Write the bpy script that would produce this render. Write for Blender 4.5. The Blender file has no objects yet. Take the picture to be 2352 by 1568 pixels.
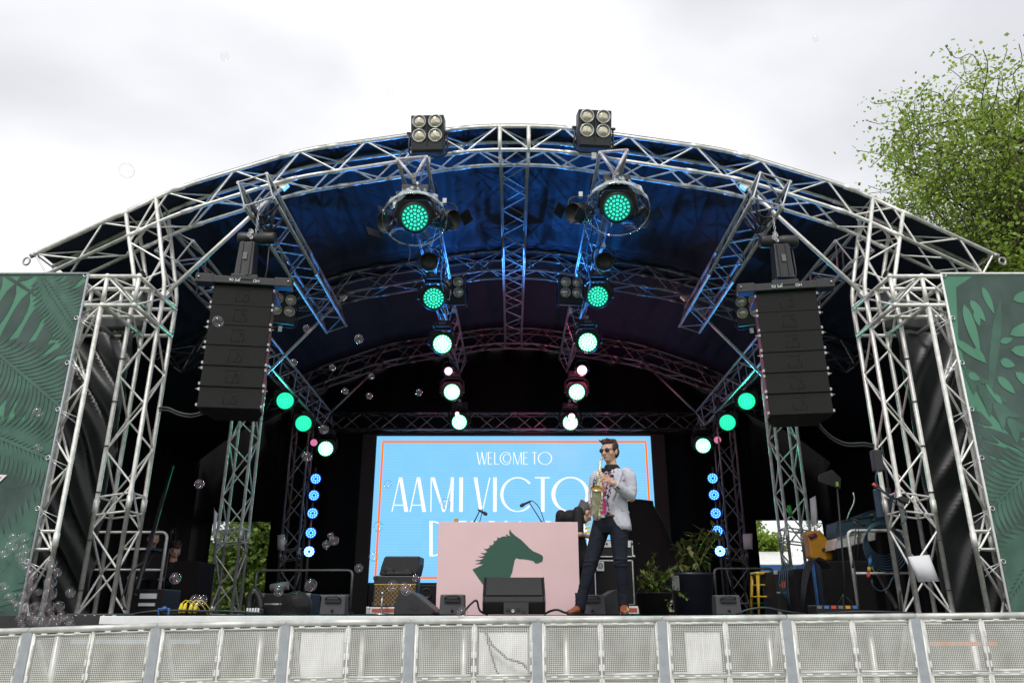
import bpy, bmesh, math, random
from mathutils import Vector, Matrix, noise
random.seed(7)
R = math.radians
scene = bpy.context.scene
COL = scene.collection
PI = math.pi
# ---------------------------------------------------------------- camera
EYE = 1.25
FOC = 1758.0
TILT = R(19.54)
ST, CT = math.sin(TILT), math.cos(TILT)
cam_d = bpy.data.cameras.new('camera'); cam = bpy.data.objects.new('camera', cam_d)
COL.objects.link(cam); scene.camera = cam
cam.location = (0, 0, EYE); cam.rotation_euler = (PI / 2 + TILT, 0, 0)
cam_d.sensor_width = 36; cam_d.lens = FOC / 2352 * 36
cam_d.clip_start = 0.05; cam_d.clip_end = 2000

def W(px, py, D):
    """surveyed point: direction read off the photograph at depth D metres in front of the camera"""
    r = (784 - py) / FOC
    h = D * (ST + r * CT) / (CT - r * ST)
    z = CT * D + ST * h
    return Vector(((px - 1176) / FOC * z, D, EYE + h))
DECK = 1.23

# ---------------------------------------------------------------- mesh builder
class MB:
    def __init__(s): s.v = []; s.f = []; s.sm = []
    def add(s, vs, fs, smooth=False, M=None):
        o = len(s.v)
        s.v += [(M @ Vector(p)) if M else Vector(p) for p in vs]
        s.f += [tuple(i + o for i in f) for f in fs]; s.sm += [smooth] * len(fs)
        return s
    def box(s, c, d, rot=None, taper=None):
        x, y, z = d[0] / 2, d[1] / 2, d[2] / 2
        tx = ty = 1
        if taper: tx, ty = taper
        vs = [(-x, -y, -z), (x, -y, -z), (x, y, -z), (-x, y, -z), (-x * tx, -y * ty, z), (x * tx, -y * ty, z), (x * tx, y * ty, z), (-x * tx, y * ty, z)]
        M = Matrix.Translation(Vector(c)) @ (rot.to_4x4() if rot else Matrix())
        return s.add(vs, [(0, 3, 2, 1), (4, 5, 6, 7), (0, 1, 5, 4), (1, 2, 6, 5), (2, 3, 7, 6), (3, 0, 4, 7)], False, M)
    def tube(s, pts, r, seg=8, caps=True, closed=False):
        pts = [Vector(p) for p in pts]; n = len(pts)
        rs = r if isinstance(r, (list, tuple)) else [r] * n
        vs = []; fs = []; up = None
        for i, p in enumerate(pts):
            if closed: d = pts[(i + 1) % n] - pts[i - 1]
            elif i == 0: d = pts[1] - p
            elif i == n - 1: d = p - pts[i - 1]
            else: d = (pts[i + 1] - p).normalized() + (p - pts[i - 1]).normalized()
            d = d.normalized() if d.length > 1e-9 else Vector((0, 0, 1))
            if up is None:
                up = Vector((0, 0, 1)) if abs(d.z) < 0.9 else Vector((0, 1, 0))
            a = up - d * up.dot(d)
            if a.length < 1e-6: a = d.orthogonal()
            a.normalize(); up = a; b = d.cross(a)
            for k in range(seg):
                t = 2 * PI * k / seg
                vs.append(p + (a * math.cos(t) + b * math.sin(t)) * rs[i])
        m = n if closed else n - 1
        for i in range(m):
            j = (i + 1) % n
            for k in range(seg):
                k2 = (k + 1) % seg
                fs.append((i * seg + k, i * seg + k2, j * seg + k2, j * seg + k))
        s.add(vs, fs, True)
        if caps and not closed:
            o = len(s.v) - len(vs)
            s.f.append(tuple(o + k for k in reversed(range(seg)))); s.sm.append(False)
            s.f.append(tuple(o + (n - 1) * seg + k for k in range(seg))); s.sm.append(False)
        return s
    def lathe(s, c, axis, prof, seg=20, smooth=True):
        axis = Vector(axis).normalized(); a = axis.orthogonal().normalized(); b = axis.cross(a); c = Vector(c)
        vs = []; fs = []
        for r, h in prof:
            for k in range(seg):
                t = 2 * PI * k / seg
                vs.append(c + axis * h + (a * math.cos(t) + b * math.sin(t)) * max(r, 1e-4))
        for i in range(len(prof) - 1):
            for k in range(seg):
                k2 = (k + 1) % seg
                fs.append((i * seg + k, i * seg + k2, (i + 1) * seg + k2, (i + 1) * seg + k))
        return s.add(vs, fs, smooth)
    def prism(s, poly, fn, t):
        """poly: 2D points, fn maps (u,v,w) to 3D, extruded w = 0..t"""
        n = len(poly)
        vs = [fn(u, v, 0) for u, v in poly] + [fn(u, v, t) for u, v in poly]
        fs = [tuple(range(n)), tuple(reversed(range(n, 2 * n)))] + [(i, i + n, (i + 1) % n + n, (i + 1) % n) for i in range(n)]
        return s.add(vs, fs)
    def ball(s, c, r, M=None, seg=16, rings=10):
        c = Vector(c); vs = []; fs = []
        rr = r if isinstance(r, (tuple, list)) else (r, r, r)
        for i in range(rings + 1):
            th = PI * i / rings
            for k in range(seg):
                ph = 2 * PI * k / seg
                p = Vector((rr[0] * math.sin(th) * math.cos(ph), rr[1] * math.sin(th) * math.sin(ph), rr[2] * math.cos(th)))
                if M: p = M @ p
                vs.append(c + p)
        for i in range(rings):
            for k in range(seg):
                k2 = (k + 1) % seg
                fs.append((i * seg + k, (i + 1) * seg + k, (i + 1) * seg + k2, i * seg + k2))
        return s.add(vs, fs, True)
    def loft(s, rings, seg=20, a0=0, a1=2 * PI, caps=True):
        """rings: (centre, axis vector a, axis vector b)"""
        full = abs(a1 - a0 - 2 * PI) < 1e-6
        m = seg if full else seg + 1
        vs = []; fs = []
        for q in rings:
            c, a, b = q[:3]
            b0, b1 = (q[3], q[4]) if len(q) > 3 else (a0, a1)
            for k in range(m):
                t = b0 + (b1 - b0) * k / seg
                vs.append(Vector(c) + Vector(a) * math.cos(t) + Vector(b) * math.sin(t))
        for i in range(len(rings) - 1):
            for k in range(seg):
                k2 = (k + 1) % m
                fs.append((i * m + k, i * m + k2, (i + 1) * m + k2, (i + 1) * m + k))
        if full and caps:
            fs.append(tuple(reversed(range(m)))); fs.append(tuple((len(rings) - 1) * m + k for k in range(m)))
        return s.add(vs, fs, True)
    def mesh(s, name):
        me = bpy.data.meshes.new(name)
        me.from_pydata([tuple(p) for p in s.v], [], s.f)
        me.polygons.foreach_set('use_smooth', s.sm)
        me.update(); return me
    def build(s, name, mat, parent=None, bevel=0, world=True, solid=0):
        if parent is not None and world:
            loc = ORG.get(parent.name)
            if loc is not None: s.v = [p - loc for p in s.v]
        me = s.mesh(name); me.materials.append(mat)
        o = bpy.data.objects.new(name, me); COL.objects.link(o)
        if parent is not None: o.parent = parent
        ORG.setdefault(o.name, ORG.get(parent.name, Vector()) if parent is not None else Vector())
        if solid:
            m = o.modifiers.new('solid', 'SOLIDIFY'); m.thickness = solid; m.offset = 0
        if bevel:
            m = o.modifiers.new('bevel', 'BEVEL'); m.width = bevel; m.segments = 2; m.limit_method = 'ANGLE'; m.angle_limit = R(40)
        return o
ORG = {}
def tag(o, label, cat, group=None, kind=None):
    if label: o['label'] = label
    if cat: o['category'] = cat
    if group: o['group'] = group
    if kind: o['kind'] = kind
    return o
def thing(name, label, cat, loc=(0, 0, 0), rot=(0, 0, 0), group=None):
    o = bpy.data.objects.new(name, None); COL.objects.link(o)
    o.empty_display_size = 0.1
    o.location = loc; o.rotation_euler = rot
    ORG[o.name] = Vector(loc)
    return tag(o, label, cat, group)
def dup(root, loc=None, rot=None, label=None, group=None, scale=None):
    def cp(o, par):
        c = o.copy(); COL.objects.link(c); c.parent = par
        for ch in list(o.children): cp(ch, c)
        return c
    r = cp(root, None)
    if loc is not None: r.location = loc
    if rot is not None: r.rotation_euler = rot
    if scale is not None: r.scale = (scale,) * 3
    if label: r['label'] = label
    if group: r['group'] = group
    return r
def shade(o, mat): o.data = o.data.copy(); o.data.materials[0] = mat
def kids(o, nm): return [c for c in o.children if c.name.split('.')[0] == nm]
def rz(a): return Matrix.Rotation(a, 3, 'Z')
def rx(a): return Matrix.Rotation(a, 3, 'X')
def ry(a): return Matrix.Rotation(a, 3, 'Y')
def fillet(pts, rad=0.25, n=5):
    pts = [Vector(p) for p in pts]; out = [pts[0]]
    for i in range(1, len(pts) - 1):
        p = pts[i]; a = (pts[i - 1] - p); b = (pts[i + 1] - p)
        ra = min(rad, a.length * .45); rb = min(rad, b.length * .45)
        A = p + a.normalized() * ra; B = p + b.normalized() * rb
        for k in range(n + 1):
            t = k / n
            out.append(A * (1 - t) ** 2 + p * 2 * t * (1 - t) + B * t * t)
    out.append(pts[-1]); return out
def at_len(pts, t):
    ls = [(pts[i + 1] - pts[i]).length for i in range(len(pts) - 1)]; L = sum(ls); d = t * L
    for i, l in enumerate(ls):
        if d <= l + 1e-9: return pts[i].lerp(pts[i + 1], d / l if l else 0)
        d -= l
    return pts[-1].copy()
def plen(pts): return sum((pts[i + 1] - pts[i]).length for i in range(len(pts) - 1))
def zigzag(mb, a, b, bay, r, phase=0, ends=True, seg=6):
    n = max(2, round(plen(a) / bay))
    for i in range(n):
        p = (at_len(a, i / n), at_len(b, (i + 1) / n)) if (i + phase) % 2 == 0 else (at_len(b, i / n), at_len(a, (i + 1) / n))
        mb.tube(p, r, seg, caps=False)
    if ends:
        for t in (0, 1): mb.tube((at_len(a, t), at_len(b, t)), r, seg, caps=False)
def truss(name, label, chords, faces, mat, bay=.42, r=.024, rb=.0115, cat='truss', group=None, base=None, joints=(), chord_cap=True, rungs=()):
    """a lattice beam: every chord a part, the lattice a part, sleeves a part"""
    chords = [[Vector(p) for p in c] for c in chords]
    t = thing(name, label, cat, base if base is not None else chords[0][0], group=group)
    for c in chords:
        L = plen(c); qs = sorted([(q, 0) for q in joints] )
        pts = [c[0]]; rr = [r]; acc = 0; items = []
        for k in range(1, len(c)):
            acc += (c[k] - c[k - 1]).length; items.append((acc / L, c[k], r))
        for q in joints:
            for d_, w_ in ((-.07, 1), (-.069, 1.24), (.069, 1.24), (.07, 1)):
                u = min(1, max(0, q + d_ / L)); items.append((u, at_len(c, u), r * w_))
        items = [it for it in items if not any(r * 1.01 > it[2] and abs(it[0] - q) * L < .072 and it[2] == r and abs(abs(it[0] - q) * L - .07) > 1e-4 for q in joints)]
        items.sort(key=lambda it: it[0])
        for u, p, w_ in items:
            if (p - pts[-1]).length > 2e-4: pts.append(p); rr.append(w_)
        MB().tube(pts, rr, 12).build('chord', mat, t)
    l = MB()
    for k, (i, j) in enumerate(faces):
        zigzag(l, chords[i], chords[j], bay, rb, k % 2)
        for q in rungs: l.tube((at_len(chords[i], q), at_len(chords[j], q)), rb, 6, caps=False)
    l.build('lattice', mat, t)
    return t

# ---------------------------------------------------------------- materials
def mat(name, base, rough=.5, metal=0, var=0, vscale=8, bump=0, bscale=60, spec=.5, stretch=None, trans=0, coat=0):
    m = bpy.data.materials.new(name); m.use_nodes = True
    nt = m.node_tree; b = nt.nodes['Principled BSDF']
    b.inputs['Base Color'].default_value = (*base, 1); b.inputs['Roughness'].default_value = rough
    b.inputs['Metallic'].default_value = metal; b.inputs['Specular IOR Level'].default_value = spec
    if coat: b.inputs['Coat Weight'].default_value = coat
    tc = None
    if var or bump:
        tc = nt.nodes.new('ShaderNodeTexCoord'); src = tc.outputs['Object']
        if stretch:
            mp = nt.nodes.new('ShaderNodeMapping'); mp.inputs['Scale'].default_value = stretch
            nt.links.new(src, mp.inputs['Vector']); src = mp.outputs['Vector']
    if var:
        n = nt.nodes.new('ShaderNodeTexNoise'); n.inputs['Scale'].default_value = vscale; n.inputs['Detail'].default_value = 6
        nt.links.new(src, n.inputs['Vector'])
        rmp = nt.nodes.new('ShaderNodeMapRange'); rmp.inputs['From Min'].default_value = .3; rmp.inputs['From Max'].default_value = .7
        rmp.inputs['To Min'].default_value = 1 - var; rmp.inputs['To Max'].default_value = 1 + var
        nt.links.new(n.outputs['Fac'], rmp.inputs['Value'])
        mx = nt.nodes.new('ShaderNodeMix'); mx.data_type = 'RGBA'; mx.blend_type = 'MULTIPLY'; mx.inputs['Factor'].default_value = 1
        mx.inputs[6].default_value = (*base, 1); nt.links.new(rmp.outputs['Result'], mx.inputs[7])
        nt.links.new(mx.outputs[2], b.inputs['Base Color'])
        r2 = nt.nodes.new('ShaderNodeMapRange'); r2.inputs['To Min'].default_value = max(0, rough - .12); r2.inputs['To Max'].default_value = min(1, rough + .12)
        nt.links.new(n.outputs['Fac'], r2.inputs['Value']); nt.links.new(r2.outputs['Result'], b.inputs['Roughness'])
    if bump:
        n2 = nt.nodes.new('ShaderNodeTexNoise'); n2.inputs['Scale'].default_value = bscale; n2.inputs['Detail'].default_value = 4
        nt.links.new(src, n2.inputs['Vector'])
        bp = nt.nodes.new('ShaderNodeBump'); bp.inputs['Strength'].default_value = min(1, bump); bp.inputs['Distance'].default_value = .01 * max(1, bump)
        nt.links.new(n2.outputs['Fac'], bp.inputs['Height']); nt.links.new(bp.outputs['Normal'], b.inputs['Normal'])
    return m
def emit(name, col, st):
    m = bpy.data.materials.new(name); m.use_nodes = True; nt = m.node_tree
    b = nt.nodes['Principled BSDF']; b.inputs['Base Color'].default_value = (*[c * .3 for c in col], 1)
    b.inputs['Emission Color'].default_value = (*col, 1); b.inputs['Emission Strength'].default_value = st
    return m
M = {}
M['alu'] = mat('brushed_aluminium', (.76, .75, .71), .45, .45, .18, 14)
M['sleeve'] = mat('worn_steel', (.36, .35, .34), .45, .8, .3, 40)
M['black_truss'] = mat('dull_aluminium', (.33, .32, .31), .45, .8, .25, 12)
M['black'] = mat('black_paint', (.013, .013, .014), .45, 0, .3, 20, .15, 120)
M['dark'] = mat('charcoal_plastic', (.017, .017, .019), .5, 0, .25, 20)
M['grey'] = mat('grey_plastic', (.12, .12, .125), .5, 0, .15, 20)
M['grille'] = mat('black_grille', (.006, .0058, .0055), .6, .0, .2, 30, .8, 220, spec=.3)
M['cab'] = mat('speaker_black', (.008, .0078, .0075), .55, 0, .25, 10, .3, 150, spec=.35)
M['drape'] = mat('black_drape', (.006, .006, .0065), .85, 0, .3, 3, .5, 6, spec=.12)
M['vinyl'] = mat('black_vinyl', (.018, .018, .019), .38, 0, .25, 3, 0, spec=.55)
M['canopy'] = mat('canopy_fabric', (.055, .066, .085), .62, 0, .22, 2.2, .35, 160, spec=.3)
M['deckm'] = mat('black_deck', (.02, .02, .02), .5, 0, .4, 4, .3, 60)
M['white'] = mat('white_paint', (.75, .75, .74), .45, 0, .08, 6)
M['paper'] = mat('paper', (.72, .72, .75), .7, 0, .05, 6)
M['steel'] = mat('steel', (.5, .5, .5), .35, .9, .2, 25)
M['red'] = mat('red_paint', (.5, .05, .03), .45, 0, .15, 10)
M['yellow'] = mat('yellow_paint', (.5, .33, .02), .4, 0, .12, 10)
M['bag'] = mat('yellow_vinyl', (.5, .23, .01), .5, 0, .15, 8, .5, 25)
M['blue'] = mat('blue_plastic', (.03, .12, .33), .5, 0, .15, 12)
M['bluecase'] = mat('blue_case', (.028, .06, .085), .5, 0, .2, 10)
M['cable'] = mat('cable_rubber', (.02, .022, .026), .5, 0, .2, 20)
M['bluecable'] = mat('blue_cable', (.018, .045, .075), .5, 0, .2, 20)
M['orange'] = mat('orange_plastic', (.7, .14, .02), .5)
M['pink'] = mat('pink_laminate', (.75, .52, .53), .55, 0, .03, 3)
M['horse'] = mat('green_print', (.024, .088, .06), .55, 0, .05, 5)
M['galv'] = mat('galvanised_steel', (.58, .575, .545), .5, .35, .26, 7, .1, 60)
M['seam'] = mat('grey_tape', (.36, .38, .41), .5, .1, .12, 12)
M['gold'] = mat('gold_trim', (.55, .38, .12), .4, .6)
M['glassl'] = mat('lamp_glass', (.62, .57, .45), .18, .5, .25, 45)
M['purple'] = mat('chipped_purple_paint', (.5, .46, .5), .5, .3, .35, 30)

def mat_perf():
    """perforated steel sheet: round holes in a grid"""
    m = bpy.data.materials.new('perforated_steel'); m.use_nodes = True; nt = m.node_tree; N = nt.nodes.new; L = nt.links.new
    b = nt.nodes['Principled BSDF']; out = nt.nodes['Material Output']
    b.inputs['Base Color'].default_value = (.56, .54, .49, 1); b.inputs['Metallic'].default_value = .3; b.inputs['Roughness'].default_value = .5
    tc = N('ShaderNodeTexCoord'); sep = N('ShaderNodeSeparateXYZ'); L(tc.outputs['Object'], sep.inputs[0])
    def mt(op, a, bb=None):
        n = N('ShaderNodeMath'); n.operation = op
        for i, q in enumerate((a, bb)):
            if q is None: continue
            if isinstance(q, (int, float)): n.inputs[i].default_value = q
            else: L(q, n.inputs[i])
        return n.outputs[0]
    pitch = .0145
    def cell(o):
        f = mt('FRACT', mt('DIVIDE', o, pitch)); return mt('SUBTRACT', f, .5)
    u, v = cell(mt('ADD', sep.outputs[0], 50)), cell(mt('ADD', sep.outputs[2], 50))
    d = mt('SQRT', mt('ADD', mt('MULTIPLY', u, u), mt('MULTIPLY', v, v)))
    hole = mt('LESS_THAN', d, .34)
    no = N('ShaderNodeTexNoise'); no.inputs['Scale'].default_value = 5; no.inputs['Detail'].default_value = 6; L(tc.outputs['Object'], no.inputs[0]); cr = N('ShaderNodeValToRGB'); cr.color_ramp.elements[0].position = .3; cr.color_ramp.elements[0].color = (.52, .5, .46, 1); cr.color_ramp.elements[1].position = .65; cr.color_ramp.elements[1].color = (.72, .715, .68, 1); L(no.outputs['Fac'], cr.inputs[0]); L(cr.outputs[0], b.inputs['Base Color'])
    tr = N('ShaderNodeBsdfTransparent'); mx = N('ShaderNodeMixShader')
    L(hole, mx.inputs[0]); L(b.outputs[0], mx.inputs[1]); L(tr.outputs[0], mx.inputs[2]); L(mx.outputs[0], out.inputs[0])
    return m
M['perf'] = mat_perf()
def mat_film(name, tint, clear, edge=2.2):
    m = bpy.data.materials.new(name); m.use_nodes = True; nt = m.node_tree; N = nt.nodes.new; L = nt.links.new
    out = nt.nodes['Material Output']; nt.nodes.remove(nt.nodes['Principled BSDF'])
    lw = N('ShaderNodeLayerWeight'); lw.inputs[0].default_value = .5
    p = N('ShaderNodeMath'); p.operation = 'POWER'; p.inputs[1].default_value = edge; L(lw.outputs['Facing'], p.inputs[0])
    q = N('ShaderNodeMapRange'); q.inputs['To Min'].default_value = 1 - clear; q.inputs['To Max'].default_value = .7; L(p.outputs[0], q.inputs['Value'])
    tr = N('ShaderNodeBsdfTransparent'); g = N('ShaderNodeBsdfGlossy'); g.inputs['Roughness'].default_value = .03
    if tint == 'rainbow':
        tc = N('ShaderNodeTexCoord'); no = N('ShaderNodeTexNoise'); no.inputs['Scale'].default_value = 18; no.inputs['Distortion'].default_value = 1.5
        L(tc.outputs['Object'], no.inputs['Vector'])
        ad = N('ShaderNodeMath'); ad.operation = 'MULTIPLY_ADD'; L(lw.outputs['Facing'], ad.inputs[0]); ad.inputs[1].default_value = 2.1; n3 = N('ShaderNodeMath'); n3.operation = 'MULTIPLY'; n3.inputs[1].default_value = 2.2; L(no.outputs['Fac'], n3.inputs[0]); L(n3.outputs[0], ad.inputs[2])
        hs = N('ShaderNodeCombineColor'); hs.mode = 'HSV'; L(ad.outputs[0], hs.inputs[0]); hs.inputs[1].default_value = .15; hs.inputs[2].default_value = 1
        L(hs.outputs[0], g.inputs['Color'])
    else: g.inputs['Color'].default_value = (*tint, 1)
    mx = N('ShaderNodeMixShader'); L(q.outputs[0], mx.inputs[0]); L(tr.outputs[0], mx.inputs[1]); L(g.outputs[0], mx.inputs[2]); L(mx.outputs[0], out.inputs[0])
    return m
M['bubble'] = mat_film('soap_film', 'rainbow', .95, 2.8)
M['crinkle'] = mat('crinkled_plastic', (.6, .66, .68), .25, 0, .2, 20); M['crinkle'].node_tree.nodes['Principled BSDF'].inputs['Alpha'].default_value = .5
M['rain'] = mat_film('clear_plastic', (.9, .95, .95), .78, 1.6)
def mat_leaf(name, cols, trans=.35):
    m = bpy.data.materials.new(name); m.use_nodes = True; nt = m.node_tree; N = nt.nodes.new; L = nt.links.new
    out = nt.nodes['Material Output']; b = nt.nodes['Principled BSDF']; b.inputs['Roughness'].default_value = .5; b.inputs['Specular IOR Level'].default_value = .3
    g = N('ShaderNodeNewGeometry'); cr = N('ShaderNodeValToRGB'); L(g.outputs['Random Per Island'], cr.inputs[0])
    e = cr.color_ramp.elements; e[0].color = (*cols[0], 1); e[1].color = (*cols[-1], 1)
    for i, c in enumerate(cols[1:-1]): x = e.new((i + 1) / (len(cols) - 1)); x.color = (*c, 1)
    L(cr.outputs[0], b.inputs['Base Color'])
    t = N('ShaderNodeBsdfTranslucent'); L(cr.outputs[0], t.inputs['Color'])
    mx = N('ShaderNodeMixShader'); mx.inputs[0].default_value = trans; L(b.outputs[0], mx.inputs[1]); L(t.outputs[0], mx.inputs[2]); L(mx.outputs[0], out.inputs[0])
    return m
M['leaf'] = mat_leaf('leaf_green', [(.14, .23, .03), (.3, .43, .06), (.46, .6, .14)], .5)
M['leaf_dark'] = mat_leaf('leaf_olive', [(.05, .09, .012), (.12, .2, .03), (.2, .27, .06)])
M['leaf_pot'] = mat_leaf('leaf_potted', [(.035, .07, .012), (.07, .11, .02), (.13, .15, .03)], .15)
M['leaf_tall'] = mat_leaf('leaf_variegated', [(.07, .09, .025), (.14, .15, .05), (.2, .18, .07)], .15)
M['bark'] = mat('bark', (.075, .055, .04), .85, 0, .3, 10, .8, 30)
M['grass'] = mat('grass_field', (.05, .085, .025), .9, 0, .4, 3, .8, 40)
M['skin'] = mat('skin', (.6, .36, .26), .5, 0, .08, 20)
M['hair'] = mat('brown_hair', (.06, .032, .018), .55, 0, .3, 60, .8, 90)
M['jacket'] = mat('pale_grey_wool', (.5, .51, .57), .75, 0, .06, 30, 1.6, 11, spec=.2)
M['trouser'] = mat('navy_cotton', (.012, .014, .024), .8, 0, .2, 14, .8, 22, spec=.2)
M['shoe'] = mat('tan_leather', (.26, .075, .025), .4, 0, .2, 20)
M['brass'] = mat('worn_silver_brass', (.78, .69, .5), .33, .7, .3, 18)
M['gold_in'] = mat('gold_lacquer', (.7, .42, .1), .3, 1)
M['magenta'] = mat('magenta_card', (.6, .02, .2), .5)
M['tshirt'] = mat('black_tshirt', (.008, .008, .009), .8, 0, .2, 10, .5, 12)

def mat_shirt():
    m = mat('patterned_shirt', (.4, .36, .45), .7); nt = m.node_tree; N = nt.nodes.new; L = nt.links.new
    tc = N('ShaderNodeTexCoord'); n = N('ShaderNodeTexNoise'); n.inputs['Scale'].default_value = 42; n.inputs['Detail'].default_value = 2
    cr = N('ShaderNodeValToRGB'); cr.color_ramp.interpolation = 'LINEAR'; e = cr.color_ramp.elements
    e[0].position = .46; e[0].color = (.02, .015, .035, 1); e[1].position = .55; e[1].color = (.55, .5, .6, 1)
    L(tc.outputs['Object'], n.inputs['Vector']); L(n.outputs['Fac'], cr.inputs[0]); L(cr.outputs[0], nt.nodes['Principled BSDF'].inputs['Base Color'])
    return m
M['shirt'] = mat_shirt()
def mat_fret():
    """diamond-woven amplifier cloth"""
    m = mat('diamond_cloth', (.1, .06, .02), .7); nt = m.node_tree; N = nt.nodes.new; L = nt.links.new
    tc = N('ShaderNodeTexCoord'); mp = N('ShaderNodeMapping'); mp.inputs['Rotation'].default_value = (0, R(45), 0); mp.inputs['Scale'].default_value = (26, 26, 26)
    L(tc.outputs['Object'], mp.inputs[0]); sep = N('ShaderNodeSeparateXYZ'); L(mp.outputs[0], sep.inputs[0])
    mm = N('ShaderNodeMath'); mm.operation = 'MINIMUM'
    for i, o in enumerate((0, 2)):
        f = N('ShaderNodeMath'); f.operation = 'PINGPONG'; f.inputs[1].default_value = .5; L(sep.outputs[o], f.inputs[0]); L(f.outputs[0], mm.inputs[i])
    cr = N('ShaderNodeValToRGB'); e = cr.color_ramp.elements
    e[0].position = .05; e[0].color = (.3, .2, .07, 1); e[1].position = .12; e[1].color = (.045, .026, .01, 1)
    L(mm.outputs[0], cr.inputs[0]); L(cr.outputs[0], nt.nodes['Principled BSDF'].inputs['Base Color'])
    return m
M['fret'] = mat_fret()

# ---------------------------------------------------------------- sky and sun
world = bpy.data.worlds.new('World'); scene.world = world; world.use_nodes = True
nt = world.node_tree; N = nt.nodes.new; L = nt.links.new
bg = nt.nodes['Background']; bg.inputs['Strength'].default_value = .13
sky = N('ShaderNodeTexSky'); sky.sky_type = 'NISHITA'; sky.sun_disc = False; sky.sun_elevation = R(52); sky.sun_rotation = R(160)
tc = N('ShaderNodeTexCoord'); mp = N('ShaderNodeMapping'); mp.inputs['Scale'].default_value = (1.0, 1.0, 1.9); mp.inputs['Location'].default_value = (.35, .2, .1)
L(tc.outputs['Generated'], mp.inputs[0])
n1 = N('ShaderNodeTexNoise'); n1.inputs['Scale'].default_value = 1.9; n1.inputs['Detail'].default_value = 5; n1.inputs['Roughness'].default_value = .42; n1.inputs['Distortion'].default_value = .2
L(mp.outputs[0], n1.inputs['Vector'])
cr = N('ShaderNodeValToRGB'); e = cr.color_ramp.elements; cr.color_ramp.interpolation = 'EASE'
e[0].position = .3; e[0].color = (5.0, 5.05, 5.3, 1); e[1].position = .6; e[1].color = (7.7, 7.75, 7.85, 1)
L(n1.outputs['Fac'], cr.inputs[0])
mx = N('ShaderNodeMix'); mx.data_type = 'RGBA'; mx.inputs['Factor'].default_value = .94
L(sky.outputs[0], mx.inputs[6]); L(cr.outputs[0], mx.inputs[7]); L(mx.outputs[2], bg.inputs[0])
sd = bpy.data.lights.new('sun', 'SUN'); sd.energy = 1.5; sd.angle = R(14); sd.color = (1, .97, .93)
so = bpy.data.objects.new('sun', sd); COL.objects.link(so)
so.rotation_euler = (R(38), 0, R(-20))   # high, behind the photographer, a little left
scene.view_settings.view_transform = 'Standard'; scene.view_settings.look = 'None'
scene.view_settings.exposure = .3; scene.view_settings.gamma = 1
def lamp(name, loc, target, col, power, kind='SPOT', angle=50, blend=.6, size=.1):
    d = bpy.data.lights.new(name, kind); d.energy = power; d.color = col
    if kind == 'SPOT': d.spot_size = R(angle); d.spot_blend = blend; d.shadow_soft_size = size
    else: d.shadow_soft_size = size
    o = bpy.data.objects.new(name, d); COL.objects.link(o); o.location = loc
    if target is not None: o.rotation_euler = (Vector(target) - Vector(loc)).to_track_quat('-Z', 'Y').to_euler()
    return o
# ================================================================ setting
XC = .03
g = MB(); g.add([(-400, -60, 0), (400, -60, 0), (400, 900, 0), (-400, 900, 0)], [(0, 1, 2, 3)])
tag(g.build('ground', M['grass']), 'mown grass field around and behind the stage', 'ground', kind='structure')

# ---- stage platform
t = thing('stage_platform', 'black stage platform with white front edge, standing behind the barrier', 'stage', (XC, 12.5, 0))
d = MB(); d.box((XC, 12.7, DECK - .06), (14.6, 10.0, .12)); d.build('deck_board', M['deckm'], t)
d = MB(); d.box((XC + .05, 7.66, DECK - .04), (7.9, .05, .075)); d.build('edge_trim', M['white'], t, .006)
M['ply'] = mat('grey_skirt_board', (.115, .108, .098), .7, 0, .35, 3, .2, 30, stretch=(2.5, 1, .25))
for i in range(15):
    sk = MB(); sk.box((XC - 7 + i, 7.86 + .012 * (i % 3), (DECK - .12) / 2), (.985, .02, DECK - .14)); sk.build('skirt_board', M['ply'], t)
for i in range(16):
    MB().tube(((XC - 7.2 + i * .96, 7.76, 0), (XC - 7.2 + i * .96, 7.76, DECK - .13)), .03, 10).build('leg', M['alu'], t)
for i, (a, b, lab) in enumerate([(690, 792, 'white cloth panel behind the barrier, left of the pink booth'), (1100, 1222, 'white cloth panel behind the barrier, below the front monitor'), (1575, 1655, 'white cloth panel behind the barrier, right of the player')]):
    p, q = W(a, 1500, 7.6), W(b, 1500, 7.6)
    m = MB(); n = 14
    vs = []
    for k in range(n + 1):
        x = p.x + (q.x - p.x) * k / n
        y = 7.6 + .012 * math.sin(k * 1.9 + i)
        vs += [(x, y, .12), (x, y - .02, DECK - .15)]
    m.add(vs, [(2 * k, 2 * k + 2, 2 * k + 3, 2 * k + 1) for k in range(n)], True)
    m.tube((vs[0 + n], vs[n + 1]), .02, 8)
    tag(m.build('white_cloth', M['white'], solid=.006), lab, 'cloth', 'white cloths hung below the stage edge')
cb = MB(); cb.tube([W(1105, 1428, 7.5), W(1130, 1480, 7.5), W(1165, 1512, 7.52), W(1200, 1522, 7.5), W(1216, 1540, 7.5)], .012, 6)
cb.tube([W(1118, 1465, 7.5), W(1140, 1540, 7.5), W(1170, 1580, 7.5)], .01, 6)
tag(cb.build('cable', M['cable']), 'dark cable looping down in front of the white cloth below the front monitor', 'cable')

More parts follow.
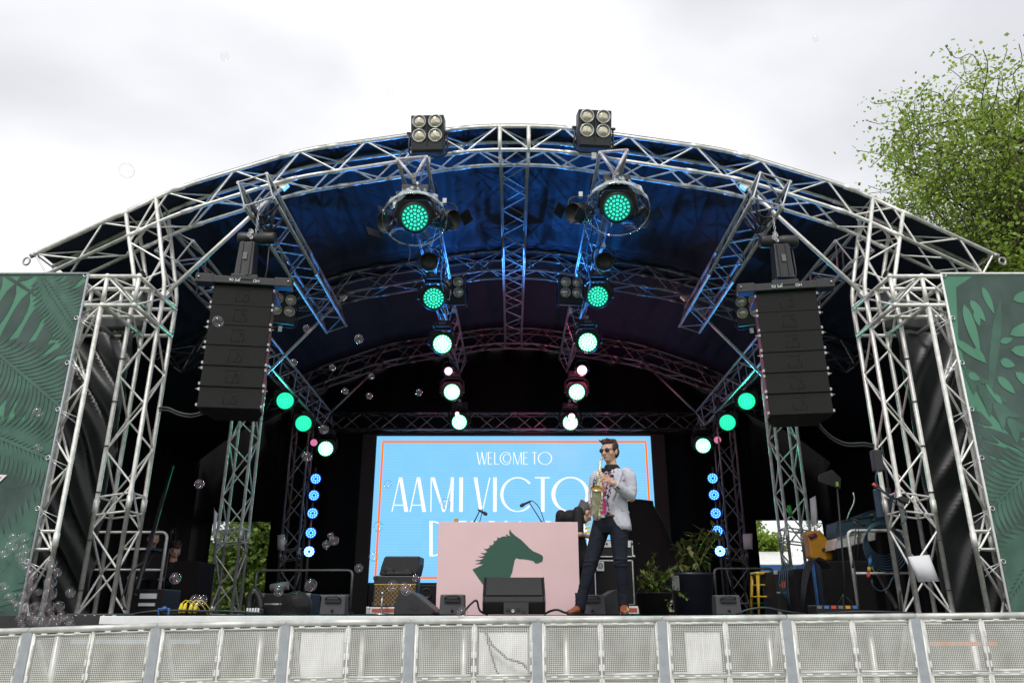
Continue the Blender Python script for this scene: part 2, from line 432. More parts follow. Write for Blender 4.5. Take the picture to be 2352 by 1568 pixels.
# ================================================================ arches
TOP = [(-5.95, 4.20), (-4.30, 5.15), (-2.78, 5.70), (-.53, 6.07), (.53, 6.07), (2.78, 5.70), (4.30, 5.15), (5.95, 4.20)]
BOT = [(-5.76, 3.93), (-4.30, 4.76), (-2.86, 5.29), (-.5, 5.71), (.5, 5.71), (2.86, 5.29), (4.30, 4.76), (5.76, 3.93)]
def arch(D, label, m, group, rb=.0125):
    cs = []
    for P, y in ((TOP, D), (BOT, D), (TOP, D + .36), (BOT, D + .36)):
        cs.append(fillet([Vector((XC + x, y, EYE + h)) for x, h in P], .34))
    t = truss('arch_truss', label, cs, [(0, 1), (2, 3), (0, 2), (1, 3)], m, .43, .0245, rb, 'truss', group, base=(XC, D, EYE + 5.7), joints=(.09, .15, .262, .31, .44, .56, .69, .738, .85, .91))
    p = MB()                                   # flat ridge plates at the crown
    for x in (-.19, .19):
        for y in (D, D + .36): p.tube(((XC + x, y, EYE + 6.07), (XC + x, y, EYE + 5.70)), .028, 10)
    p.build('crown_post', m, t)
    for s in (-1, 1):
        e = MB()
        for y in (D,): e.tube([(XC + s * 5.95, y, EYE + 4.2), (XC + s * 6.0, y - .02, EYE + 4.16)], .03, 10); e.tube([Vector((XC + s * 6.02, y - .03, EYE + 4.09)) + Vector((math.cos(a) * .04, 0, math.sin(a) * .05)) for a in [k * PI / 6 for k in range(12)]], .012, 6, closed=True)
        e.build('end_shackle', M['sleeve'], t)
    return t
G_ARCH = 'curved arch trusses carrying the stage roof'
arch(8.6, 'bright aluminium front arch truss spanning the top of the stage opening', M['alu'], G_ARCH)
arch(12.3, 'middle arch truss under the blue-lit roof, behind the front arch', M['black_truss'], G_ARCH)
arch(16.2, 'rearmost dark arch truss with slits of daylight along it', M['black_truss'], G_ARCH)

# ================================================================ towers
def tower(s, D, label, m, front):
    ex = .13 if D > 16 else 0
    x0, x1 = XC + s * (4.64 + ex), XC + s * (4.28 + ex)
    bend = 3.78
    def leg(x, y, tx, tz):
        return fillet([Vector((x, y, DECK)), Vector((x, y, EYE + bend)), Vector((tx, y, EYE + tz))], .1)
    cs = [leg(x0, D, XC + s * 4.93, 4.79), leg(x1, D, XC + s * 4.58, 5.0), leg(x0, D + .36, XC + s * 4.93, 4.79), leg(x1, D + .36, XC + s * 4.58, 5.0)]
    t = truss('tower_truss', label, cs, [(0, 1), (2, 3), (0, 2), (1, 3)], m, .44, .025, .0125, 'truss', 'upright tower trusses of the stage', base=(XC + s * 4.46, D + .18, DECK), joints=(.235,), rungs=(.215, .255, .79))
    b = MB()
    for (x, y) in ((x0, D), (x1, D), (x0, D + .36), (x1, D + .36)): b.box((x, y, DECK + .008), (.12, .12, .016))
    b.build('base_plate', M['sleeve'], t)
    k = MB()                                    # knee brace up to the arch
    a, c = Vector((x1, D + .05, EYE + 3.68)), Vector((XC + s * 2.98, D + .05, EYE + 5.2))
    k.tube((a, c), .026, 12)
    for p in (a, c): k.box(p, (.09, .07, .1), ry(-s * R(40)))
    k.build('knee_brace', m, t)
    return t
for s, side in ((-1, 'left'), (1, 'right')):
    tower(s, 8.6, 'front %s tower truss in bright aluminium beside the green banner' % side, M['alu'], True)
    tower(s, 12.3, 'middle %s tower truss standing below the hanging speaker stack' % side, M['alu'], False)
    tower(s, 16.2, 'dim rear %s tower truss standing beside the column of blue lamps' % side, M['black_truss'], False)

# ---- wing frames
for s, side in ((-1, 'left'), (1, 'right')):
    X = lambda x: XC + s * x
    t = thing('wing_truss', '%s aluminium wing box frame joining the front tower to the banner upright' % side, 'truss', (X(4.64), 7.96, EYE + 3.25), group='wing frames either side of the stage')
    zt, zb = EYE + 3.61, EYE + 3.256
    g = MB()
    ys = (7.96, 8.32, 8.6, 8.96); xs = (4.99, 4.63, 4.27)
    for z in (zt, zb):
        for y in (7.96, 8.32, 8.96): g.tube(((X(7.4), y, z), (X(4.27), y, z)), .024, 10)
        for x in xs: g.tube(((X(x), 7.96, z), (X(x), 8.96, z)), .024, 10)
    g.build('chord', M['alu'], t)
    v = MB()
    for x in xs:
        for y in ys: v.tube(((X(x), y, zb), (X(x), y, zt)), .024 if y == 7.96 else .02, 10)
    for y in (7.96, 8.32, 8.96):
        v.tube(((X(4.63), y, zt), (X(4.27), y, zb)), .0125, 6); v.tube(((X(4.99), y, zb), (X(4.63), y, zt)), .0125, 6)
    for x in xs: v.tube(((X(x), 7.96, zb), (X(x), 8.6, zt)), .0125, 6)
    for z in (zt, zb): v.tube(((X(4.63), 7.96, z), (X(4.27), 8.6, z)), .0125, 6)
    v.build('lattice', M['alu'], t)
    for x in xs:
        for z in (zt, zb): MB().ball((X(x), 7.96, z), .034, seg=12, rings=8).build('corner_fitting', M['alu'], t)
    ch = [[(X(x), y, .02), (X(x), y, zb)] for x, y in ((4.64, 7.96), (4.96, 8.2), (4.99, 7.96))]
    truss('tower_truss', '%s outer ladder upright holding the edge of the green leaf banner' % side, ch, [(0, 1), (1, 2), (0, 2)], M['alu'], .46, .024, .0125, 'truss', 'upright tower trusses of the stage', base=(X(4.8), 8.14, 0), joints=(.43,), rungs=(.41, .45))

# ---- beams front to back
def box_beam(c0, c1, w, roll=0):
    c0, c1 = Vector(c0), Vector(c1); d = (c1 - c0).normalized()
    a = Vector((1, 0, 0)); a = (a - d * a.dot(d)).normalized(); b = d.cross(a) * -1
    if b.z < 0: b = -b
    a2 = a * math.cos(roll) + b * math.sin(roll); b2 = -a * math.sin(roll) + b * math.cos(roll)
    return [[c0 + a2 * i * w / 2 + b2 * j * w / 2, c1 + a2 * i * w / 2 + b2 * j * w / 2] for i, j in ((-1, 1), (1, 1), (-1, -1), (1, -1))]
F4 = [(0, 1), (2, 3), (0, 2), (1, 3)]
G_B = 'straight roof beams running front to back'
M['blue_alu'] = mat('anodised_beam', (.42, .43, .45), .4, .75, .2, 12)
truss('roof_beam', 'central ridge beam running back from the crown of the front arch', box_beam((XC, 8.96, EYE + 5.88), (XC, 16.2, EYE + 5.88), .36), F4, M['blue_alu'], .4, .024, .012, 'truss', G_B)
for s, side in ((-1, 'left'), (1, 'right')):
    q = [W(547, 419, 8.25), W(612, 399, 8.25), W(562, 474, 8.25), W(627, 453, 8.25)] if s < 0 else [W(1747, 397, 8.25), W(1815, 417, 8.25), W(1730, 455, 8.25), W(1797, 474, 8.25)]
    e = [W(738, 775, 12.75), W(802, 760, 12.75), W(733, 800, 12.75), W(790, 785, 12.75)] if s < 0 else [W(1566, 762, 12.75), W(1632, 775, 12.75), W(1578, 786, 12.75), W(1640, 800, 12.75)]
    # level beams: keep the front section, run straight back
    e = [p + Vector((s * .0, 4.4, -.02)) for p in q]
    truss('roof_beam', 'blue-lit %s roof beam from whose front end the speaker stack hangs' % side, [(p, r) for p, r in zip(q, e)], F4, M['blue_alu'], .4, .024, .012, 'truss', G_B, joints=(.5,))
    st = MB()
    for k in (0, 1):
        a = (q[0] + q[1]) / 2; a = a + Vector((0, .25 + .3 * k, .02)); lo = (q[2] + q[3]) / 2 + Vector((0, .3 + .2 * k, -.16))
        for p in (q[0], q[1], q[2], q[3]): st.tube((p + Vector((0, .28 + .25 * k, .02)), lo), .018, 6)
    tag(st.build('lifting_sling', M['black']), 'black round sling wrapped on the %s beam above the chain hoist' % side, 'sling', 'lifting slings on the roof beams')
    a, b = Vector((XC + s * 4.42, 8.96, EYE + 4.5)), Vector((XC + s * 4.2, 16.2, EYE + 4.05))
    truss('roof_beam', 'blue-lit %s eave beam running back from the front tower head' % side, box_beam(a, b, .34, s * .5), F4, M['blue_alu'], .42, .024, .012, 'truss', G_B)
# triangular lighting trusses
for s, side in ((-1, 'left'), (1, 'right')):
    q = [W(914, 366, 8.25), W(979, 360, 8.25), W(950, 411, 8.25)] if s < 0 else [W(1378, 350, 8.25), W(1440, 345, 8.25), W(1412, 400, 8.25)]
    cs = [(p, Vector((p.x * .97, 16.5, p.z))) for p in q]
    t = truss('lighting_truss', '%s triangular lighting truss carrying the green lamps over the stage' % side, cs, [(0, 1), (0, 2), (1, 2)], M['blue_alu'], .4, .024, .012, 'truss', 'triangular lighting trusses')
    e = MB()
    for i, j in ((0, 1), (1, 2), (2, 0)): e.tube((q[i], q[j]), .02, 8)
    e.build('end_frame', M['purple'], t)
truss('header_truss', 'level header truss spanning the stage above the big screen', [[(XC - 4.3, y, EYE + h), (XC + 4.3, y, EYE + h)] for h, y in ((4.29, 16.95), (4.29, 17.25), (3.92, 16.95), (3.92, 17.25))], F4, M['black_truss'], .42, .025, .012, 'truss', base=(XC, 17, EYE + 4.1), joints=(.25, .5, .75))

# ================================================================ roof skin
def prof(u):
    """skin profile: just above the arch chords, u in 0..1"""
    P = [Vector((x * 1.0, 0, h + .05)) for x, h in TOP]
    return at_len(fillet(P, .4), u)
rs = MB(); NU, NV = 120, 110
Y0, Y1 = 8.66, 17.72
for j in range(NV + 1):
    v = j / NV; y = Y0 + (Y1 - Y0) * v
    bay = ((y - 8.78) / 3.7)
    fb = bay - math.floor(bay)
    sag = math.sin(PI * fb) if 0 <= bay < 2.1 else 0
    edge = max(0, (fb - .62) / .38) if 0 <= bay < 2 else 0
    for i in range(NU + 1):
        u = i / NU; p = prof(u)
        ax = abs(p.x)
        cell = abs(math.sin(PI * min(1, (ax + .0) / 1.45))) if ax < 2.9 else abs(math.sin(PI * (ax - 2.9) / 1.5))
        z = p.z - .10 * sag * (.4 + .6 * cell)
        pleat = math.sin(p.x * 21 + 2.2 * noise.noise((p.x * 1.3, y * .5, 0)) * 2) * .5 + math.sin(p.x * 47 + y) * .25
        z += (.016 * pleat * (.12 + 2.0 * edge + 1.4 * min(1, max(0, ax - 1.2) / 1.2) * sag)) * (1 if 0 <= bay < 2 else .2)
        z += .03 * noise.noise((p.x * 1.1, y * .9, 3)) * sag
        z -= .13 * math.exp(-((fb - .8) / .07) ** 2) * (1 if 0 <= bay < 2 else 0) * (.7 + .3 * noise.noise((p.x * 2, 0, 1)))
        rs.v.append(Vector((XC + p.x, y, EYE + z)))
for j in range(NV):
    for i in range(NU):
        a = j * (NU + 1) + i; rs.f.append((a, a + 1, a + NU + 2, a + NU + 1)); rs.sm.append(True)
def mat_canopy():
    m = mat('canopy_fabric_double', (.022, .032, .05), .7, 0, .15, 2.2, 0, spec=.15); nt = m.node_tree
    N = nt.nodes.new; L = nt.links.new
    tc = N('ShaderNodeTexCoord'); mp = N('ShaderNodeMapping'); mp.inputs['Scale'].default_value = (2.4, .55, 1); L(tc.outputs['Object'], mp.inputs[0])
    no = N('ShaderNodeTexNoise'); no.inputs['Scale'].default_value = 1.1; no.inputs['Detail'].default_value = 2; L(mp.outputs[0], no.inputs['Vector'])
    bp = N('ShaderNodeBump'); bp.inputs['Strength'].default_value = .5; bp.inputs['Distance'].default_value = .15; L(no.outputs['Fac'], bp.inputs['Height'])
    L(bp.outputs[0], nt.nodes['Principled BSDF'].inputs['Normal'])
    return m
M['canopy'] = mat_canopy()
roof = thing('roof_canopy', 'dark fabric roof canopy stretched over the arches of the stage, lit blue inside', 'canopy', (XC, 12.5, EYE + 5.8))
rs.build('canopy_sheet', M['canopy'], roof, solid=.012)
hem = MB()
hp = fillet([Vector((XC + x, 8.64, EYE + h + .045)) for x, h in TOP], .4)
hem.tube(hp, .022, 8); hem.build('front_hem', M['vinyl'], roof)
for s in (-1, 1):
    ev = MB()                               # added side flaps over the wings, keeping sky light from leaking in
    n = 24; vs = []
    for k in range(n + 1):
        y = 9.25 + (17.4 - 9.25) * k / n; w = .03 * math.sin(k * 2.1)
        vs += [(XC + s * 5.9, y, EYE + 4.26), (XC + s * (6.7 + w), y, EYE + 3.7 + w), (XC + s * 7.3, y, EYE + 3.2)]
    ev.add(vs, [(3 * k + q, 3 * k + 3 + q, 3 * k + 4 + q, 3 * k + 1 + q) for k in range(n) for q in (0, 1)], True)
    ev.build('sky_block_flap', M['drape'], roof, solid=.01)

# ---- black side and back walls of cloth
def cloth(name, label, p0, p1, z0, z1, m, amp=.05, freq=9, parent=None, n=60, nz=10, cat='drape', group=None, z1b=None, seed=0, fold=0):
    p0, p1 = Vector(p0), Vector(p1); d = (p1 - p0); nrm = Vector((-d.y, d.x, 0)).normalized()
    mb = MB(); L_ = d.length
    for j in range(nz + 1):
        w = j / nz
        for i in range(n + 1):
            u = i / n
            top = z1 + ((z1b - z1) * u if z1b is not None else 0)
            z = z0 + (top - z0) * w
            o = amp * (math.sin(u * L_ * freq + seed) * .6 + math.sin(u * L_ * freq * 2.3 + seed * 3 + w) * .3 + noise.noise((u * L_ * 1.5, z * .8, seed)) * .8)
            if fold: o += fold * max(0, 1 - abs(((z + u * L_ * 1.5 + .1 * math.sin(z * 3 + seed)) % .62) / .62 - .5) * 3.0) ** 1.3 * (.4 + .6 * math.sin(PI * min(1, u * 1.1)))
            q = p0 + d * u + nrm * o
            mb.v.append(Vector((q.x, q.y, z)))
    for j in range(nz):
        for i in range(n):
            a = j * (n + 1) + i; mb.f.append((a, a + 1, a + n + 2, a + n + 1)); mb.sm.append(True)
    o = mb.build(name, m, parent, solid=.008)
    if label: tag(o, label, cat, group)
    return o
GD = 'black cloth walls enclosing the stage'
def bx_(px, D): return W(px, 1300, D).x
YB = 17.75
cloth('back_drape', 'wide black back drape hanging behind the big screen', (bx_(612, YB), YB, 0), (bx_(1746, YB), YB, 0), DECK, EYE + 6.1, M['drape'], group=GD)
cloth('back_drape', 'black cloth panel above the bright opening with the bush behind, far left', (XC - 9.6, YB + .1, 0), (bx_(613, YB), YB + .05, 0), W(500, 1197, YB).z, EYE + 5.5, M['drape'], group=GD, seed=3)
cloth('back_drape', 'black cloth panel left of the bright opening, behind the left rail', (XC - 9.6, YB + .2, 0), (bx_(470, YB), YB + .15, 0), 0, W(500, 1190, YB).z + .2, M['drape'], group=GD, seed=4, n=30)
cloth('back_drape', 'black cloth panel above the bright opening behind the yellow bag', (bx_(1745, YB), YB + .05, 0), (XC + 9.6, YB + .1, 0), W(1800, 1194, YB).z, EYE + 5.5, M['drape'], group=GD, seed=5)
cloth('back_drape', 'black cloth panel right of the bright opening, behind the stacked cases', (bx_(1908, YB), YB + .15, 0), (XC + 9.6, YB + .2, 0), 0, W(1800, 1190, YB).z + .2, M['drape'], group=GD, seed=6, n=30)
for s, side in ((-1, 'left'), (1, 'right')):
    cloth('side_drape', 'black %s side wall cloth running back from the green banner' % side, (XC + s * 7.25, 9.2, 0), (XC + s * 7.25, 17.7, 0), 0, EYE + 3.35, M['drape'], group=GD, seed=s + 7)
    cloth('wing_drape', 'creased shiny black cloth laced to the %s front tower beside the banner' % side, (XC + s * 6.2, 9.02, 0), (XC + s * 4.7, 8.86, 0), .02, EYE + 3.3, M['vinyl'], amp=.02, freq=5, group='creased wing cloths', seed=s * 2 + 9, nz=90, fold=.2 if s < 0 else .1)
    cloth('wing_drape', 'black cloth roll draped over the top of the %s wing frame' % side, (XC + s * 5.6, 8.9, 0), (XC + s * 4.62, 8.9, 0), EYE + 3.3, EYE + 3.62, M['vinyl'], amp=.03, freq=8, group='creased wing cloths', seed=s * 2 + 19, z1b=EYE + 4.05)
    tb = MB(); a, b = Vector((XC + s * 5.55, 8.82, EYE + 3.62)), Vector((XC + s * 4.66, 8.8, EYE + 4.02))
    tb.tube([a.lerp(b, k / 12) + Vector((0, 0, .015 * math.sin(k * 2))) for k in range(13)], [.055 + .008 * math.sin(k * 1.7) for k in range(13)], 10)
    tag(tb.build('cloth_roll', M['vinyl']), 'rolled black cloth edge lying on the %s wing frame top' % side, 'cloth', 'rolled cloth edges')
    ties = MB()
    for k in range(6):
        z = DECK + .25 + k * .52
        x0 = XC + s * 4.64
        ties.tube([(x0, 8.575, z), (x0 + s * .06, 8.7, z - .01), (x0 + s * .1, 8.87, z - .03)], .006, 5)
        ties.tube([Vector((x0, 8.6, z)) + Vector((math.cos(a) * .03, math.sin(a) * .03, 0)) for a in [q * PI / 5 for q in range(10)]], .006, 5, closed=True)
    tag(ties.build('lacing_tie', M['black'], None), 'black lacing ties holding the creased cloth to the %s front tower' % side, 'tie', 'lacing ties')

# ================================================================ green leaf banners
M['bgreen'] = mat('banner_green', (.08, .235, .15), .5, 0, .06, 2, 0, spec=.4)
M['bdark'] = mat('banner_dark_leaf', (.048, .082, .072), .5, 0, .25, 3.5, 0, spec=.4)
M['bmid'] = mat('banner_mid_leaf', (.055, .125, .095), .5, 0, .25, 4, 0, spec=.4)
for k in ('bgreen', 'bdark', 'bmid'):
    nt = M[k].node_tree; N = nt.nodes.new; L = nt.links.new
    tc = N('ShaderNodeTexCoord'); mp = N('ShaderNodeMapping'); mp.inputs['Scale'].default_value = (1.5, 1, .45); mp.inputs['Rotation'].default_value = (0, R(25), 0); L(tc.outputs['Object'], mp.inputs[0])
    no = N('ShaderNodeTexNoise'); no.inputs['Scale'].default_value = 1.3; no.inputs['Detail'].default_value = 2; L(mp.outputs[0], no.inputs['Vector'])
    bp = N('ShaderNodeBump'); bp.inputs['Strength'].default_value = .8; bp.inputs['Distance'].default_value = .2; L(no.outputs['Fac'], bp.inputs['Height'])
    L(bp.outputs[0], nt.nodes['Principled BSDF'].inputs['Normal'])
def clip(poly, px=None, side=1, top=None):
    """keep the part with side*(x-px) >= 0 and z <= top (2D polygons)"""
    def cut(P, f):
        out = []
        for i in range(len(P)):
            a, b = P[i - 1], P[i]; fa, fb = f(a), f(b)
            if (fa >= 0) != (fb >= 0):
                t = fa / (fa - fb); out.append((a[0] + (b[0] - a[0]) * t, a[1] + (b[1] - a[1]) * t))
            if fb >= 0: out.append(b)
        return out
    P = cut(poly, lambda p: side * (p[0] - px)) if poly else poly
    return cut(P, lambda p: top - p[1]) if P else P
def leaflet(p, q, w, bend=0, n=7):
    p, q = Vector(p), Vector(q); d = q - p; nn = Vector((-d.y, d.x)).normalized()
    A = []; B = []
    for i in range(n + 1):
        t = i / n; c = p + d * t + nn * bend * math.sin(PI * t); hw = w * (math.sin(PI * t ** .75)) ** .8 if 0 < t < 1 else 0
        A.append(c + nn * hw); B.append(c - nn * hw)
    return [tuple(v) for v in A] + [tuple(v) for v in reversed(B[1:-1])]
def px2(px, py, D=7.93):
    w = W(px, py, D); return (w.x, w.z)
def frond(P, Q, n, ln, w, side_ang=55, taper=.35):
    P, Q = Vector(P), Vector(Q); d = Q - P; out = []
    u = d.normalized(); nn = Vector((-u.y, u.x))
    for i in range(n):
        t = (i + .5) / n; c = P + d * t; l = ln * (1 - t * taper) * min(1, .5 + t * 2)
        for sd in (-1, 1):
            a = R(side_ang) * sd; dr = u * math.cos(a) + nn * math.sin(a)
            out.append(leaflet(c, c + dr * l, w, sd * -.03))
    out.append(leaflet(P, Q, .018))
    return out
for s, side in ((-1, 'left'), (1, 'right')):
    xe = XC + s * 4.83; xo = XC + s * 8.6; top = EYE + 3.625; y = 7.925
    t = thing('leaf_banner', 'green banner printed with %s, %s of the stage' % ('dark palm fronds' if s < 0 else 'a holed monstera leaf', side), 'banner', (xe, y, 0), group='green leaf banners')
    xs = [xe + (xo - xe) * k / 20 for k in range(21)]
    b = MB(); vs = []
    for x in xs: vs += [(x, y, .1), (x, y, top)]
    b.add(vs, [(2 * k, 2 * k + 2, 2 * k + 3, 2 * k + 1) if s > 0 else (2 * k + 2, 2 * k, 2 * k + 1, 2 * k + 3) for k in range(20)])
    b.build('banner_sheet', M['bgreen'], t)
    layers = [[], [], []]
    if s < 0:
        layers[0] += frond(px2(-40, 600), px2(150, 720), 6, .85, .075, 78, .1)
        layers[0] += frond(px2(230, 640), px2(140, 960), 8, .5, .06, 55)
        layers[1] += frond(px2(90, 625), px2(190, 780), 22, .33, .02, 62, .2)
        layers[0] += frond(px2(-40, 800), px2(200, 960), 11, .6, .055, 58, .1)
        layers[1] += frond(px2(-30, 790), px2(230, 1010), 30, .45, .02, 60, .2)
        layers[1] += frond(px2(-60, 980), px2(180, 1080), 24, .42, .022, 58, .2)
        layers[0] += frond(px2(-120, 1250), px2(130, 1060), 9, .7, .075, 40, .1)
        layers[1] += frond(px2(-140, 1480), px2(100, 1200), 16, .6, .04, 40, .2)
        layers[0] += frond(px2(-60, 1500), px2(80, 1300), 9, .6, .06, 40, .2)
        layers[0] += frond(px2(-140, 1000), px2(10, 1120), 8, .55, .07, 50, .2)
    else:
        mon = [px2(*p) for p in ((2196, 660), (2235, 634), (2350, 634), (2420, 660), (2480, 800), (2440, 980), (2330, 1010), (2262, 935), (2222, 860), (2200, 770))]
        layers[0].append(mon)
        holes = [((2212, 700), (2250, 815), .055), ((2190, 780), (2265, 835), .05), ((2228, 690), (2262, 740), .05), ((2255, 660), (2282, 722), .04), ((2238, 715), (2248, 750), .035), ((2325, 690), (2405, 670), .07), ((2318, 770), (2410, 735), .07), ((2296, 787), (2325, 778), .035), ((2320, 805), (2410, 812), .07), ((2296, 830), (2330, 840), .055), ((2236, 800), (2262, 830), .035), ((2222, 860), (2250, 872), .045), ((2290, 865), (2330, 905), .05), ((2330, 855), (2400, 910), .06), ((2282, 905), (2300, 930), .03), ((2262, 880), (2290, 925), .02)]
        for a, c, w in holes: layers[2].append(leaflet(px2(*a), px2(*c), w, .0, 9))
        layers[1].append(leaflet(px2(2296, 690), px2(2268, 935), .05))
        layers[1] += frond(px2(2200, 830), px2(2330, 980), 4, .4, .05, 25)
        layers[0] += frond(px2(2420, 960), px2(2290, 1120), 6, .5, .06, 70, .1)
        layers[1] += frond(px2(2440, 1010), px2(2260, 1180), 20, .4, .022, 60, .2)
        layers[0] += frond(px2(2240, 930), px2(2260, 1200), 9, .35, .05, 50, .2)
        layers[1] += frond(px2(2420, 1200), px2(2300, 1400), 20, .55, .03, 55, .2)
        layers[0] += frond(px2(2380, 1120), px2(2290, 1330), 8, .55, .07, 50, .2)
    for k, (ly, mm, nm) in enumerate(zip(layers, ('bdark', 'bmid', 'bgreen'), ('leaf_print', 'leaf_vein_print', 'leaf_hole_print'))):
        if not ly: continue
        pm = MB()
        for q, poly in enumerate(ly):
            P = clip(poly, xe + s * .015, s, top - .03)
            if P and len(P) > 2:
                yy = y - .004 - .0025 * k - .00004 * q
                f = tuple(range(len(P))); pm.add([(a, yy, c) for a, c in P], [f])
        bm = bmesh.new(); me = pm.mesh('t'); bm.from_mesh(me); bmesh.ops.recalc_face_normals(bm, faces=bm.faces)
        for f in bm.faces:
            if f.normal.y > 0: f.normal_flip()
        bmesh.ops.triangulate(bm, faces=bm.faces)
        pm.v = [v.co.copy() for v in bm.verts]; pm.f = [tuple(v.index for v in f.verts) for f in bm.faces]; pm.sm = [False] * len(pm.f); bm.free()
        pm.build(nm, M[mm], t)
    h = MB(); h.tube(((xe, y - .006, .1), (xe, y - .006, top)), .012, 8); h.tube(((xe, y - .006, top), (xo, y - .006, top)), .016, 8)
    h.build('banner_hem', M['white'] if s > 0 else M['seam'], t)
    for k in range(7):
        e = MB(); z = top - .02 - k * .52
        e.tube([Vector((xe + s * .03, y - .012, z)) + Vector((math.cos(a) * .022, 0, math.sin(a) * .022)) for a in [q * PI / 5 for q in range(10)]], .007, 5, closed=True)
        if k: e.tube([(xe + s * .03, y - .012, z), (XC + s * 4.66, 7.93, z - .08)], .006, 5); e.tube([(xe + s * .03, y - .012, z), (XC + s * 4.66, 7.93, z - .14)], .005, 5)
        e.build('eyelet', M['steel'], t)
    if s < 0:
        lg = MB(); P = [px2(-60, 1088), px2(20, 1091), px2(-2, 1112), px2(-60, 1118)]
        lg.add([(a, y - .02, c) for a, c in P], [(0, 1, 2, 3)]); lg.build('white_emblem', M['white'], t)
        lg = MB(); P = [px2(-60, 1094), px2(8, 1096), px2(-6, 1106), px2(-60, 1112)]
        lg.add([(a, y - .023, c) for a, c in P], [(0, 1, 2, 3)]); lg.build('pink_emblem', M['magenta'], t)

# ================================================================ crowd barrier
seams = [(-225, 1449), (70, 1441), (365, 1430), (660, 1424), (945, 1420), (1235, 1417), (1520, 1414), (1805, 1411), (2100, 1408), (2395, 1405)]
BD = 6.43
for i in range(len(seams) - 1):
    a, b = W(seams[i][0] + 2, seams[i][1], BD), W(seams[i + 1][0] - 2, seams[i + 1][1], BD)
    names = ['leftmost barrier section, below the soap bubbles', 'perforated steel barrier section below the left front tower', 'barrier section below the left mid tower and yellow plugs', 'barrier section with a white cloth showing through, below the brown amplifier', 'barrier section below the left side of the pink booth', 'barrier section in front of the front monitor, white cloth behind it', 'barrier section right below the saxophone player', 'barrier section below the yellow stool', 'rightmost barrier section, with an orange strip showing through']
    lab = ['perforated steel barrier panel, cut off at the left edge of the picture', 'perforated barrier panel below the left front tower', 'perforated barrier panel below the left middle tower and yellow plugs', 'perforated barrier panel below the brown guitar amplifier', 'perforated barrier panel below the left half of the pink booth', 'perforated barrier panel below the front monitor and the saxophone player', 'perforated barrier panel below the potted plants', 'perforated barrier panel below the yellow stool and the right front tower', 'perforated barrier panel with an orange strip showing through, at the right edge'][i]
    t = thing('crowd_barrier', lab, 'barrier', ((a.x + b.x) / 2, BD, 0), group='perforated steel crowd barriers')
    n = 6
    def T(u, dz, dy=0): p = a.lerp(b, u); return Vector((p.x, BD + dy, p.z + dz))
    r = MB(); r.tube([T(0, -.022), T(1, -.022)], .024, 12); r.build('top_rail', M['white'] if 0 else M['galv'], t)
    fr = MB(); hgt = a.z
    for u in (.035, .5, .965): fr.tube([T(u, -.03, .004), T(u, -hgt + .02, .004)], .017 if u == .5 else .02, 8)
    for dz in (-.435, -.93): fr.tube([T(.02, dz, .004), T(.98, dz, .004)], .018, 8)
    fr.build('frame', M['galv'], t)
    for u0, u1 in ((.05, .485), (.515, .95)):
        for z0, z1 in ((-.06, -.42), (-.45, -.9)):
            pm = MB(); q = [T(u0, z1), T(u1, z1), T(u1, z0), T(u0, z0)]
            pm.add([p + Vector((0, -.006, 0)) for p in q], [(0, 1, 2, 3)]); pm.build('perforated_panel', M['perf'], t)
            bd = MB()
            for k in range(4):
                p0, p1 = q[k], q[(k + 1) % 4]; bd.tube((p0 + Vector((0, -.008, 0)), p1 + Vector((0, -.008, 0))), .009, 6)
            bd.build('panel_edge', M['galv'], t)
    lt = MB()
    for u in (.12, .25, .38, .62, .75, .88):
        for dz in (-.052, -.435): lt.box(T(u, dz, -.012), (.045, .016, .014))
    for u in (.05, .485, .515, .95):
        for dz in (-.15, -.27, -.37, -.55, -.75): lt.box(T(u, dz, -.012), (.014, .016, .045))
    lt.build('clip', M['white'], t, .003)
    sm = MB(); sm.box(T(1, -hgt / 2 + .0, -.008) + Vector((0, 0, -.0)), (.075, .022, hgt - .01)); sm.box(T(0.965, -hgt / 2, .012), (.05, .02, hgt - .07))
    sm.build('seam_strip', M['seam'], t, .004)
    ft = MB(); ft.box(T(.5, -hgt + .015, -.35), (a - b).length and (.95, .7, .02)); ft.build('foot_plate', M['galv'], t)
    for u in (.06, .94): MB().tube([T(u, -.1, .03), T(u, -hgt + .03, .75)], .018, 8).build('stay', M['galv'], t)
ob = MB(); p, q = W(2105, 1477, 7.3), W(2290, 1478, 7.3); ob.box(((p.x + q.x) / 2, 7.3, p.z), ((q.x - p.x), .03, .035))
tag(ob.build('orange_bar', M['orange'], bevel=.004), 'orange bar lying behind the barrier at the right edge', 'bar')
ob = MB(); p, q = W(165, 1472, 7.3), W(460, 1471, 7.3); ob.box(((p.x + q.x) / 2, 7.3, p.z), ((q.x - p.x), .03, .035))
tag(ob.build('blue_bar', mat('pale_blue_paint', (.3, .4, .5), .5)), 'pale blue bar lying behind the barrier near the left edge', 'bar')
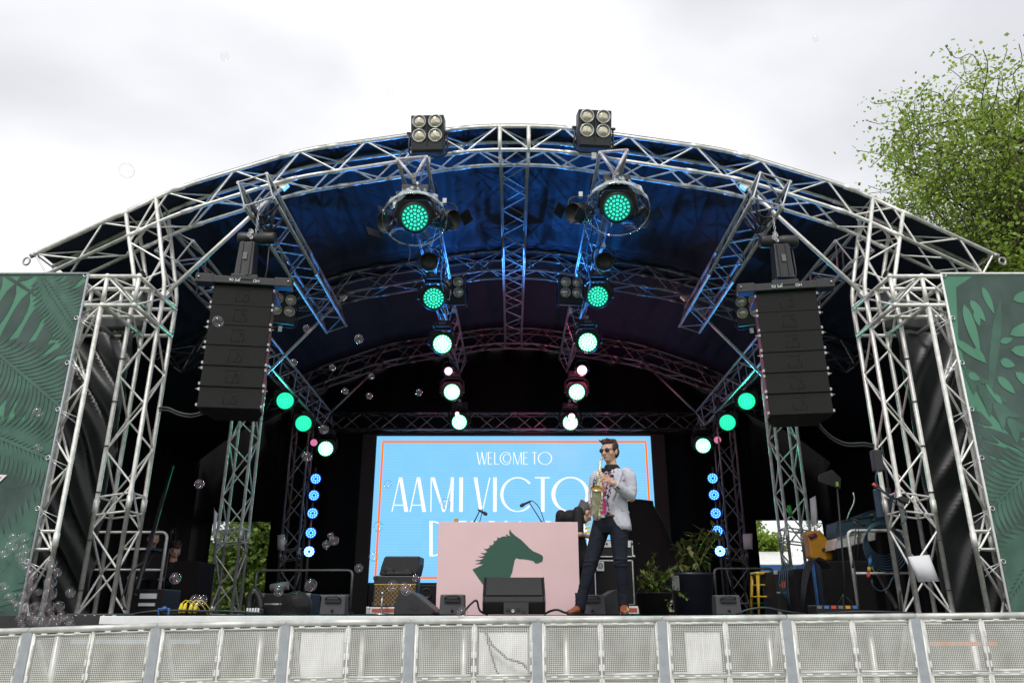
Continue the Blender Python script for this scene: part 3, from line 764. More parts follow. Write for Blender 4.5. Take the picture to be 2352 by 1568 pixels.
# ================================================================ lamps
def led_mat(nm, col, st): M[nm] = emit(nm, col, st)
led_mat('led_teal', (.04, .8, .56), 1.15); led_mat('led_teal_mid', (.04, .95, .52), 1.7); led_mat('led_white_green', (.6, 1, .8), 4)
led_mat('led_blue', (.1, .42, 1), 3); led_mat('led_blue_hot', (.25, .65, 1), 6); led_mat('led_pink', (1, .55, .68), 2.2); led_mat('led_pink_dim', (.9, .25, .5), .6)
led_mat('led_soft_teal', (.0, .3, .2), .3); led_mat('led_soft_green', (.0, .7, .28), .85); led_mat('led_soft_blue', (.0, .05, .9), 1.1)
def led_disc(parent, c, axis, r, m_on, m_off, rings=3, name='led_lens', centre=True, bulge=.0):
    """round lens plate, a polar grid whose cells are the lit lenses"""
    axis = Vector(axis).normalized(); a = Vector((1, 0, 0)); a = (a - axis * a.dot(axis)).normalized(); b = axis.cross(a); c = Vector(c)
    S = 36; rad = [0]; step = r / (rings + .62)
    for k in range(rings + 1):
        rc = k * step
        rad += [rc + step * .3] if k == 0 else [rc - step * .31, rc + step * .31]
    rad.append(r); mb = MB(); mi = []
    for i, q in enumerate(rad[1:]):
        for k in range(S):
            t = 2 * PI * (k + i * .0) / S; mb.v.append(c + (a * math.cos(t) + b * math.sin(t)) * q + axis * bulge * (1 - (q / r) ** 2))
    mb.v.append(c + axis * bulge); n0 = len(mb.v) - 1
    for k in range(S): mb.f.append((n0, k, (k + 1) % S)); mb.sm.append(False); mi.append(0 if centre else 1)
    for i in range(1, len(rad) - 1):
        ring = (i + 1) // 2
        for k in range(S):
            k2 = (k + 1) % S
            mb.f.append(((i - 1) * S + k, i * S + k, i * S + k2, (i - 1) * S + k2)); mb.sm.append(False)
            on = (i % 2 == 0) and ring <= rings
            per = 36 // (6 * max(1, ring)) if ring <= 3 else 2
            offk = {6: 2, 3: 1, 2: 1}.get(per, 1)
            mi.append(0 if on and (k + ring) % per >= offk else 1)
    o = mb.build(name, M[m_on], parent); o.data.materials.append(M[m_off]); o.data.polygons.foreach_set('material_index', mi)
    return o
def yoke(mb, c, w, drop, th=.022, depth=.05):
    """U bracket opening downwards round centre c"""
    c = Vector(c)
    mb.tube(fillet([c + Vector((-w, 0, -.02)), c + Vector((-w, 0, drop * .75)), c + Vector((-w * .6, 0, drop)), c + Vector((w * .6, 0, drop)), c + Vector((w, 0, drop * .75)), c + Vector((w, 0, -.02))], .05, 3), th, 8)
def wash(P, label, on, off, R_=.165, cover=False, drop=.34, name='wash_light', aim=None, reach=.5):
    P = Vector(P)
    t = thing(name, label, 'stage light', P + Vector((0, 0, drop + .1)), group='green moving wash lights')
    f = ((aim or Vector((0, 0, EYE))) - P).normalized()
    h = MB(); h.lathe(P - f * .0, -f, [(R_ * 1.03, -.03), (R_ * 1.16, -.02), (R_ * 1.18, .05), (R_ * 1.12, .12), (R_ * .95, .22), (R_ * .6, .28), (0, .29)], 28)
    head = h.build('lamp_head', M['dark'], t)
    bz = MB(); a = Vector((1, 0, 0)); a = (a - f * a.dot(f)).normalized(); u = a.cross(f)
    if u.z < 0: u = -u
    pl = [(-1.32, -.55), (-1.32, .75), (-.95, 1.28), (.95, 1.28), (1.32, .75), (1.32, -.55), (1.12, -.75)]
    arc = [(1.14 * math.cos(q), 1.14 * math.sin(q)) for q in [R(-38), R(-20), R(0), R(25), R(60), R(90), R(120), R(155), R(180), R(200), R(218)]]
    outer = pl[:-1]
    bz.prism([(x * R_, y * R_) for x, y in outer], lambda x, y, w: P + a * x + u * y - f * (.03 + w), .07)
    bz.build('bezel', M['dark'], head, .006)
    led_disc(head, P + f * .034, f, R_, on, off, 3, bulge=.012)
    y = MB(); c = P - f * .1; yoke(y, c, R_ * 1.42, drop - .06); y.build('yoke', M['dark'], t)
    b = MB(); b.box(c + Vector((0, 0, drop + .01)), (.34, .24, .11)); bb = b.build('base_box', M['dark'], t, .012)
    pn = MB(); pn.box(c + Vector((0, -.125, drop + .01)), (.12, .012, .05)); pn.build('display_panel', M['grey'], bb)
    k = MB(); k.box(c + Vector((0, 0, drop + .11)), (.06, .05, .1)); k.build('clamp', M['steel'], t, .006)
    if cover:
        cv = MB(); q0 = P + f * .03; fl_ = f; f = (f + Vector((0, 0, -.62))).normalized(); a = Vector((1, 0, 0)); a = (a - f * a.dot(f)).normalized(); u = a.cross(f); u = -u if u.z < 0 else u
        rng = [(.40, .06), (.405, .03), (.37, -.04), (.33, -.12), (.29, -.2), (.2, -.3), (.12, -.36)]
        vs = []; S = 40
        for j, (rr, hh) in enumerate(rng):
            for k_ in range(S):
                an = 2 * PI * k_ / S; wr = 1 + (.06 * math.sin(an * 7 + j) + .05 * math.sin(an * 13 + j * 2)) * min(1, j / 3)
                vs.append(q0 + (a * math.cos(an) * rr * .98 + u * math.sin(an) * rr * .86) * wr + f * hh + Vector((0, 0, .06 * j / 3)))
        cv.add(vs, [(j * S + k_, j * S + (k_ + 1) % S, (j + 1) * S + (k_ + 1) % S, (j + 1) * S + k_) for j in range(len(rng) - 1) for k_ in range(S)], False)
        cv.tube([vs[k_] for k_ in range(S)], .008, 6, closed=True)
        cv.build('rain_cover', M['rain'], t)
        up_ = MB(); SS = 16; vv = []
        for j, (rr, hh) in enumerate([(.39, .03), (.36, -.05), (.31, -.13), (.25, -.22), (.17, -.31), (.1, -.37)]):
            for k_ in range(SS + 1):
                an = R(25 + 130 * k_ / SS); wr = 1 + (.09 * math.sin(k_ * 2.4 + j * 1.7) + .05 * math.sin(k_ * 5.1 + j)) * min(1, j / 2) - .01
                vv.append(q0 + (a * math.cos(an) * rr * .98 + u * math.sin(an) * rr * .86) * wr + f * hh + Vector((0, 0, .02 * j + .035 * math.sin(k_ * 3.3 + j * 2) * min(1, j / 2))))
        up_.add(vv, [(j * (SS + 1) + k_, j * (SS + 1) + k_ + 1, (j + 1) * (SS + 1) + k_ + 1, (j + 1) * (SS + 1) + k_) for j in range(5) for k_ in range(SS)], False)
        up_.build('gathered_plastic', M['crinkle'], t)
        f = fl_
    sp = None
    if reach: sp = lamp(name + '_beam', P + f * .06, aim or Vector((0, 0, EYE)), (.05, 1, .62), 14 * reach, 'SPOT', 70, 1, .15)
    if sp: sp.parent = t; sp.location = Vector(sp.location) - ORG[t.name]
    return t
WL = [((953, 500, 8.35), 'led_teal', 'led_soft_teal', 1), ((996, 685, 11.1), 'led_teal_mid', 'led_soft_teal', 0), ((1016, 790, 12.7), 'led_white_green', 'led_soft_green', 0), ((1038, 900, 15.0), 'led_white_green', 'led_soft_green', 0), ((1055, 969, 16.4), 'led_white_green', 'led_soft_green', 0)]
WR = [((1418, 477, 8.35), 'led_teal', 'led_soft_teal', 1), ((1373, 681, 11.1), 'led_teal_mid', 'led_soft_teal', 0), ((1350, 786, 12.7), 'led_white_green', 'led_soft_green', 0), ((1325, 900, 15.0), 'led_white_green', 'led_soft_green', 0), ((1310, 970, 16.4), 'led_white_green', 'led_soft_green', 0)]
ordn = ['foremost', 'second', 'third', 'fourth', 'rearmost']
for side, LS in (('left', WL), ('right', WR)):
    for k, (p, on, off, cov) in enumerate(LS):
        lab = ('teal wash light under a clear rain cover at the front of the %s lighting truss' % side) if cov else '%s glowing green wash light along the %s triangular lighting truss' % (ordn[k], side)
        wash(W(*p), lab, on, off, cover=cov, drop=.34 if k < 3 else .36, reach=.5 if not cov else .35)
for side, LS in (('left', [(655, 920, 14.2), (697, 972, 15.2), (748, 1030, 16.3)]), ('right', [(1715, 921, 14.2), (1671, 970, 15.2), (1615, 1023, 16.3)])):
    for k, p in enumerate(LS):
        wash(W(*p), '%s green wash light in the descending row under the %s eave beam' % (['nearest', 'middle', 'farthest'][k], side), 'led_teal_mid' if k < 2 else 'led_white_green', 'led_soft_green', R_=.16, reach=9)
# pole drops that carry the two lower rows
for side, s in (('left', -1), ('right', 1)):
    a, b = W(640 if s < 0 else 1728, 860, 14.0), W(765 if s < 0 else 1600, 975, 16.6)
    pl = MB(); pl.tube((a, b), .024, 10)
    for q in (.04, .5, .96):
        c = a.lerp(b, q); pl.tube((c, Vector((c.x, c.y, EYE + 4.15))), .012, 6)
    tag(pl.build('light_bar', M['blue_alu']), 'sloping tube under the %s eave beam that carries three green lamps' % side, 'bar', 'light bars under the eaves')

def par_can(P, label, on, off, r, name, group, rings=2, centre=False, body='black', bracket=True, energy=0, col=None, target=None, ang=60):
    P = Vector(P); t = thing(name, label, 'stage light', P + Vector((0, 0, .2)), group=group)
    f = (Vector((0, 0, EYE + .3)) - P).normalized()
    h = MB(); h.lathe(P, -f, [(r * .98, -.01), (r * 1.15, -.012), (r * 1.17, .03), (r * 1.1, .08), (r * .8, .16), (0, .18)], 24)
    hd = h.build('can', M[body], t); led_disc(hd, P + f * .006, f, r, on, off, rings, centre=centre)
    if bracket:
        y = MB(); yoke(y, P - f * .06, r * 1.3, .2, .01); y.build('bracket', M[body], t)
    if energy:
        o = lamp(name + '_beam', P + f * .05, target, col, energy, 'SPOT', ang, .8, .08); o.parent = t; o.location = Vector(o.location) - ORG[t.name]
    return t
BL = [(725, 1099), (721, 1137), (718, 1178), (714, 1223), (710, 1266)]; BR = [(1637, 1098), (1640, 1136), (1644, 1178), (1648, 1218), (1654, 1265)]
pos5 = ['topmost', 'second from top', 'middle', 'fourth from top', 'lowest']
BLUE = (.03, .28, 1)
for side, LS, s in (('left', BL, -1), ('right', BR, 1)):
    for k, (x, y) in enumerate(LS):
        hot = (s > 0 and k == 4)
        par_can(W(x, y, 16.5), '%s blue lamp in the column standing %s of the big screen' % (pos5[k], side), 'led_blue_hot' if hot or k == 4 else 'led_blue', 'led_soft_blue', .112, 'par_lamp', 'blue lamps in upright columns', 2, False, bracket=False,
                energy=(2000 if k in (1, 3) else 900 if k == 2 else 0), col=BLUE, target=((-s * .9, 9.7, EYE + 6.2) if k != 2 else (s * 2.9, 10.2, EYE + 4.4)), ang=33 if k != 2 else 30)
    a, b = W(LS[0][0], LS[0][1] - 26, 16.72), W(LS[4][0], LS[4][1], 16.72)
    pl = MB(); pl.tube(((a.x, 16.72, DECK), (a.x, 16.72, a.z)), .024, 10); pl.tube(((a.x - .3, 16.72, DECK + .02), (a.x + .3, 16.72, DECK + .02)), .02, 8); pl.tube(((a.x, 16.45, DECK + .02), (a.x, 16.95, DECK + .02)), .02, 8)
    tag(pl.build('lamp_stand', M['black_truss']), 'upright pole stand behind the blue lamp column on the %s' % side, 'stand', 'poles behind the blue lamps')
PK = [((1030, 852, 13.9), 'burning pink-white lamp between the third and fourth green lamps, left truss', 1), ((1337, 850, 13.9), 'burning pink-white lamp between the third and fourth green lamps, right truss', 1.4), ((1050, 950, 15.9), 'pink-white lamp just above the rearmost green lamp of the left truss', .5), ((1313, 957, 15.9), 'pink-white lamp just above the rearmost green lamp of the right truss', 1)]
for p, lab, e_ in PK:
    par_can(W(*p), lab, 'led_pink', 'led_pink', .075 * (1.25 if e_ > 1.2 else 1 if e_ > .6 else .6), 'spot_lamp', 'pink-white spot lamps', 2, True, energy=45 * e_, col=(1, .35, .5), target=(W(*p).x * 2.2, 4, EYE - 1), ang=95)
for p, lab in (((721, 1016, 16.2), 'small dim pink lamp beside the farthest green lamp on the left'), ((1648, 1010, 16.2), 'small dim pink lamp beside the farthest green lamp on the right')):
    par_can(W(*p), lab, 'led_pink_dim', 'led_pink_dim', .075, 'spot_lamp', 'pink spot lamps beside the side rows', 1, True)
for q, e_ in ((PK[0][0], 10), (PK[1][0], 28), (PK[3][0], 16)):
    lamp('pink_lamp_spill', W(*q) + Vector((0, .25, -.15)), None, (1, .12, .3), e_, 'POINT', size=.08)
# dark fixtures hanging on the lighting trusses
def profile_lamp(P, label, yaw, pitch=-.35, sc=1):
    P = Vector(P); t = thing('par_can', label, 'stage light', P + Vector((0, 0, .28)), group='unlit black lamps on the lighting trusses')
    f = Vector((math.sin(yaw) * math.cos(pitch), -math.cos(yaw) * math.cos(pitch), math.sin(pitch)))
    h = MB(); h.lathe(P - f * .17 * sc, f, [(0, 0), (.1 * sc, .01), (.12 * sc, .06), (.125 * sc, .18), (.135 * sc, .2), (.135 * sc, .34), (.125 * sc, .35), (.115 * sc, .3), (0, .3)], 20)
    b = h.build('can', M['black'], t)
    fl = MB(); a = f.orthogonal().normalized(); u = f.cross(a)
    for k in range(10):
        an = 2 * PI * k / 10; fl.box(P + (a * math.cos(an) + u * math.sin(an)) * .128 * sc, (.02, .02, .16 * sc), Vector(f).to_track_quat('Z', 'Y').to_matrix())
    fl.build('cooling_fin', M['black'], b)
    y = MB(); yoke(y, P, .165 * sc, .24, .012); y.build('yoke', M['black'], t)
    k = MB(); k.box(P + Vector((0, 0, .27)), (.05, .05, .07)); k.build('clamp', M['steel'], t)
    dr = MB(); c = P + f * .18 * sc
    for q in (-1, 1): dr.box(c + a * q * .17 * sc + f * .06, (.004, .2 * sc, .16 * sc), Vector(a).to_track_quat('X', 'Z').to_matrix())
    dr.build('barn_door', M['black'], t)
for x, y_, D, lab, yw in [(1020, 505, 8.75, 'unlit black lamp with barn doors behind the rain-covered light, left truss', .9), (905, 512, 8.75, 'unlit black lamp left of the rain-covered light, left truss', -.7), (985, 603, 10.1, 'unlit black lamp just above the second green light, left truss', .1), (1335, 490, 8.75, 'unlit black lamp left of the rain-covered light, right truss', -.8), (1455, 500, 8.75, 'unlit black lamp right of the rain-covered light, right truss', .8), (1388, 603, 10.1, 'unlit black lamp just above the second green light, right truss', -.1)]:
    profile_lamp(W(x, y_, D), lab, yw)

def blinder(P, label, sc=1.0, yaw=0, lit='glassl', tilt=.25):
    P = Vector(P); t = thing('blinder_light', label, 'stage light', P - Vector((0, 0, .3 * sc)), rot=(0, 0, 0), group='four-lamp blinder lights')
    Rm = rz(yaw) @ rx(tilt)
    X = lambda x, y, z: P + Rm @ Vector((x, y, z)) * sc
    h = MB(); h.box(X(0, .08, 0), (.42 * sc, .2 * sc, .48 * sc), Rm); hs = h.build('housing', M['black'], t, .012)
    sp = MB(); sp.box(X(0, -.03, .035), (.012 * sc, .03 * sc, .38 * sc), Rm); sp.build('divider', M['black'], hs)
    for ix in (-1, 1):
        for iz in (-1, 1):
            c = X(ix * .102, -.02, .055 + iz * .092 * 1.0); ax = Rm @ Vector((0, -1, 0))
            l = MB(); l.lathe(c, ax, [(.088 * sc, -.02), (.09 * sc, .022), (.078 * sc, .028), (.072 * sc, .005)], 24); lo = l.build('lamp_ring', M['steel'], hs)
            g = MB(); g.lathe(c, ax, [(.073 * sc, .004), (.05 * sc, .018), (.025 * sc, .024), (0, .026)], 20); g.build('lamp_glass', M['glassl'], lo)
    fl = MB(); fl.box(X(0, -.025, -.17), (.38 * sc, .02 * sc, .1 * sc), Rm); fl.build('front_flap', M['dark'], hs)
    y = MB(); y.tube(fillet([X(-.24, .06, .03), X(-.25, .06, -.22), X(-.2, .06, -.29), X(.2, .06, -.29), X(.25, .06, -.22), X(.24, .06, .03)], .05, 3), .012 * sc, 8)
    y.build('yoke', M['black'], t)
    for q in (-1, 1): MB().box(X(q * .25, .06, .03), (.05 * sc, .03 * sc, .03 * sc), Rm).build('knob', M['dark'], t, .004)
    c = MB(); c.box(X(0, .06, -.33), (.06, .05, .08), Rm); c.build('clamp', M['steel'], t)
blinder(W(982, 307, 8.3), 'black four-lamp blinder light on top of the front arch, left of the crown', 1.0, -.04)
blinder(W(1366, 296, 8.3), 'black four-lamp blinder light on top of the front arch, right of the crown', 1.02, .08)
blinder(W(1040, 668, 12.15), 'dim blinder light hanging under the middle arch, left truss', 1.0, -.1)
blinder(W(1312, 668, 12.15), 'dim blinder light hanging under the middle arch, right truss', 1.0, .1)
blinder(W(650, 708, 11.5), 'blinder light half hidden behind the left speaker stack', 1.0, .4)
blinder(W(1720, 712, 11.5), 'blinder light half hidden behind the right speaker stack', 1.0, -.4)

# ================================================================ speaker stacks and hoists
def line_array(s, cx, ytop, yaw, side, txt):
    D = 8.35; P = W(cx, ytop, D); P = Vector((P.x, 8.4, P.z))
    t = thing('line_array', 'hanging stack of six black speaker cabinets, %s of the stage' % side, 'speaker', P, rot=(0, 0, yaw), group='hanging speaker stacks')
    fr = MB(); fr.box((0, -.22, -.04), (.98, .14, .09)); fr.box((-.44, -.22, -.035), (.2, .15, .11)); fr.box((.44, -.22, -.035), (.2, .15, .11)); fr.box((0, -.22, .0), (.3, .16, .07))
    for q in (-.3, .3): fr.box((q, .05, -.05), (.06, .6, .07))
    b = fr.build('rigging_beam', M['dark'], t, .008, world=False)
    for q in (-.5, .5): MB().ball((q, -.3, -.03), .014).build('pin', M['steel'], b, world=False)
    for k, tx in enumerate(txt):
        put_text('frame_lettering', tx, Vector((-.1 + k * .24, -.303, -.045)), .05, M['white'], b, upside=True)
    zc = -.1; H = .245
    for k in range(6):
        tl = -.012 * k; c = Vector((0, 0, zc - H / 2))
        m = MB(); Rm = rx(tl)
        # trapezoid cabinet, wide front, narrow back
        w, d = .335, .24
        pl = [(-w, -d), (w, -d), (w, -.05), (w * .72, d), (-w * .72, d), (-w, -.05)]
        m.prism(pl, lambda x, y, z: c + Rm @ Vector((x, y, z - H / 2 + .001)), H - .002)
        cab = m.build('speaker_cabinet', M['cab'], t, .006, world=False)
        g = MB(); g.box(c + Rm @ Vector((0, -d - .004, 0)), (w * 1.97, .012, H - .005), Rm); gr = g.build('grille', M['grille'], cab, .004, world=False)
        lg = MB(); q = .07
        for a_, b_ in (((-q, q), (q, q)), ((q, q), (q, -q)), ((q, -q), (-q, -q)), ((-q, -q), (-q, q)), ((-q * .1, -q), (q * .35, -q * .1)), ((q * .35, -q * .1), (q * .95, q * .35)), ((q * .3, q), (q * .3, q * .35)), ((q * .3, q * .35), (q, q * .35))):
            lg.tube((c + Rm @ Vector((a_[0], -d - .012, a_[1])), c + Rm @ Vector((b_[0], -d - .012, b_[1]))), .002, 4)
        lg.build('grille_emblem', M['black'], gr, world=False)
        hw = MB()
        for sx in (-1, 1):
            for zz in (-.09, .09): hw.box(c + Rm @ Vector((sx * (w + .008), -d + .02, zz)), (.02, .05, .03), Rm)
            hw.tube((c + Rm @ Vector((sx * w, -d + .03, .1)), c + Rm @ Vector((sx * (w + .05), -d + .03, .1))), .007, 6)
        hw.build('rigging_hardware', M['sleeve'], cab, world=False)
        zc -= H
    return t
def put_text(name, txt, P, size, m, parent, upside=False, rot=None, font=None):
    cu = bpy.data.curves.new(name, 'FONT'); cu.body = txt; cu.size = size; cu.align_x = 'CENTER'; cu.align_y = 'CENTER'; cu.extrude = .001
    o = bpy.data.objects.new(name, cu); COL.objects.link(o)
    dg = bpy.context.evaluated_depsgraph_get(); me = bpy.data.meshes.new_from_object(o.evaluated_get(dg))
    bpy.data.objects.remove(o)
    Mx = Matrix.Translation(P) @ ((rot or Matrix()).to_4x4()) @ Matrix.Rotation(PI / 2, 4, 'X') @ (Matrix.Rotation(PI, 4, 'Z') if upside else Matrix())
    me.transform(Mx); me.materials.clear(); me.materials.append(m)
    o = bpy.data.objects.new(name, me); COL.objects.link(o)
    if parent: o.parent = parent
    return o
line_array(-1, 568, 655, R(8.5), 'left', ('JPS 06', 'HD'))
line_array(1, 1797, 667, R(-9), 'right', ('JPS 05', 'HD'))
def hoist(P, bag, label, s):
    P = Vector(P); t = thing('chain_hoist', label, 'hoist', P, group='chain hoists above the speaker stacks')
    m = MB(); m.lathe(P + Vector((-.22, 0, 0)), (1, 0, 0), [(0, 0), (.07, 0), (.078, .02), (.078, .16), (.07, .17), (.07, .25), (.078, .26), (.078, .43), (.07, .45), (0, .45)], 20)
    m.build('motor', M['dark'], t)
    b = MB(); B = Vector(bag); b.box(B, (.21, .18, .44), taper=(.86, .86)); bg_ = b.build('chain_bag', M['vinyl'], t, .01)
    for q in (-.05, .05): MB().box(B + Vector((q, -.092, 0)), (.03, .006, .44), rx(-.03)).build('strap', M['black'], bg_)
    MB().box(B + Vector((0, -.094, .03)), (.05, .006, .09), rx(-.03)).build('paper_tag', M['grey'], bg_)
    c = MB()
    for k in range(14): 
        q = P + Vector((-.02, 0, .09 + k * .035)); c.tube([q + Vector((math.cos(a) * .012 * (k % 2), math.cos(a) * .012 * (1 - k % 2), math.sin(a) * .022)) for a in [u * PI / 4 for u in range(8)]], .004, 5, closed=True)
    for k in range(9):
        q = P + Vector((-.06 + .02 * math.sin(k), -.08, .07 - k * .012)); c.tube([q + Vector((math.cos(a) * .02, 0, math.sin(a) * .02)) for a in [u * PI / 4 for u in range(8)]], .004, 5, closed=True)
    c.build('chain', M['steel'], t)
    h = MB(); h.tube([P + Vector((-.02, 0, -.07)), Vector((P.x - .02, P.y, B.z - .28))], .012, 6); h.tube([Vector((P.x - .02, P.y, B.z - .26)) + Vector((math.cos(a) * .035, 0, math.sin(a) * .04)) for a in [u * PI / 6 for u in range(10)]], .01, 6); h.build('hook', M['sleeve'], t)
    w = MB(); w.tube([P + Vector((.16, 0, -.06)), P + Vector((.17, 0, -.4)), P + Vector((.12, .05, -.75))], .009, 6); w.build('power_cable', M['cable'], t)
hoist(W(590, 548, 8.4), W(568, 600, 8.2), 'black chain hoist with chain bag above the left speaker stack', -1)
hoist(W(1787, 555, 8.4), W(1795, 605, 8.2), 'black chain hoist with chain bag above the right speaker stack', 1)
for s, pts, lab in ((-1, [(365, 937), (385, 935), (405, 945), (425, 951), (445, 952), (467, 945)], 'cable sagging from the left front tower to the left speaker stack'), (1, [(1880, 970), (1890, 985), (1912, 1005), (1945, 1020), (1985, 1016), (2008, 1022)], 'cable bundle sagging from the right speaker stack to the right front tower')):
    c = MB(); P = [W(x, y, 8.6) for x, y in pts]; P = fillet(P, .2, 4)
    c.tube(P, .014, 6); c.tube([p + Vector((0, .01, -.028)) for p in P], .012, 6)
    tag(c.build('speaker_cable', M['cable']), lab, 'cable', 'speaker cables')

# ================================================================ big screen
SD = 17.15
tl, tr_, br, bl = W(865, 1001, SD), W(1498, 1000, SD), W(1510, 1337, SD), W(847, 1337, SD)
xl, xr, zt, zb = (tl.x + bl.x) / 2, (tr_.x + br.x) / 2, tl.z, bl.z
t = thing('led_screen', 'big lit blue screen reading WELCOME TO in white letters behind the pink booth', 'screen', ((xl + xr) / 2, SD, DECK))
def mat_screen():
    m = emit('screen_blue', (.2, .54, .91), 1.0); nt = m.node_tree; N = nt.nodes.new; L = nt.links.new
    tc = N('ShaderNodeTexCoord'); sep = N('ShaderNodeSeparateXYZ'); L(tc.outputs['Object'], sep.inputs[0])
    mp = N('ShaderNodeMapping'); mp.inputs['Scale'].default_value = (2, 2, 2); L(tc.outputs['Object'], mp.inputs[0])
    ch = N('ShaderNodeTexChecker'); ch.inputs['Scale'].default_value = 1; ch.inputs[1].default_value = (.197, .535, .905, 1); ch.inputs[2].default_value = (.203, .545, .915, 1); L(mp.outputs[0], ch.inputs[0])
    wv = N('ShaderNodeMath'); wv.operation = 'PINGPONG'; wv.inputs[1].default_value = .03; L(sep.outputs[2], wv.inputs[0])
    mr = N('ShaderNodeMapRange'); mr.inputs['From Max'].default_value = .03; mr.inputs['To Min'].default_value = .93; mr.inputs['To Max'].default_value = 1.03; L(wv.outputs[0], mr.inputs[0])
    b = nt.nodes['Principled BSDF']; L(ch.outputs[0], b.inputs['Emission Color']); L(mr.outputs[0], b.inputs['Emission Strength']); b.inputs['Base Color'].default_value = (.01, .01, .01, 1)
    return m
M['screen'] = mat_screen(); M['s_white'] = emit('screen_white', (.9, .92, 1), .95); M['s_orange'] = emit('screen_orange', (1, .17, .0), 1.0)
sb = MB(); sb.box(((xl + xr) / 2, SD + .06, (zt + zb) / 2), (xr - xl, .1, zt - zb)); face = sb.build('screen_face', M['screen'], t)
yy = SD + .004
fr = MB(); x0, x1 = W(880, 1013, yy).x, W(1483, 1013, yy).x; z1, z0 = W(880, 1014, yy).z, W(870, 1326, yy).z
for c, d in ((((x0 + x1) / 2, yy, z1), (x1 - x0 + .03, .006, .042)), (((x0 + x1) / 2, yy, z0), (x1 - x0 + .03, .006, .042)), ((x0, yy, (z0 + z1) / 2), (.042, .006, z1 - z0 - .05)), ((x1, yy, (z0 + z1) / 2), (.042, .006, z1 - z0 - .05))): fr.box(c, d)
fr.build('orange_border', M['s_orange'], face)
def C7(x, y): p = W(774 + x * .34176, 1032.5 + y * .34176, SD); return Vector((p.x, SD + .003, p.z))
def letters(name, strokes, mm):
    b = MB()
    for st in strokes:
        k = st[0]
        if k == 'p':   # polygon
            b.add([C7(*q) for q in st[1]], [tuple(range(len(st[1])))])
        else:          # ring or arc: cx cy rx ry thick-side thick-top a0 a1
            _, cx, cy, rx_, ry_, tx, ty, a0, a1 = st; n = 40; vs = []
            for i in range(n + 1):
                a = R(a0 + (a1 - a0) * i / n); vs += [C7(cx + rx_ * math.cos(a), cy - ry_ * math.sin(a)), C7(cx + (rx_ - tx) * math.cos(a), cy - (ry_ - ty) * math.sin(a))]
            b.add(vs, [(2 * i, 2 * i + 1, 2 * i + 3, 2 * i + 2) for i in range(n)])
    return b.build(name, M[mm], face)
def bar(x0, y0, x1, y1, w0, w1=None):
    w1 = w0 if w1 is None else w1
    return ('p', [(x0 - w0 / 2, y0), (x0 + w0 / 2, y0), (x1 + w1 / 2, y1), (x1 - w1 / 2, y1)])
def hb(x0, x1, y, h): return ('p', [(x0, y - h / 2), (x1, y - h / 2), (x1, y + h / 2), (x0, y + h / 2)])
T0, B0 = 185, 416
letters('line_two_letters', [
    bar(421, T0, 369, B0, 7), bar(428, T0, 466, B0, 22, 26), hb(384, 456, 371, 6),
    bar(541, T0, 491, B0, 7), bar(548, T0, 586, B0, 22, 26), hb(505, 578, 371, 6),
    bar(633, T0, 631, B0, 7), bar(645, T0, 715, B0, 24, 12), bar(778, T0, 722, B0, 7), bar(775, T0, 771, B0, 20), bar(835, T0, 833, B0, 24),
    bar(931, T0, 968, B0, 24, 20), bar(1027, T0, 977, B0, 7), bar(1062, T0, 1061, B0, 24),
    ('r', 1214, 300, 116, 117, 20, 7, 40, 318),
    hb(1330, 1430, 187, 7), bar(1383, T0, 1383, B0, 24),
    ('r', 1569, 300, 128, 119, 26, 8, 0, 360),
    bar(1735, T0, 1735, B0, 22), ('r', 1748, 245, 62, 60, 20, 7, -90, 90), bar(1755, 300, 1810, B0, 22),
    bar(1850, T0, 1852, B0, 24), bar(1925, T0, 1878, B0, 7), bar(1932, T0, 1975, B0, 24), hb(1893, 1962, 371, 6)], 's_white')
T1, B1 = 16, 98
letters('line_one_letters', [
    bar(941, T1, 957, B1, 7), bar(975, T1, 960, B1, 3), bar(973, T1, 990, B1, 7), bar(1008, T1, 993, B1, 3),
    bar(1017, T1, 1017, B1, 6), hb(1017, 1044, T1 + 1.5, 3), hb(1017, 1040, 54, 3), hb(1017, 1044, B1 - 1.5, 3),
    bar(1060, T1, 1060, B1, 6), hb(1060, 1090, B1 - 1.5, 3),
    ('r', 1136, 57, 42, 43, 6, 3, 42, 318), ('r', 1143, 57, 28, 29, 5, 3, 0, 360),
    bar(1186, T1, 1186, B1, 3), bar(1189, T1, 1213, B1, 6), bar(1238, T1, 1216, B1, 3), bar(1238, T1, 1240, B1, 6),
    bar(1255, T1, 1255, B1, 6), hb(1255, 1283, T1 + 1.5, 3), hb(1255, 1279, 54, 3), hb(1255, 1285, B1 - 1.5, 3),
    hb(1310, 1346, T1 + 1.5, 3), bar(1328, T1, 1328, B1, 6), ('r', 1398, 57, 48, 43, 7, 3, 0, 360)], 's_white')
T2, B2 = 478, 714
def Dl(x, w): return [bar(x + 10, T2, x + 10, B2, 22), ('r', x + 16, 596, w, 118, 22, 7, -90, 90)]
letters('line_three_letters', Dl(622, 118) + [bar(800, T2, 800, B2, 22), hb(800, 870, T2 + 3, 7), hb(800, 860, 590, 7), hb(800, 872, B2 - 3, 7)] +
        [bar(912, T2, 912, B2, 22), ('r', 922, 540, 62, 62, 20, 7, -90, 90), bar(930, 600, 985, B2, 22)] +
        [bar(1030, T2, 1030, B2, 22), ('r', 1040, 530, 56, 52, 20, 7, -90, 90), ('r', 1040, 648, 66, 66, 20, 7, -90, 90)] +
        [bar(1135, T2, 1180, 600, 22), bar(1232, T2, 1186, 600, 8), bar(1183, 595, 1183, B2, 22)] + Dl(1400, 100) +
        [bar(1570, T2, 1528, B2, 7), bar(1577, T2, 1618, B2, 24), hb(1542, 1605, 670, 6), bar(1645, T2, 1690, 600, 22), bar(1742, T2, 1696, 600, 8), bar(1693, 595, 1693, B2, 22)], 's_white')
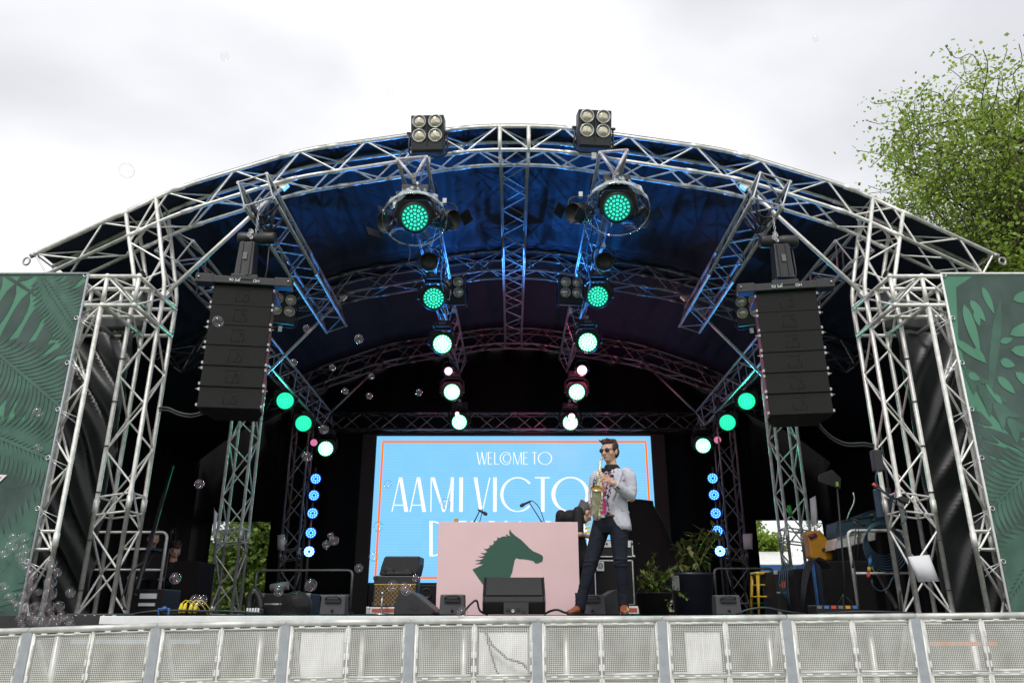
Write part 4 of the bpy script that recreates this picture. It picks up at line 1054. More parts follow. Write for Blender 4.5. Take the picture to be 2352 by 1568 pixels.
su = MB(); z_ = zt + .05
for x0_, x1_ in ((W(820, 1200, SD).x, xl - .012), (xr + .012, W(1540, 1200, SD).x)): su.box(((x0_ + x1_) / 2, SD + .1, (DECK + z_) / 2), (x1_ - x0_, .16, z_ - DECK))
su.box(((xl + xr) / 2, SD + .12, zt + .05), (xr - xl, .12, .06)); su.box(((xl + xr) / 2, SD + .14, (DECK + zb) / 2 - .01), (xr - xl, .12, zb - DECK - .03))
su.build('surround', mat('matt_black_frame', (.02, .019, .018), .7, 0, .2, 5), t, .004)
# ================================================================ pink booth with the horse
BDt = 9.0
a, b, c, d_ = W(1005, 1198, BDt), W(1328, 1196, BDt), W(1332, 1412, BDt), W(1003, 1412, BDt)
x0, x1, zt = (a.x + d_.x) / 2, (b.x + c.x) / 2, a.z
t = thing('dj_booth', 'pale pink booth with a green horse head on its front at centre stage', 'booth', ((x0 + x1) / 2, BDt, DECK))
m = MB(); m.box(((x0 + x1) / 2, BDt + .015, (DECK + zt) / 2), (x1 - x0, .03, zt - DECK)); fp = m.build('front_panel', M['pink'], t, .003)
for q in (x0 + .02, x1 - .02):
    m = MB(); m.box((q, BDt + .33, (DECK + zt - .02) / 2), (.03, .58, zt - DECK - .03)); m.build('side_panel', M['pink'], t, .003)
m = MB(); m.box(((x0 + x1) / 2, BDt + .35, zt - .12), (x1 - x0 - .08, .6, .03)); m.build('table_top', M['dark'], t)
HS = [(1163, 533), (1172, 552), (1186, 566), (1203, 580), (1235, 602), (1262, 628), (1290, 657), (1318, 680), (1350, 694), (1376, 706), (1385, 718), (1383, 735), (1380, 750), (1366, 755), (1352, 762), (1332, 762), (1322, 748), (1300, 741), (1262, 735), (1226, 733), (1204, 726), (1194, 742), (1186, 780), (1178, 820), (1163, 858), (1150, 900), (1140, 960), (1060, 1000), (1010, 945), (960, 875), (910, 803), (950, 785), (985, 768), (958, 766), (928, 768), (958, 756), (972, 748), (940, 746), (926, 742), (962, 738), (988, 728), (965, 722), (945, 716), (975, 716), (998, 706), (978, 700), (965, 692), (992, 694), (1010, 684), (996, 672), (986, 662), (1008, 666), (1028, 652), (1024, 640), (1044, 640), (1056, 624), (1050, 612), (1068, 612), (1080, 598), (1076, 588), (1094, 592), (1112, 582), (1134, 580), (1146, 584), (1136, 574), (1137, 566), (1150, 574), (1164, 580), (1158, 562), (1158, 546)]
def onb(x, y): p = W(774 + x * .34176, 1032.5 + y * .34176, BDt); return Vector((p.x, BDt - .003, p.z))
m = MB(); m.add([onb(*q) for q in HS], [tuple(range(len(HS)))])
bm = bmesh.new(); me = m.mesh('t'); bm.from_mesh(me); bmesh.ops.triangulate(bm, faces=bm.faces)
m.v = [v.co.copy() for v in bm.verts]; m.f = [tuple(v.index for v in f.verts) for f in bm.faces]; m.sm = [False] * len(m.f); bm.free()
m.build('horse_emblem', M['horse'], fp)
# things on the booth
def mic(P, Q, base, label, loop=True):
    """boom microphone: head P, boom end Q, foot below"""
    P, Q, base = Vector(P), Vector(Q), Vector(base)
    t = thing('microphone_stand', label, 'microphone', base, group='microphones on stands')
    m = MB(); m.tube((P, Q), .0065, 8); m.build('boom', M['cable'], t)
    m = MB(); m.tube((Q + (Q - P).normalized() * .1, Q), .012, 8); m.tube((Q, Vector((Q.x, Q.y, base.z + .02))), .01, 8); m.build('pole', M['cable'], t)
    f = MB(); f.lathe(base, (0, 0, 1), [(0, 0), (.12, 0), (.12, .015), (.04, .03), (.012, .05)], 20)
    f.build('foot', M['dark'], t)
    h = MB(); dr = (P - Q).normalized(); dn = (dr + Vector((0, 0, -1.1))).normalized()
    h.lathe(P, dn, [(.008, -.03), (.012, .0), (.013, .06), (.019, .075), (.022, .095), (.019, .115), (.008, .127), (0, .128)], 14); h.build('microphone_head', M['dark'], t)
    if loop: c = MB(); c.tube(fillet([P, P + Vector((.04, 0, .02)), P.lerp(Q, .5) + Vector((.06, .02, .05)), Q + Vector((.05, .02, -.05))], .1), .005, 5); c.build('microphone_cable', M['cable'], t)
bt = zt - .1
mic(W(1215, 1152, 9.25), W(1243, 1196, 9.3), (W(1243, 1196, 9.3).x, 9.3, bt), 'black boom microphone sticking up above the booth, centre')
mic(W(1102, 1172, 9.25), W(1090, 1196, 9.3), (W(1090, 1196, 9.3).x, 9.3, bt), 'short black boom microphone above the left part of the booth')
m = MB(); p = W(1048, 1193, 9.2); m.box((p.x, 9.2, p.z - .03), (.05, .04, .09)); tag(m.build('note_card', M['yellow'], bevel=.003), 'small yellow card peeking over the left end of the pink booth', 'card')
m = MB(); p = W(1150, 1200, 9.4); m.box((p.x, 9.4, bt + .04), (.7, .3, .08)); m.box((p.x - .2, 9.4, bt + .085), (.2, .2, .012)); m.box((p.x + .2, 9.4, bt + .085), (.2, .2, .012))
tag(m.build('dj_mixer', M['dark'], bevel=.008), 'flat black mixing deck lying on the booth table', 'mixer')

# ================================================================ monitors, amps, cases
def wedge_front(label, px0, px1, pyt, D):
    a, b = W(px0, pyt, D), W(px1, pyt, D); w = b.x - a.x; x = (a.x + b.x) / 2; h = a.z - DECK; k = h * .42
    t = thing('floor_monitor', label, 'monitor speaker', (x, D, DECK), group='black floor monitors')
    P = [(-.17, 0), (.24, 0), (.30, h * .5), (.12, h), (.06, h + .01), (-.2, k + .02), (-.22, k - .03)]
    m = MB(); m.prism([(y, z) for y, z in P], lambda y, z, q: Vector((x - w / 2 + .012 + q, D + y, DECK + .01 + z)), w - .024); bd = m.build('cabinet', M['cab'], t, .012)
    for s in (-1, 1):
        m = MB(); m.prism([(y * 1.02, z * 1.01) for y, z in P], lambda y, z, q: Vector((x + s * (w / 2 - .006) - .008 + q, D + y, DECK + .01 + z)), .016); m.build('end_cheek', M['dark'], t, .006)
    A, B = Vector((0, D - .2, DECK + k + .035)), Vector((0, D + .055, DECK + h + .008)); nrm = Vector((0, -(B.z - A.z), (B.y - A.y))).normalized()
    g = MB(); q = [A + nrm * .008, B + nrm * .008]
    g.add([(x - w / 2 + .03, q[0].y, q[0].z), (x + w / 2 - .03, q[0].y, q[0].z), (x + w / 2 - .03, q[1].y, q[1].z), (x - w / 2 + .03, q[1].y, q[1].z)], [(0, 1, 2, 3)])
    g.build('grille', M['grille2'], bd, solid=.008)
    c = MB(); c.box((x + .02, D - .215, DECK + k * .45), (.24, .03, .11), rx(-.12)); pn = c.build('connector_panel', M['black'], bd)
    for i in range(4): MB().lathe((x - .06 + i * .05, D - .235, DECK + k * .42 - (i % 2) * .02), (0, -1, 0), [(.016, 0), (.016, .014), (.008, .012), (0, .006)], 14).build('connector', M['steel'] if i == 1 else M['dark'], pn)
    put_text('panel_lettering', 'M2', Vector((x + .0, D - .236, DECK + k * .45 + .035)), .032, M['paper'], pn)
    return t
def mat_grille2():
    m = mat('weave_grille', (.02, .0195, .019), .55); nt = m.node_tree; N = nt.nodes.new; L = nt.links.new
    tc = N('ShaderNodeTexCoord'); ck = N('ShaderNodeTexChecker'); ck.inputs['Scale'].default_value = 70; ck.inputs[1].default_value = (.012, .012, .012, 1); ck.inputs[2].default_value = (.045, .044, .043, 1)
    L(tc.outputs['Object'], ck.inputs[0]); L(ck.outputs[0], nt.nodes['Principled BSDF'].inputs['Base Color']); return m
M['grille2'] = mat_grille2()
wedge_front('large black floor monitor standing in front of the pink booth, facing the barrier', 1111, 1250, 1329, 8.05)
def wedge_side(label, poly, D, depth, off, handle, hx=1):
    """poly in crop-7 coordinates: the side of the wedge as seen"""
    P = [W(774 + x * .34176, 1032.5 + y * .34176, D) for x, y in poly]
    for p in P: p.z = max(p.z, DECK + .004)
    c = sum(P, Vector()) / len(P)
    t = thing('floor_monitor', label, 'monitor speaker', (c.x, D, DECK), group='black floor monitors')
    m = MB(); m.prism([(p.x, p.z) for p in P], lambda x, z, q: Vector((x + off * q, D + q, z)), depth); b = m.build('cabinet', M['dark'], t, .012)
    m = MB(); H = [W(774 + x * .34176, 1032.5 + y * .34176, D) for x, y in handle]
    m.prism([(p.x, p.z) for p in H], lambda x, z, q: Vector((x, D - .006 + q, z)), .012); m.build('handle_recess', M['black'], b)
    return t
wedge_side('black wedge monitor seen from the side, left of the pink booth', [(380, 1115), (384, 1040), (395, 1000), (424, 940), (440, 935), (520, 965), (655, 1075), (658, 1095), (640, 1115)], 8.5, .5, .05, [(475, 1065), (485, 1018), (540, 1040), (548, 1072), (530, 1080)])
wedge_side('black wedge monitor seen from the side, behind the saxophone player', [(1668, 1112), (1672, 1070), (1700, 1040), (1870, 940), (1895, 935), (1905, 985), (1905, 1112)], 8.6, .5, -.05, [(1800, 1055), (1830, 1015), (1862, 1018), (1872, 1050), (1815, 1072)])
wedge_side('curved black monitor tipped up on top of the brown amplifier', [(282, 842), (300, 772), (318, 722), (330, 714), (555, 714), (552, 770), (535, 842)], 10.6, .4, .05, [(538, 765), (552, 735), (554, 790), (545, 830)])
def small_box(px, D, label):
    p = W(px, 1412, D); w = .26 * D / 8.2
    t = thing('spot_monitor', label, 'speaker box', (p.x, D, DECK), group='small grey boxes along the stage front')
    m = MB(); m.box((p.x, D + .1, DECK + .105), (w, .2, .2), taper=(.96, .8)); b = m.build('box_body', M['boxg'], t, .012)
    h = MB(); h.box((p.x, D - .002, DECK + .15), (w * .62, .02, .05)); h.build('handle_recess', M['black'], b, .006)
    h = MB(); h.tube(fillet([(p.x - w * .28, D - .02, DECK + .165), (p.x - w * .2, D - .035, DECK + .19), (p.x + w * .2, D - .035, DECK + .19), (p.x + w * .28, D - .02, DECK + .165)], .02), .008, 6); h.build('handle', M['dark'], b)
    MB().lathe((p.x, D - .0, DECK + .05), (0, -1, 0), [(.014, -.01), (.014, .014), (0, .016)], 12).build('knob', M['black'], b)
M['boxg'] = mat('dark_grey_box', (.045, .045, .05), .55, 0, .15, 20)
small_box(1038, 8.3, 'small dark grey box in front of the left end of the pink booth')
small_box(762, 8.6, 'small dark grey box in front of the stage rail, left of the brown amplifier')
small_box(1676, 8.6, 'small dark grey box in front of the aluminium riser, right of the plants')
small_box(1362, 8.45, 'small dark grey box behind the legs of the saxophone player')
def dolly(p0, p1, y0, y1, D, depth, label):
    a, b = W(p0, y0, D), W(p1, y1, D)
    t = thing('case_lid', label, 'case lid', ((a.x + b.x) / 2, D, DECK), group='white case lids with a red stripe')
    c = Vector(((a.x + b.x) / 2, D + depth / 2, (a.z + b.z) / 2)); w = b.x - a.x; h = a.z - b.z
    m = MB(); m.box(c, (w, depth, h)); bd = m.build('lid_body', M['white'], t, .006)
    m = MB(); m.box(c + Vector((0, -depth / 2 - .003, 0)), (w * .86, .006, h * .5)); m.build('red_stripe', M['redstripe'], bd)
    for s in (-1, 1): MB().box(c + Vector((s * w / 2, -depth / 2 + .02, 0)), (.05, .06, h * 1.04)).build('corner', M['steel'], bd, .004)
    for s in (-1, 1): MB().lathe((c.x + s * w * .36, D + .08, DECK + .03), (1, 0, 0), [(0, -.02), (.03, -.02), (.03, .02), (0, .02)], 12).build('castor', M['dark'], t)
M['redstripe'] = mat('red_stripe', (.55, .09, .05), .45)
dolly(846, 962, 1393, 1409, 10.4, .55, 'white case lid with a red stripe under the brown amplifier')
dolly(1352, 1472, 1391, 1409, 10.4, .6, 'white case lid with a red stripe under the tall black bass cabinet')
# brown guitar amplifier
D = 10.5; a, b = W(859, 1321, D), W(957, 1392, D)
t = thing('guitar_amplifier', 'black and brown guitar amplifier with diamond cloth and a gold strip', 'amplifier', ((a.x + b.x) / 2, D, b.z))
cx, w = (a.x + b.x) / 2, b.x - a.x; h = a.z - b.z
m = MB(); m.box((cx, D + .16, (a.z + b.z) / 2), (w, .3, h)); bd = m.build('cabinet', M['black'], t, .014)
m = MB(); m.box((cx, D + .004, b.z + h * .36), (w - .05, .02, h * .66)); m.build('speaker_cloth', M['fret'], bd)
m = MB(); m.box((cx, D - .004, b.z + h * .71), (w - .03, .02, .012)); m.build('gold_strip', M['gold'], bd)
put_text('gold_lettering', 'VOX', Vector((a.x + w * .15, D + .004, b.z + h * .83)), .075, M['gold'], bd)
for s in (-1, 1):
    for z in (a.z - .03, b.z + .03): MB().box((cx + s * (w / 2 - .015), D + .01, z), (.045, .03, .045)).build('corner', M['black'], bd, .006)
m = MB(); m.tube(fillet([(cx - .1, D + .16, a.z), (cx - .08, D + .16, a.z + .03), (cx + .08, D + .16, a.z + .03), (cx + .1, D + .16, a.z)], .03), .01, 6); m.build('handle', M['black'], t)
p = W(878, 1368, 10.25)
m = MB(); m.tube((p, (p.x, p.y, DECK + .01)), .012, 8); m.lathe((p.x, p.y, DECK), (0, 0, 1), [(0, 0), (.1, 0), (.1, .02), (.012, .03)], 16); m.lathe(p + Vector((0, -.02, .03)), (0, 1, 0), [(0, 0), (.025, .005), (.03, .05), (.02, .12), (0, .125)], 12)
tag(m.build('microphone_stand', M['steel']), 'short microphone stand pointing at the brown amplifier cloth', 'microphone', 'microphones on stands')
m = MB(); p = W(895, 1319, 10.5); m.box((p.x + .12, 10.58, p.z + .02), (.34, .12, .04)); m.box((p.x - .02, 10.56, p.z + .06), (.12, .06, .05), ry(.3)); m.box((p.x + .22, 10.56, p.z + .05), (.08, .06, .03))
tag(m.build('effects_pedal', M['dark'], bevel=.006), 'row of small black pedals lying on the brown amplifier', 'pedals')
# other dark boxes to the right of it
for px, w_, py, D, lab in ((980, .25, 1342, 11.4, 'dark speaker box half hidden between the brown amplifier and the pink booth'),):
    p = W(px, py, D); t = thing('speaker_box', lab, 'speaker box', (p.x, D, DECK)); h = p.z - DECK
    m = MB(); m.box((p.x, D + .2, DECK + h / 2), (w_, .36, h)); bd = m.build('cabinet', M['cab'], t, .012)
    MB().lathe((p.x, D + .015, DECK + h * .7), (0, -1, 0), [(.07, -.01), (.075, .012), (.06, .0), (0, -.015)], 20).build('speaker_cone', M['dark'], bd)
# bass stack
D = 10.5
def bassbox(name, l, r, tt, bb, D, depth, label, cat):
    a, b = W(l, tt, D), W(r, bb, D); c = Vector(((a.x + b.x) / 2, D + depth / 2, (a.z + b.z) / 2)); w, h = b.x - a.x, a.z - b.z
    t = thing(name, label, cat, (c.x, D, b.z))
    m = MB(); m.box(c, (w, depth, h)); bd = m.build('cabinet', M['cab'], t, .012)
    tr = MB(); f = c + Vector((0, -depth / 2 - .003, 0))
    for s in (-1, 1):
        tr.box(f + Vector((s * (w / 2 - .02), 0, 0)), (.014, .012, h - .04)); tr.box(f + Vector((0, 0, s * (h / 2 - .02))), (w - .06, .012, .014))
    tr.build('silver_trim', M['steel'], bd)
    return t, bd, c, w, h, f
t, bd, c, w, h, f = bassbox('bass_cabinet', 1362, 1461, 1283, 1391, D, .45, 'tall black bass cabinet with silver edging behind the saxophone player', 'amplifier')
g = MB(); g.box(f + Vector((0, .002, 0)), (w - .07, .01, h - .06)); g.build('speaker_cloth', M['grille'], bd)
e = MB(); e.box(f + Vector((-w * .33, -.008, h * .34)), (.1, .012, .12)); em = e.build('emblem_plate', M['steel'], bd, .003)
for rr in (.034, .016): MB().tube([f + Vector((-w * .33 + math.cos(q) * rr, -.017, h * .35 + math.sin(q) * rr)) for q in [k * PI / 10 for k in range(20)]], .005, 5, closed=True).build('round_emblem', M['black'], em)
t, bd, c, w, h, f = bassbox('bass_amplifier', 1366, 1457, 1239, 1281, D, .38, 'black bass amplifier head with a silver control panel on the tall cabinet', 'amplifier')
e = MB(); e.box(f + Vector((0, -.002, h * .27)), (w - .08, .012, h * .36)); pn = e.build('control_panel', M['steel'], bd)
for k in range(7): MB().lathe(f + Vector((-w * .36 + k * .085, -.008, h * .27)), (0, -1, 0), [(.013, 0), (.012, .02), (0, .021)], 12).build('knob', M['dark'], pn)
put_text('plate_lettering', 'Ampeg', f + Vector((-w * .26, -.012, -h * .2)), .05, M['paper'], bd)
for s in (-1, 1): MB().ball(c + Vector((s * w / 2, -.18, -h / 2 + .02)), .022).build('corner', M['steel'], bd)

# black cloth heaped over tall gear
D = 12.6
out = [(1447, 1160), (1457, 1142), (1504, 1146), (1520, 1162), (1532, 1185), (1556, 1208), (1585, 1236)]
m = MB(); n = 36
zt = W(1475, 1141, D).z; rings = []
cxs = W(1500, 1141, D).x
for k in range(26):
    v = k / 25; z = DECK + .02 + (zt - DECK) * v
    wl = W(1444, 1200, D).x; 
    yr = {0: 1600, 1: 1505}
    def right(v):
        if v > .93: return W(1506, 1150, D).x
        if v > .72: return W(1506 + (.93 - v) / .21 * 30, 1160, D).x
        return W(1536 + (.72 - v) / .72 * 75, 1200, D).x
    rgt = right(v); c = Vector(((wl + rgt) / 2, D + .45, z)); ax = (rgt - wl) / 2; by = .42
    vs = []
    sc = 1 if v < .965 else (.93 if v < .99 else .1)
    for q in range(n):
        an = 2 * PI * q / n; ca, sa = math.cos(an), math.sin(an)
        p_ = .45
        ux = math.copysign(abs(ca) ** p_, ca); uy = math.copysign(abs(sa) ** p_, sa)
        fo = 1 + .035 * math.sin(q * 2.4 + v * 4) * (1.2 - v) + .04 * noise.noise((ca * 2, sa * 2, v * 3))
        m.v.append(c + Vector((ax * ux * fo * sc, by * uy * fo * sc, .02 * noise.noise((ca * 3, sa * 3, v * 2)))))
for k in range(25):
    for q in range(n): m.f.append((k * n + q, k * n + (q + 1) % n, (k + 1) * n + (q + 1) % n, (k + 1) * n + q)); m.sm.append(True)
m.f.append(tuple(25 * n + q for q in range(n))); m.sm.append(True)
M['heap'] = mat('black_plum_cloth', (.011, .007, .008), .8, 0, .3, 4, 1.5, 5, spec=.2)
tag(m.build('covered_gear', M['heap']), 'tall gear under a black cloth, right of the saxophone player', 'covered gear')

# aluminium riser
D = 11.2; a, b = W(1530, 1380, D), W(1652, 1404, D)
t = thing('riser_truss', 'low white aluminium riser edge standing on the stage behind the small grey box', 'riser', ((a.x + b.x) / 2, D, DECK))
for z in (a.z, b.z + .015): m = MB(); m.box(((a.x + b.x) / 2, D, z), (b.x - a.x, .05, .035)); m.build('rail', M['alu'], t, .004)
m = MB(); n = 4; A = [(a.x + (b.x - a.x) * k / n, D, a.z - .02) for k in range(n + 1)]; B = [(p_[0], D, b.z + .03) for p_ in A]
for k in range(n):
    m.tube((A[k], B[k]), .01, 6); m.tube((B[k], Vector(A[k + 1]).lerp(Vector(A[k]), .5)), .009, 6); m.tube((Vector(A[k + 1]).lerp(Vector(A[k]), .5), B[k + 1]), .009, 6)
m.tube((A[n], B[n]), .01, 6); m.build('lattice', M['alu'], t)
m = MB(); m.box(((a.x + b.x) / 2, D + .55, a.z + .03), (b.x - a.x + .1, 1.15, .03)); m.build('riser_board', M['deckm'], t)

# ================================================================ plants
def leaf_blade(mb, p, d, ln, w, up=Vector((0, 0, 1))):
    d = d.normalized(); s = d.cross(up)
    if s.length < .1: s = d.orthogonal()
    s.normalize(); nn = s.cross(d)
    mb.add([p, p + d * ln * .35 + s * w + nn * w * .25, p + d * ln, p + d * ln * .35 - s * w + nn * w * .25, p + d * ln * .5], [(0, 1, 4), (1, 2, 4), (2, 3, 4), (3, 0, 4)], False)
def pot(parent, c, r0, r1, h, m_):
    m = MB(); m.lathe(c, (0, 0, 1), [(0, 0), (r0, 0), (r1, h * .93), (r1 * 1.04, h * .94), (r1 * 1.04, h), (r1 * .93, h), (r1 * .9, h * .9), (0, h * .9)], 28); return m.build('pot', m_, parent)
rnd = random.Random(3)
D = 9.6; p0 = W(1503, 1412, D); zt = W(1500, 1360, D).z
t = thing('potted_plant', 'feathery dark green plant in a round black pot right of the saxophone player', 'plant', (p0.x, D, DECK), group='potted plants on stage')
pot(t, (p0.x, D, DECK), .17, .21, zt - DECK, M['cab'])
lf = MB(); st = MB()
tips = [((1502, 1276), 0), ((1478, 1318), -.1), ((1468, 1335), .1), ((1489, 1300), 0), ((1516, 1318), .1), ((1535, 1312), -.1), ((1554, 1305), 0), ((1525, 1330), -.2), ((1487, 1325), -.25), ((1472, 1345), -.2), ((1510, 1308), .2), ((1545, 1325), .2), ((1495, 1340), -.3), ((1576, 1372), -.1), ((1540, 1392), -.2), ((1475, 1318), .25), ((1500, 1325), .3)]
for (tx, ty), dy in tips:
    q = W(tx, ty, D + dy); s0 = Vector((p0.x + rnd.uniform(-.1, .1), D + rnd.uniform(-.1, .1), zt - .03)); mid = s0.lerp(q, .55) + Vector((0, 0, .07 if ty < 1350 else .18))
    P = [s0 * (1 - k / 10) ** 2 + mid * 2 * (k / 10) * (1 - k / 10) + q * (k / 10) ** 2 for k in range(11)]
    st.tube(P, [.007 - .0004 * k for k in range(11)], 5)
    for k in range(2, 11):
        dr = (P[k] - P[k - 1]).normalized()
        for sd in (-1, 1):
            for rep in (0, 1):
                a = Matrix.Rotation(rnd.uniform(-1.2, 1.2), 3, dr) @ (dr.orthogonal() * sd); leaf_blade(lf, P[k] + dr * rep * .012, a * .8 + dr * .7, rnd.uniform(.055, .085), .016)
st.build('stem', M['leaf_dark'], t); lf.build('foliage', M['leaf_pot'], t)
D = 11.0; p0 = W(1593, 1405, D); zt = W(1593, 1316, D).z
t = thing('potted_plant', 'tall leafy plant in a large dark blue tub beside the lowest blue lamp', 'plant', (p0.x, D, DECK), group='potted plants on stage')
M['tub'] = mat('navy_tub', (.016, .02, .035), .4, 0, .15, 8)
pot(t, (p0.x, D, DECK), .25, .3, zt - DECK, M['tub'])
lf = MB(); st = MB()
for tx, ty, dy in [(1640, 1210, 0), (1612, 1218, .1), (1590, 1225, -.1), (1570, 1245, .1), (1560, 1270, 0), (1562, 1295, -.2), (1585, 1262, -.2), (1612, 1250, .2), (1642, 1226, .1), (1600, 1290, -.2), (1625, 1290, .1), (1650, 1232, 0), (1556, 1255, .15), (1578, 1285, .1)]:
    q = W(tx, ty, D + dy); s0 = Vector((p0.x + rnd.uniform(-.08, .08), D + rnd.uniform(-.08, .08), zt - .04)); mid = s0.lerp(q, .5) + Vector((0, 0, .1))
    P = [s0 * (1 - k / 8) ** 2 + mid * 2 * (k / 8) * (1 - k / 8) + q * (k / 8) ** 2 for k in range(9)]
    st.tube(P, .008, 5)
    for k in range(3, 9):
        dr = (P[k] - P[k - 1]).normalized()
        for rep in range(3 if k > 5 else 2):
            a = Matrix.Rotation(rnd.uniform(0, 6.28), 3, dr) @ dr.orthogonal(); leaf_blade(lf, P[k], a + dr * rnd.uniform(.1, .8) + Vector((0, 0, -.3)), rnd.uniform(.11, .17), .036)
st.build('stem', M['leaf_dark'], t); lf.build('foliage', M['leaf_tall'], t)
lb = MB(); q = W(1552, 1338, D - .34); lb.box((q.x, q.y, q.z), (.1, .006, .19), rz(.15)); tag(lb.build('paper_tag', M['grey']), 'grey paper tag stuck to the side of the dark blue plant tub', 'tag')

# ================================================================ rails
def rail(label, l, r, top, mid, D, legs=(0, 1), m_='black_truss', curve=(1, 1), botz=None):
    a, b = W(l, top, D), W(r, top, D); zm = W(l, mid, D).z
    t = thing('guard_rail', label, 'rail', ((a.x + b.x) / 2, D, DECK), group='tubular guard rails on stage')
    P = [(a.x, D, DECK)] * (1 if curve[0] else 0) + [(a.x, D, a.z), (b.x, D, a.z)] + [(b.x, D, DECK)] * (1 if curve[1] else 0)
    m = MB(); m.tube(fillet([Vector(p) for p in P], .09), .021, 10); m.build('hoop', M[m_], t)
    m = MB(); m.tube(((a.x, D, zm), (b.x, D, zm)), .017, 8); m.build('middle_rail', M[m_], t)
    for q in (a.x, b.x): MB().box((q, D, DECK + .02), (.1, .1, .04)).build('foot', M['dark'], t, .004)
rail('bent tube guard rail behind the left front tower', 195, 385, 1222, 1308, 11.0, m_='alu')
rail('long tube guard rail in front of the left blue lamp column', 590, 810, 1309, 1367, 13.0)
rail('bent tube guard rail with coiled cables hung on it, behind the right front tower', 1946, 2075, 1218, 1316, 10.2, m_='alu')
rail('dark tube guard rail behind the yellow stool', 1640, 1775, 1305, 1385, 14.2)

# ================================================================ left side gear
def stackbox(name, label, cat, l, r, tt, D, depth, m_, bb=None, feats=(), rot=0, group=None):
    a = W(l, tt, D); b = W(r, tt, D); zb = DECK + .004 if bb is None else W(l, bb, D).z
    w, h = b.x - a.x, a.z - zb; c = Vector(((a.x + b.x) / 2, D + depth / 2, zb + h / 2)); Rm = rz(rot)
    t = thing(name, label, cat, (c.x, c.y, zb), group=group)
    m = MB(); m.box(c, (w, depth, h), Rm); bd = m.build('body', M[m_], t, .012)
    e = MB()
    for sx in (-1, 1):
        for sz in (-1, 1): e.box(c + Rm @ Vector((sx * (w / 2 - .02), -depth / 2 + .012, sz * (h / 2 - .02))), (.05, .034, .05), Rm)
    if 'corner' in feats: e.build('corner', M['steel'], bd)
    if 'grille' in feats: g = MB(); g.box(c + Rm @ Vector((0, -depth / 2 - .004, 0)), (w * .94, .012, h * .94), Rm); g.build('grille', M['grille'], bd, .004)
    if 'handle' in feats: g = MB(); g.tube([c + Rm @ Vector((q, -depth / 2 - .02, h * .1)) for q in (-w * .2, w * .2)], .014, 6); g.build('handle', M['dark'], bd)
    if 'strip' in feats: g = MB(); g.box(c + Rm @ Vector((0, -depth / 2 - .003, h * .0)), (w * .985, .008, .02), Rm); g.build('silver_strip', M['steel'], bd)
    return t, bd, c, w, h
t, bd, c, w, h = stackbox('bubble_machine', 'long black vented machine at the left stage corner, below the bubbles', 'bubble machine', 152, 270, 1408, 7.75, .35, 'dark', 1438)
for k in range(5):
    v = MB(); q = c + Vector((-w * .3 + k * w * .18, -.18, -.0))
    for a_ in (-.5, .5): v.tube([q + Vector((math.cos(u) * .018, 0, math.sin(u) * .026 + a_ * .03)) for u in [x_ * PI / 5 for x_ in range(10)]], .004, 5, closed=True)
    v.build('vent_knob', M['steel'], bd)
MB().box(c + Vector((w / 2 - .02, -.178, 0)), (.03, .01, h * .8)).build('end_bracket', M['steel'], bd)
t, bd, c, w, h = stackbox('mixer_rack', 'black rack with two white panels on the floor beside the left rail', 'rack', 300, 378, 1352, 9.6, .5, 'cab')
for px_, y0_, y1_ in (((322, 358), 1362, 1374), 0, 0)[:1] + (((318, 354), 1384, 1391),):
    a, b = W(px_[0], y0_, 9.58), W(px_[1], y1_, 9.58); MB().box(((a.x + b.x) / 2, 9.59, (a.z + b.z) / 2), (b.x - a.x, .02, a.z - b.z)).build('white_panel', M['paper'], bd)
put_text('case_lettering', 'TOTAL LINE', Vector((c.x, 9.585, DECK + .05)), .05, M['paper'], bd)
t, bd, c, w, h = stackbox('keyboard', 'dark keyboard on a stand in front of the two men on the left', 'keyboard', 275, 350, 1256, 11.3, .35, 'dark', 1264)
MB().box(c + Vector((0, -.178, .0)), (w * .95, .012, h * .5)).build('white_keys', M['paper'], bd)
for s in (-1, 1): MB().tube((c + Vector((s * w * .4, 0, -.03)), Vector((c.x - s * w * .4, c.y, DECK))), .018, 8).build('stand_leg', M['dark'], t)
t, bd, c, w, h = stackbox('covered_desk', 'mixing desk under a black cloth beside the left mid tower', 'covered desk', 400, 455, 1288, 11.6, .7, 'heap')
mic(W(395, 1216, 10.2), W(388, 1260, 10.3), (W(362, 1400, 10.3).x, 10.3, DECK), 'tall microphone stand in front of the left guard rail', True)
t, bd, c, w, h = stackbox('road_case', 'black open case with a fan under clear plastic, left of the long rail', 'case', 600, 712, 1362, 10.6, .6, 'cab', feats=('corner', 'strip'))
put_text('case_lettering', 'MPH', c + Vector((-w * .36, -.312, -h * .2)), .1, M['grey'], bd)
m = MB(); q = W(672, 1393, 10.2)
for k in range(8): m.tube([Vector((q.x + math.cos(a) * (.03 + .025 * k), 10.3 - .04 * math.cos(k * .22), q.z + math.sin(a) * (.03 + .022 * k))) for a in [u * PI / 12 for u in range(24)]], .006, 5, closed=True)
m.tube([(q.x - .2, 10.32, q.z), (q.x + .2, 10.32, q.z)], .008, 6); m.tube([(q.x, 10.32, q.z - .17), (q.x, 10.32, q.z + .18)], .008, 6); m.lathe((q.x, 10.42, q.z), (0, -1, 0), [(.19, 0), (.19, .06), (0, .06)], 22); m.box((q.x, 10.4, DECK + .02), (.3, .2, .04))
tag(m.build('floor_fan', M['rain2'] if 'rain2' in M else M['vinyl']), 'round black floor fan wrapped in shiny plastic in front of the black case', 'fan')
m = MB(); q = W(655, 1346, 10.8); m.tube((W(622, 1350, 10.8), W(662, 1344, 10.8)), .055, 14); tag(m.build('drape_roll', M['grey']), 'grey rolled cloth lying on the black case left of the long rail', 'roll')
m = MB(); q = W(586, 1380, 10.4)
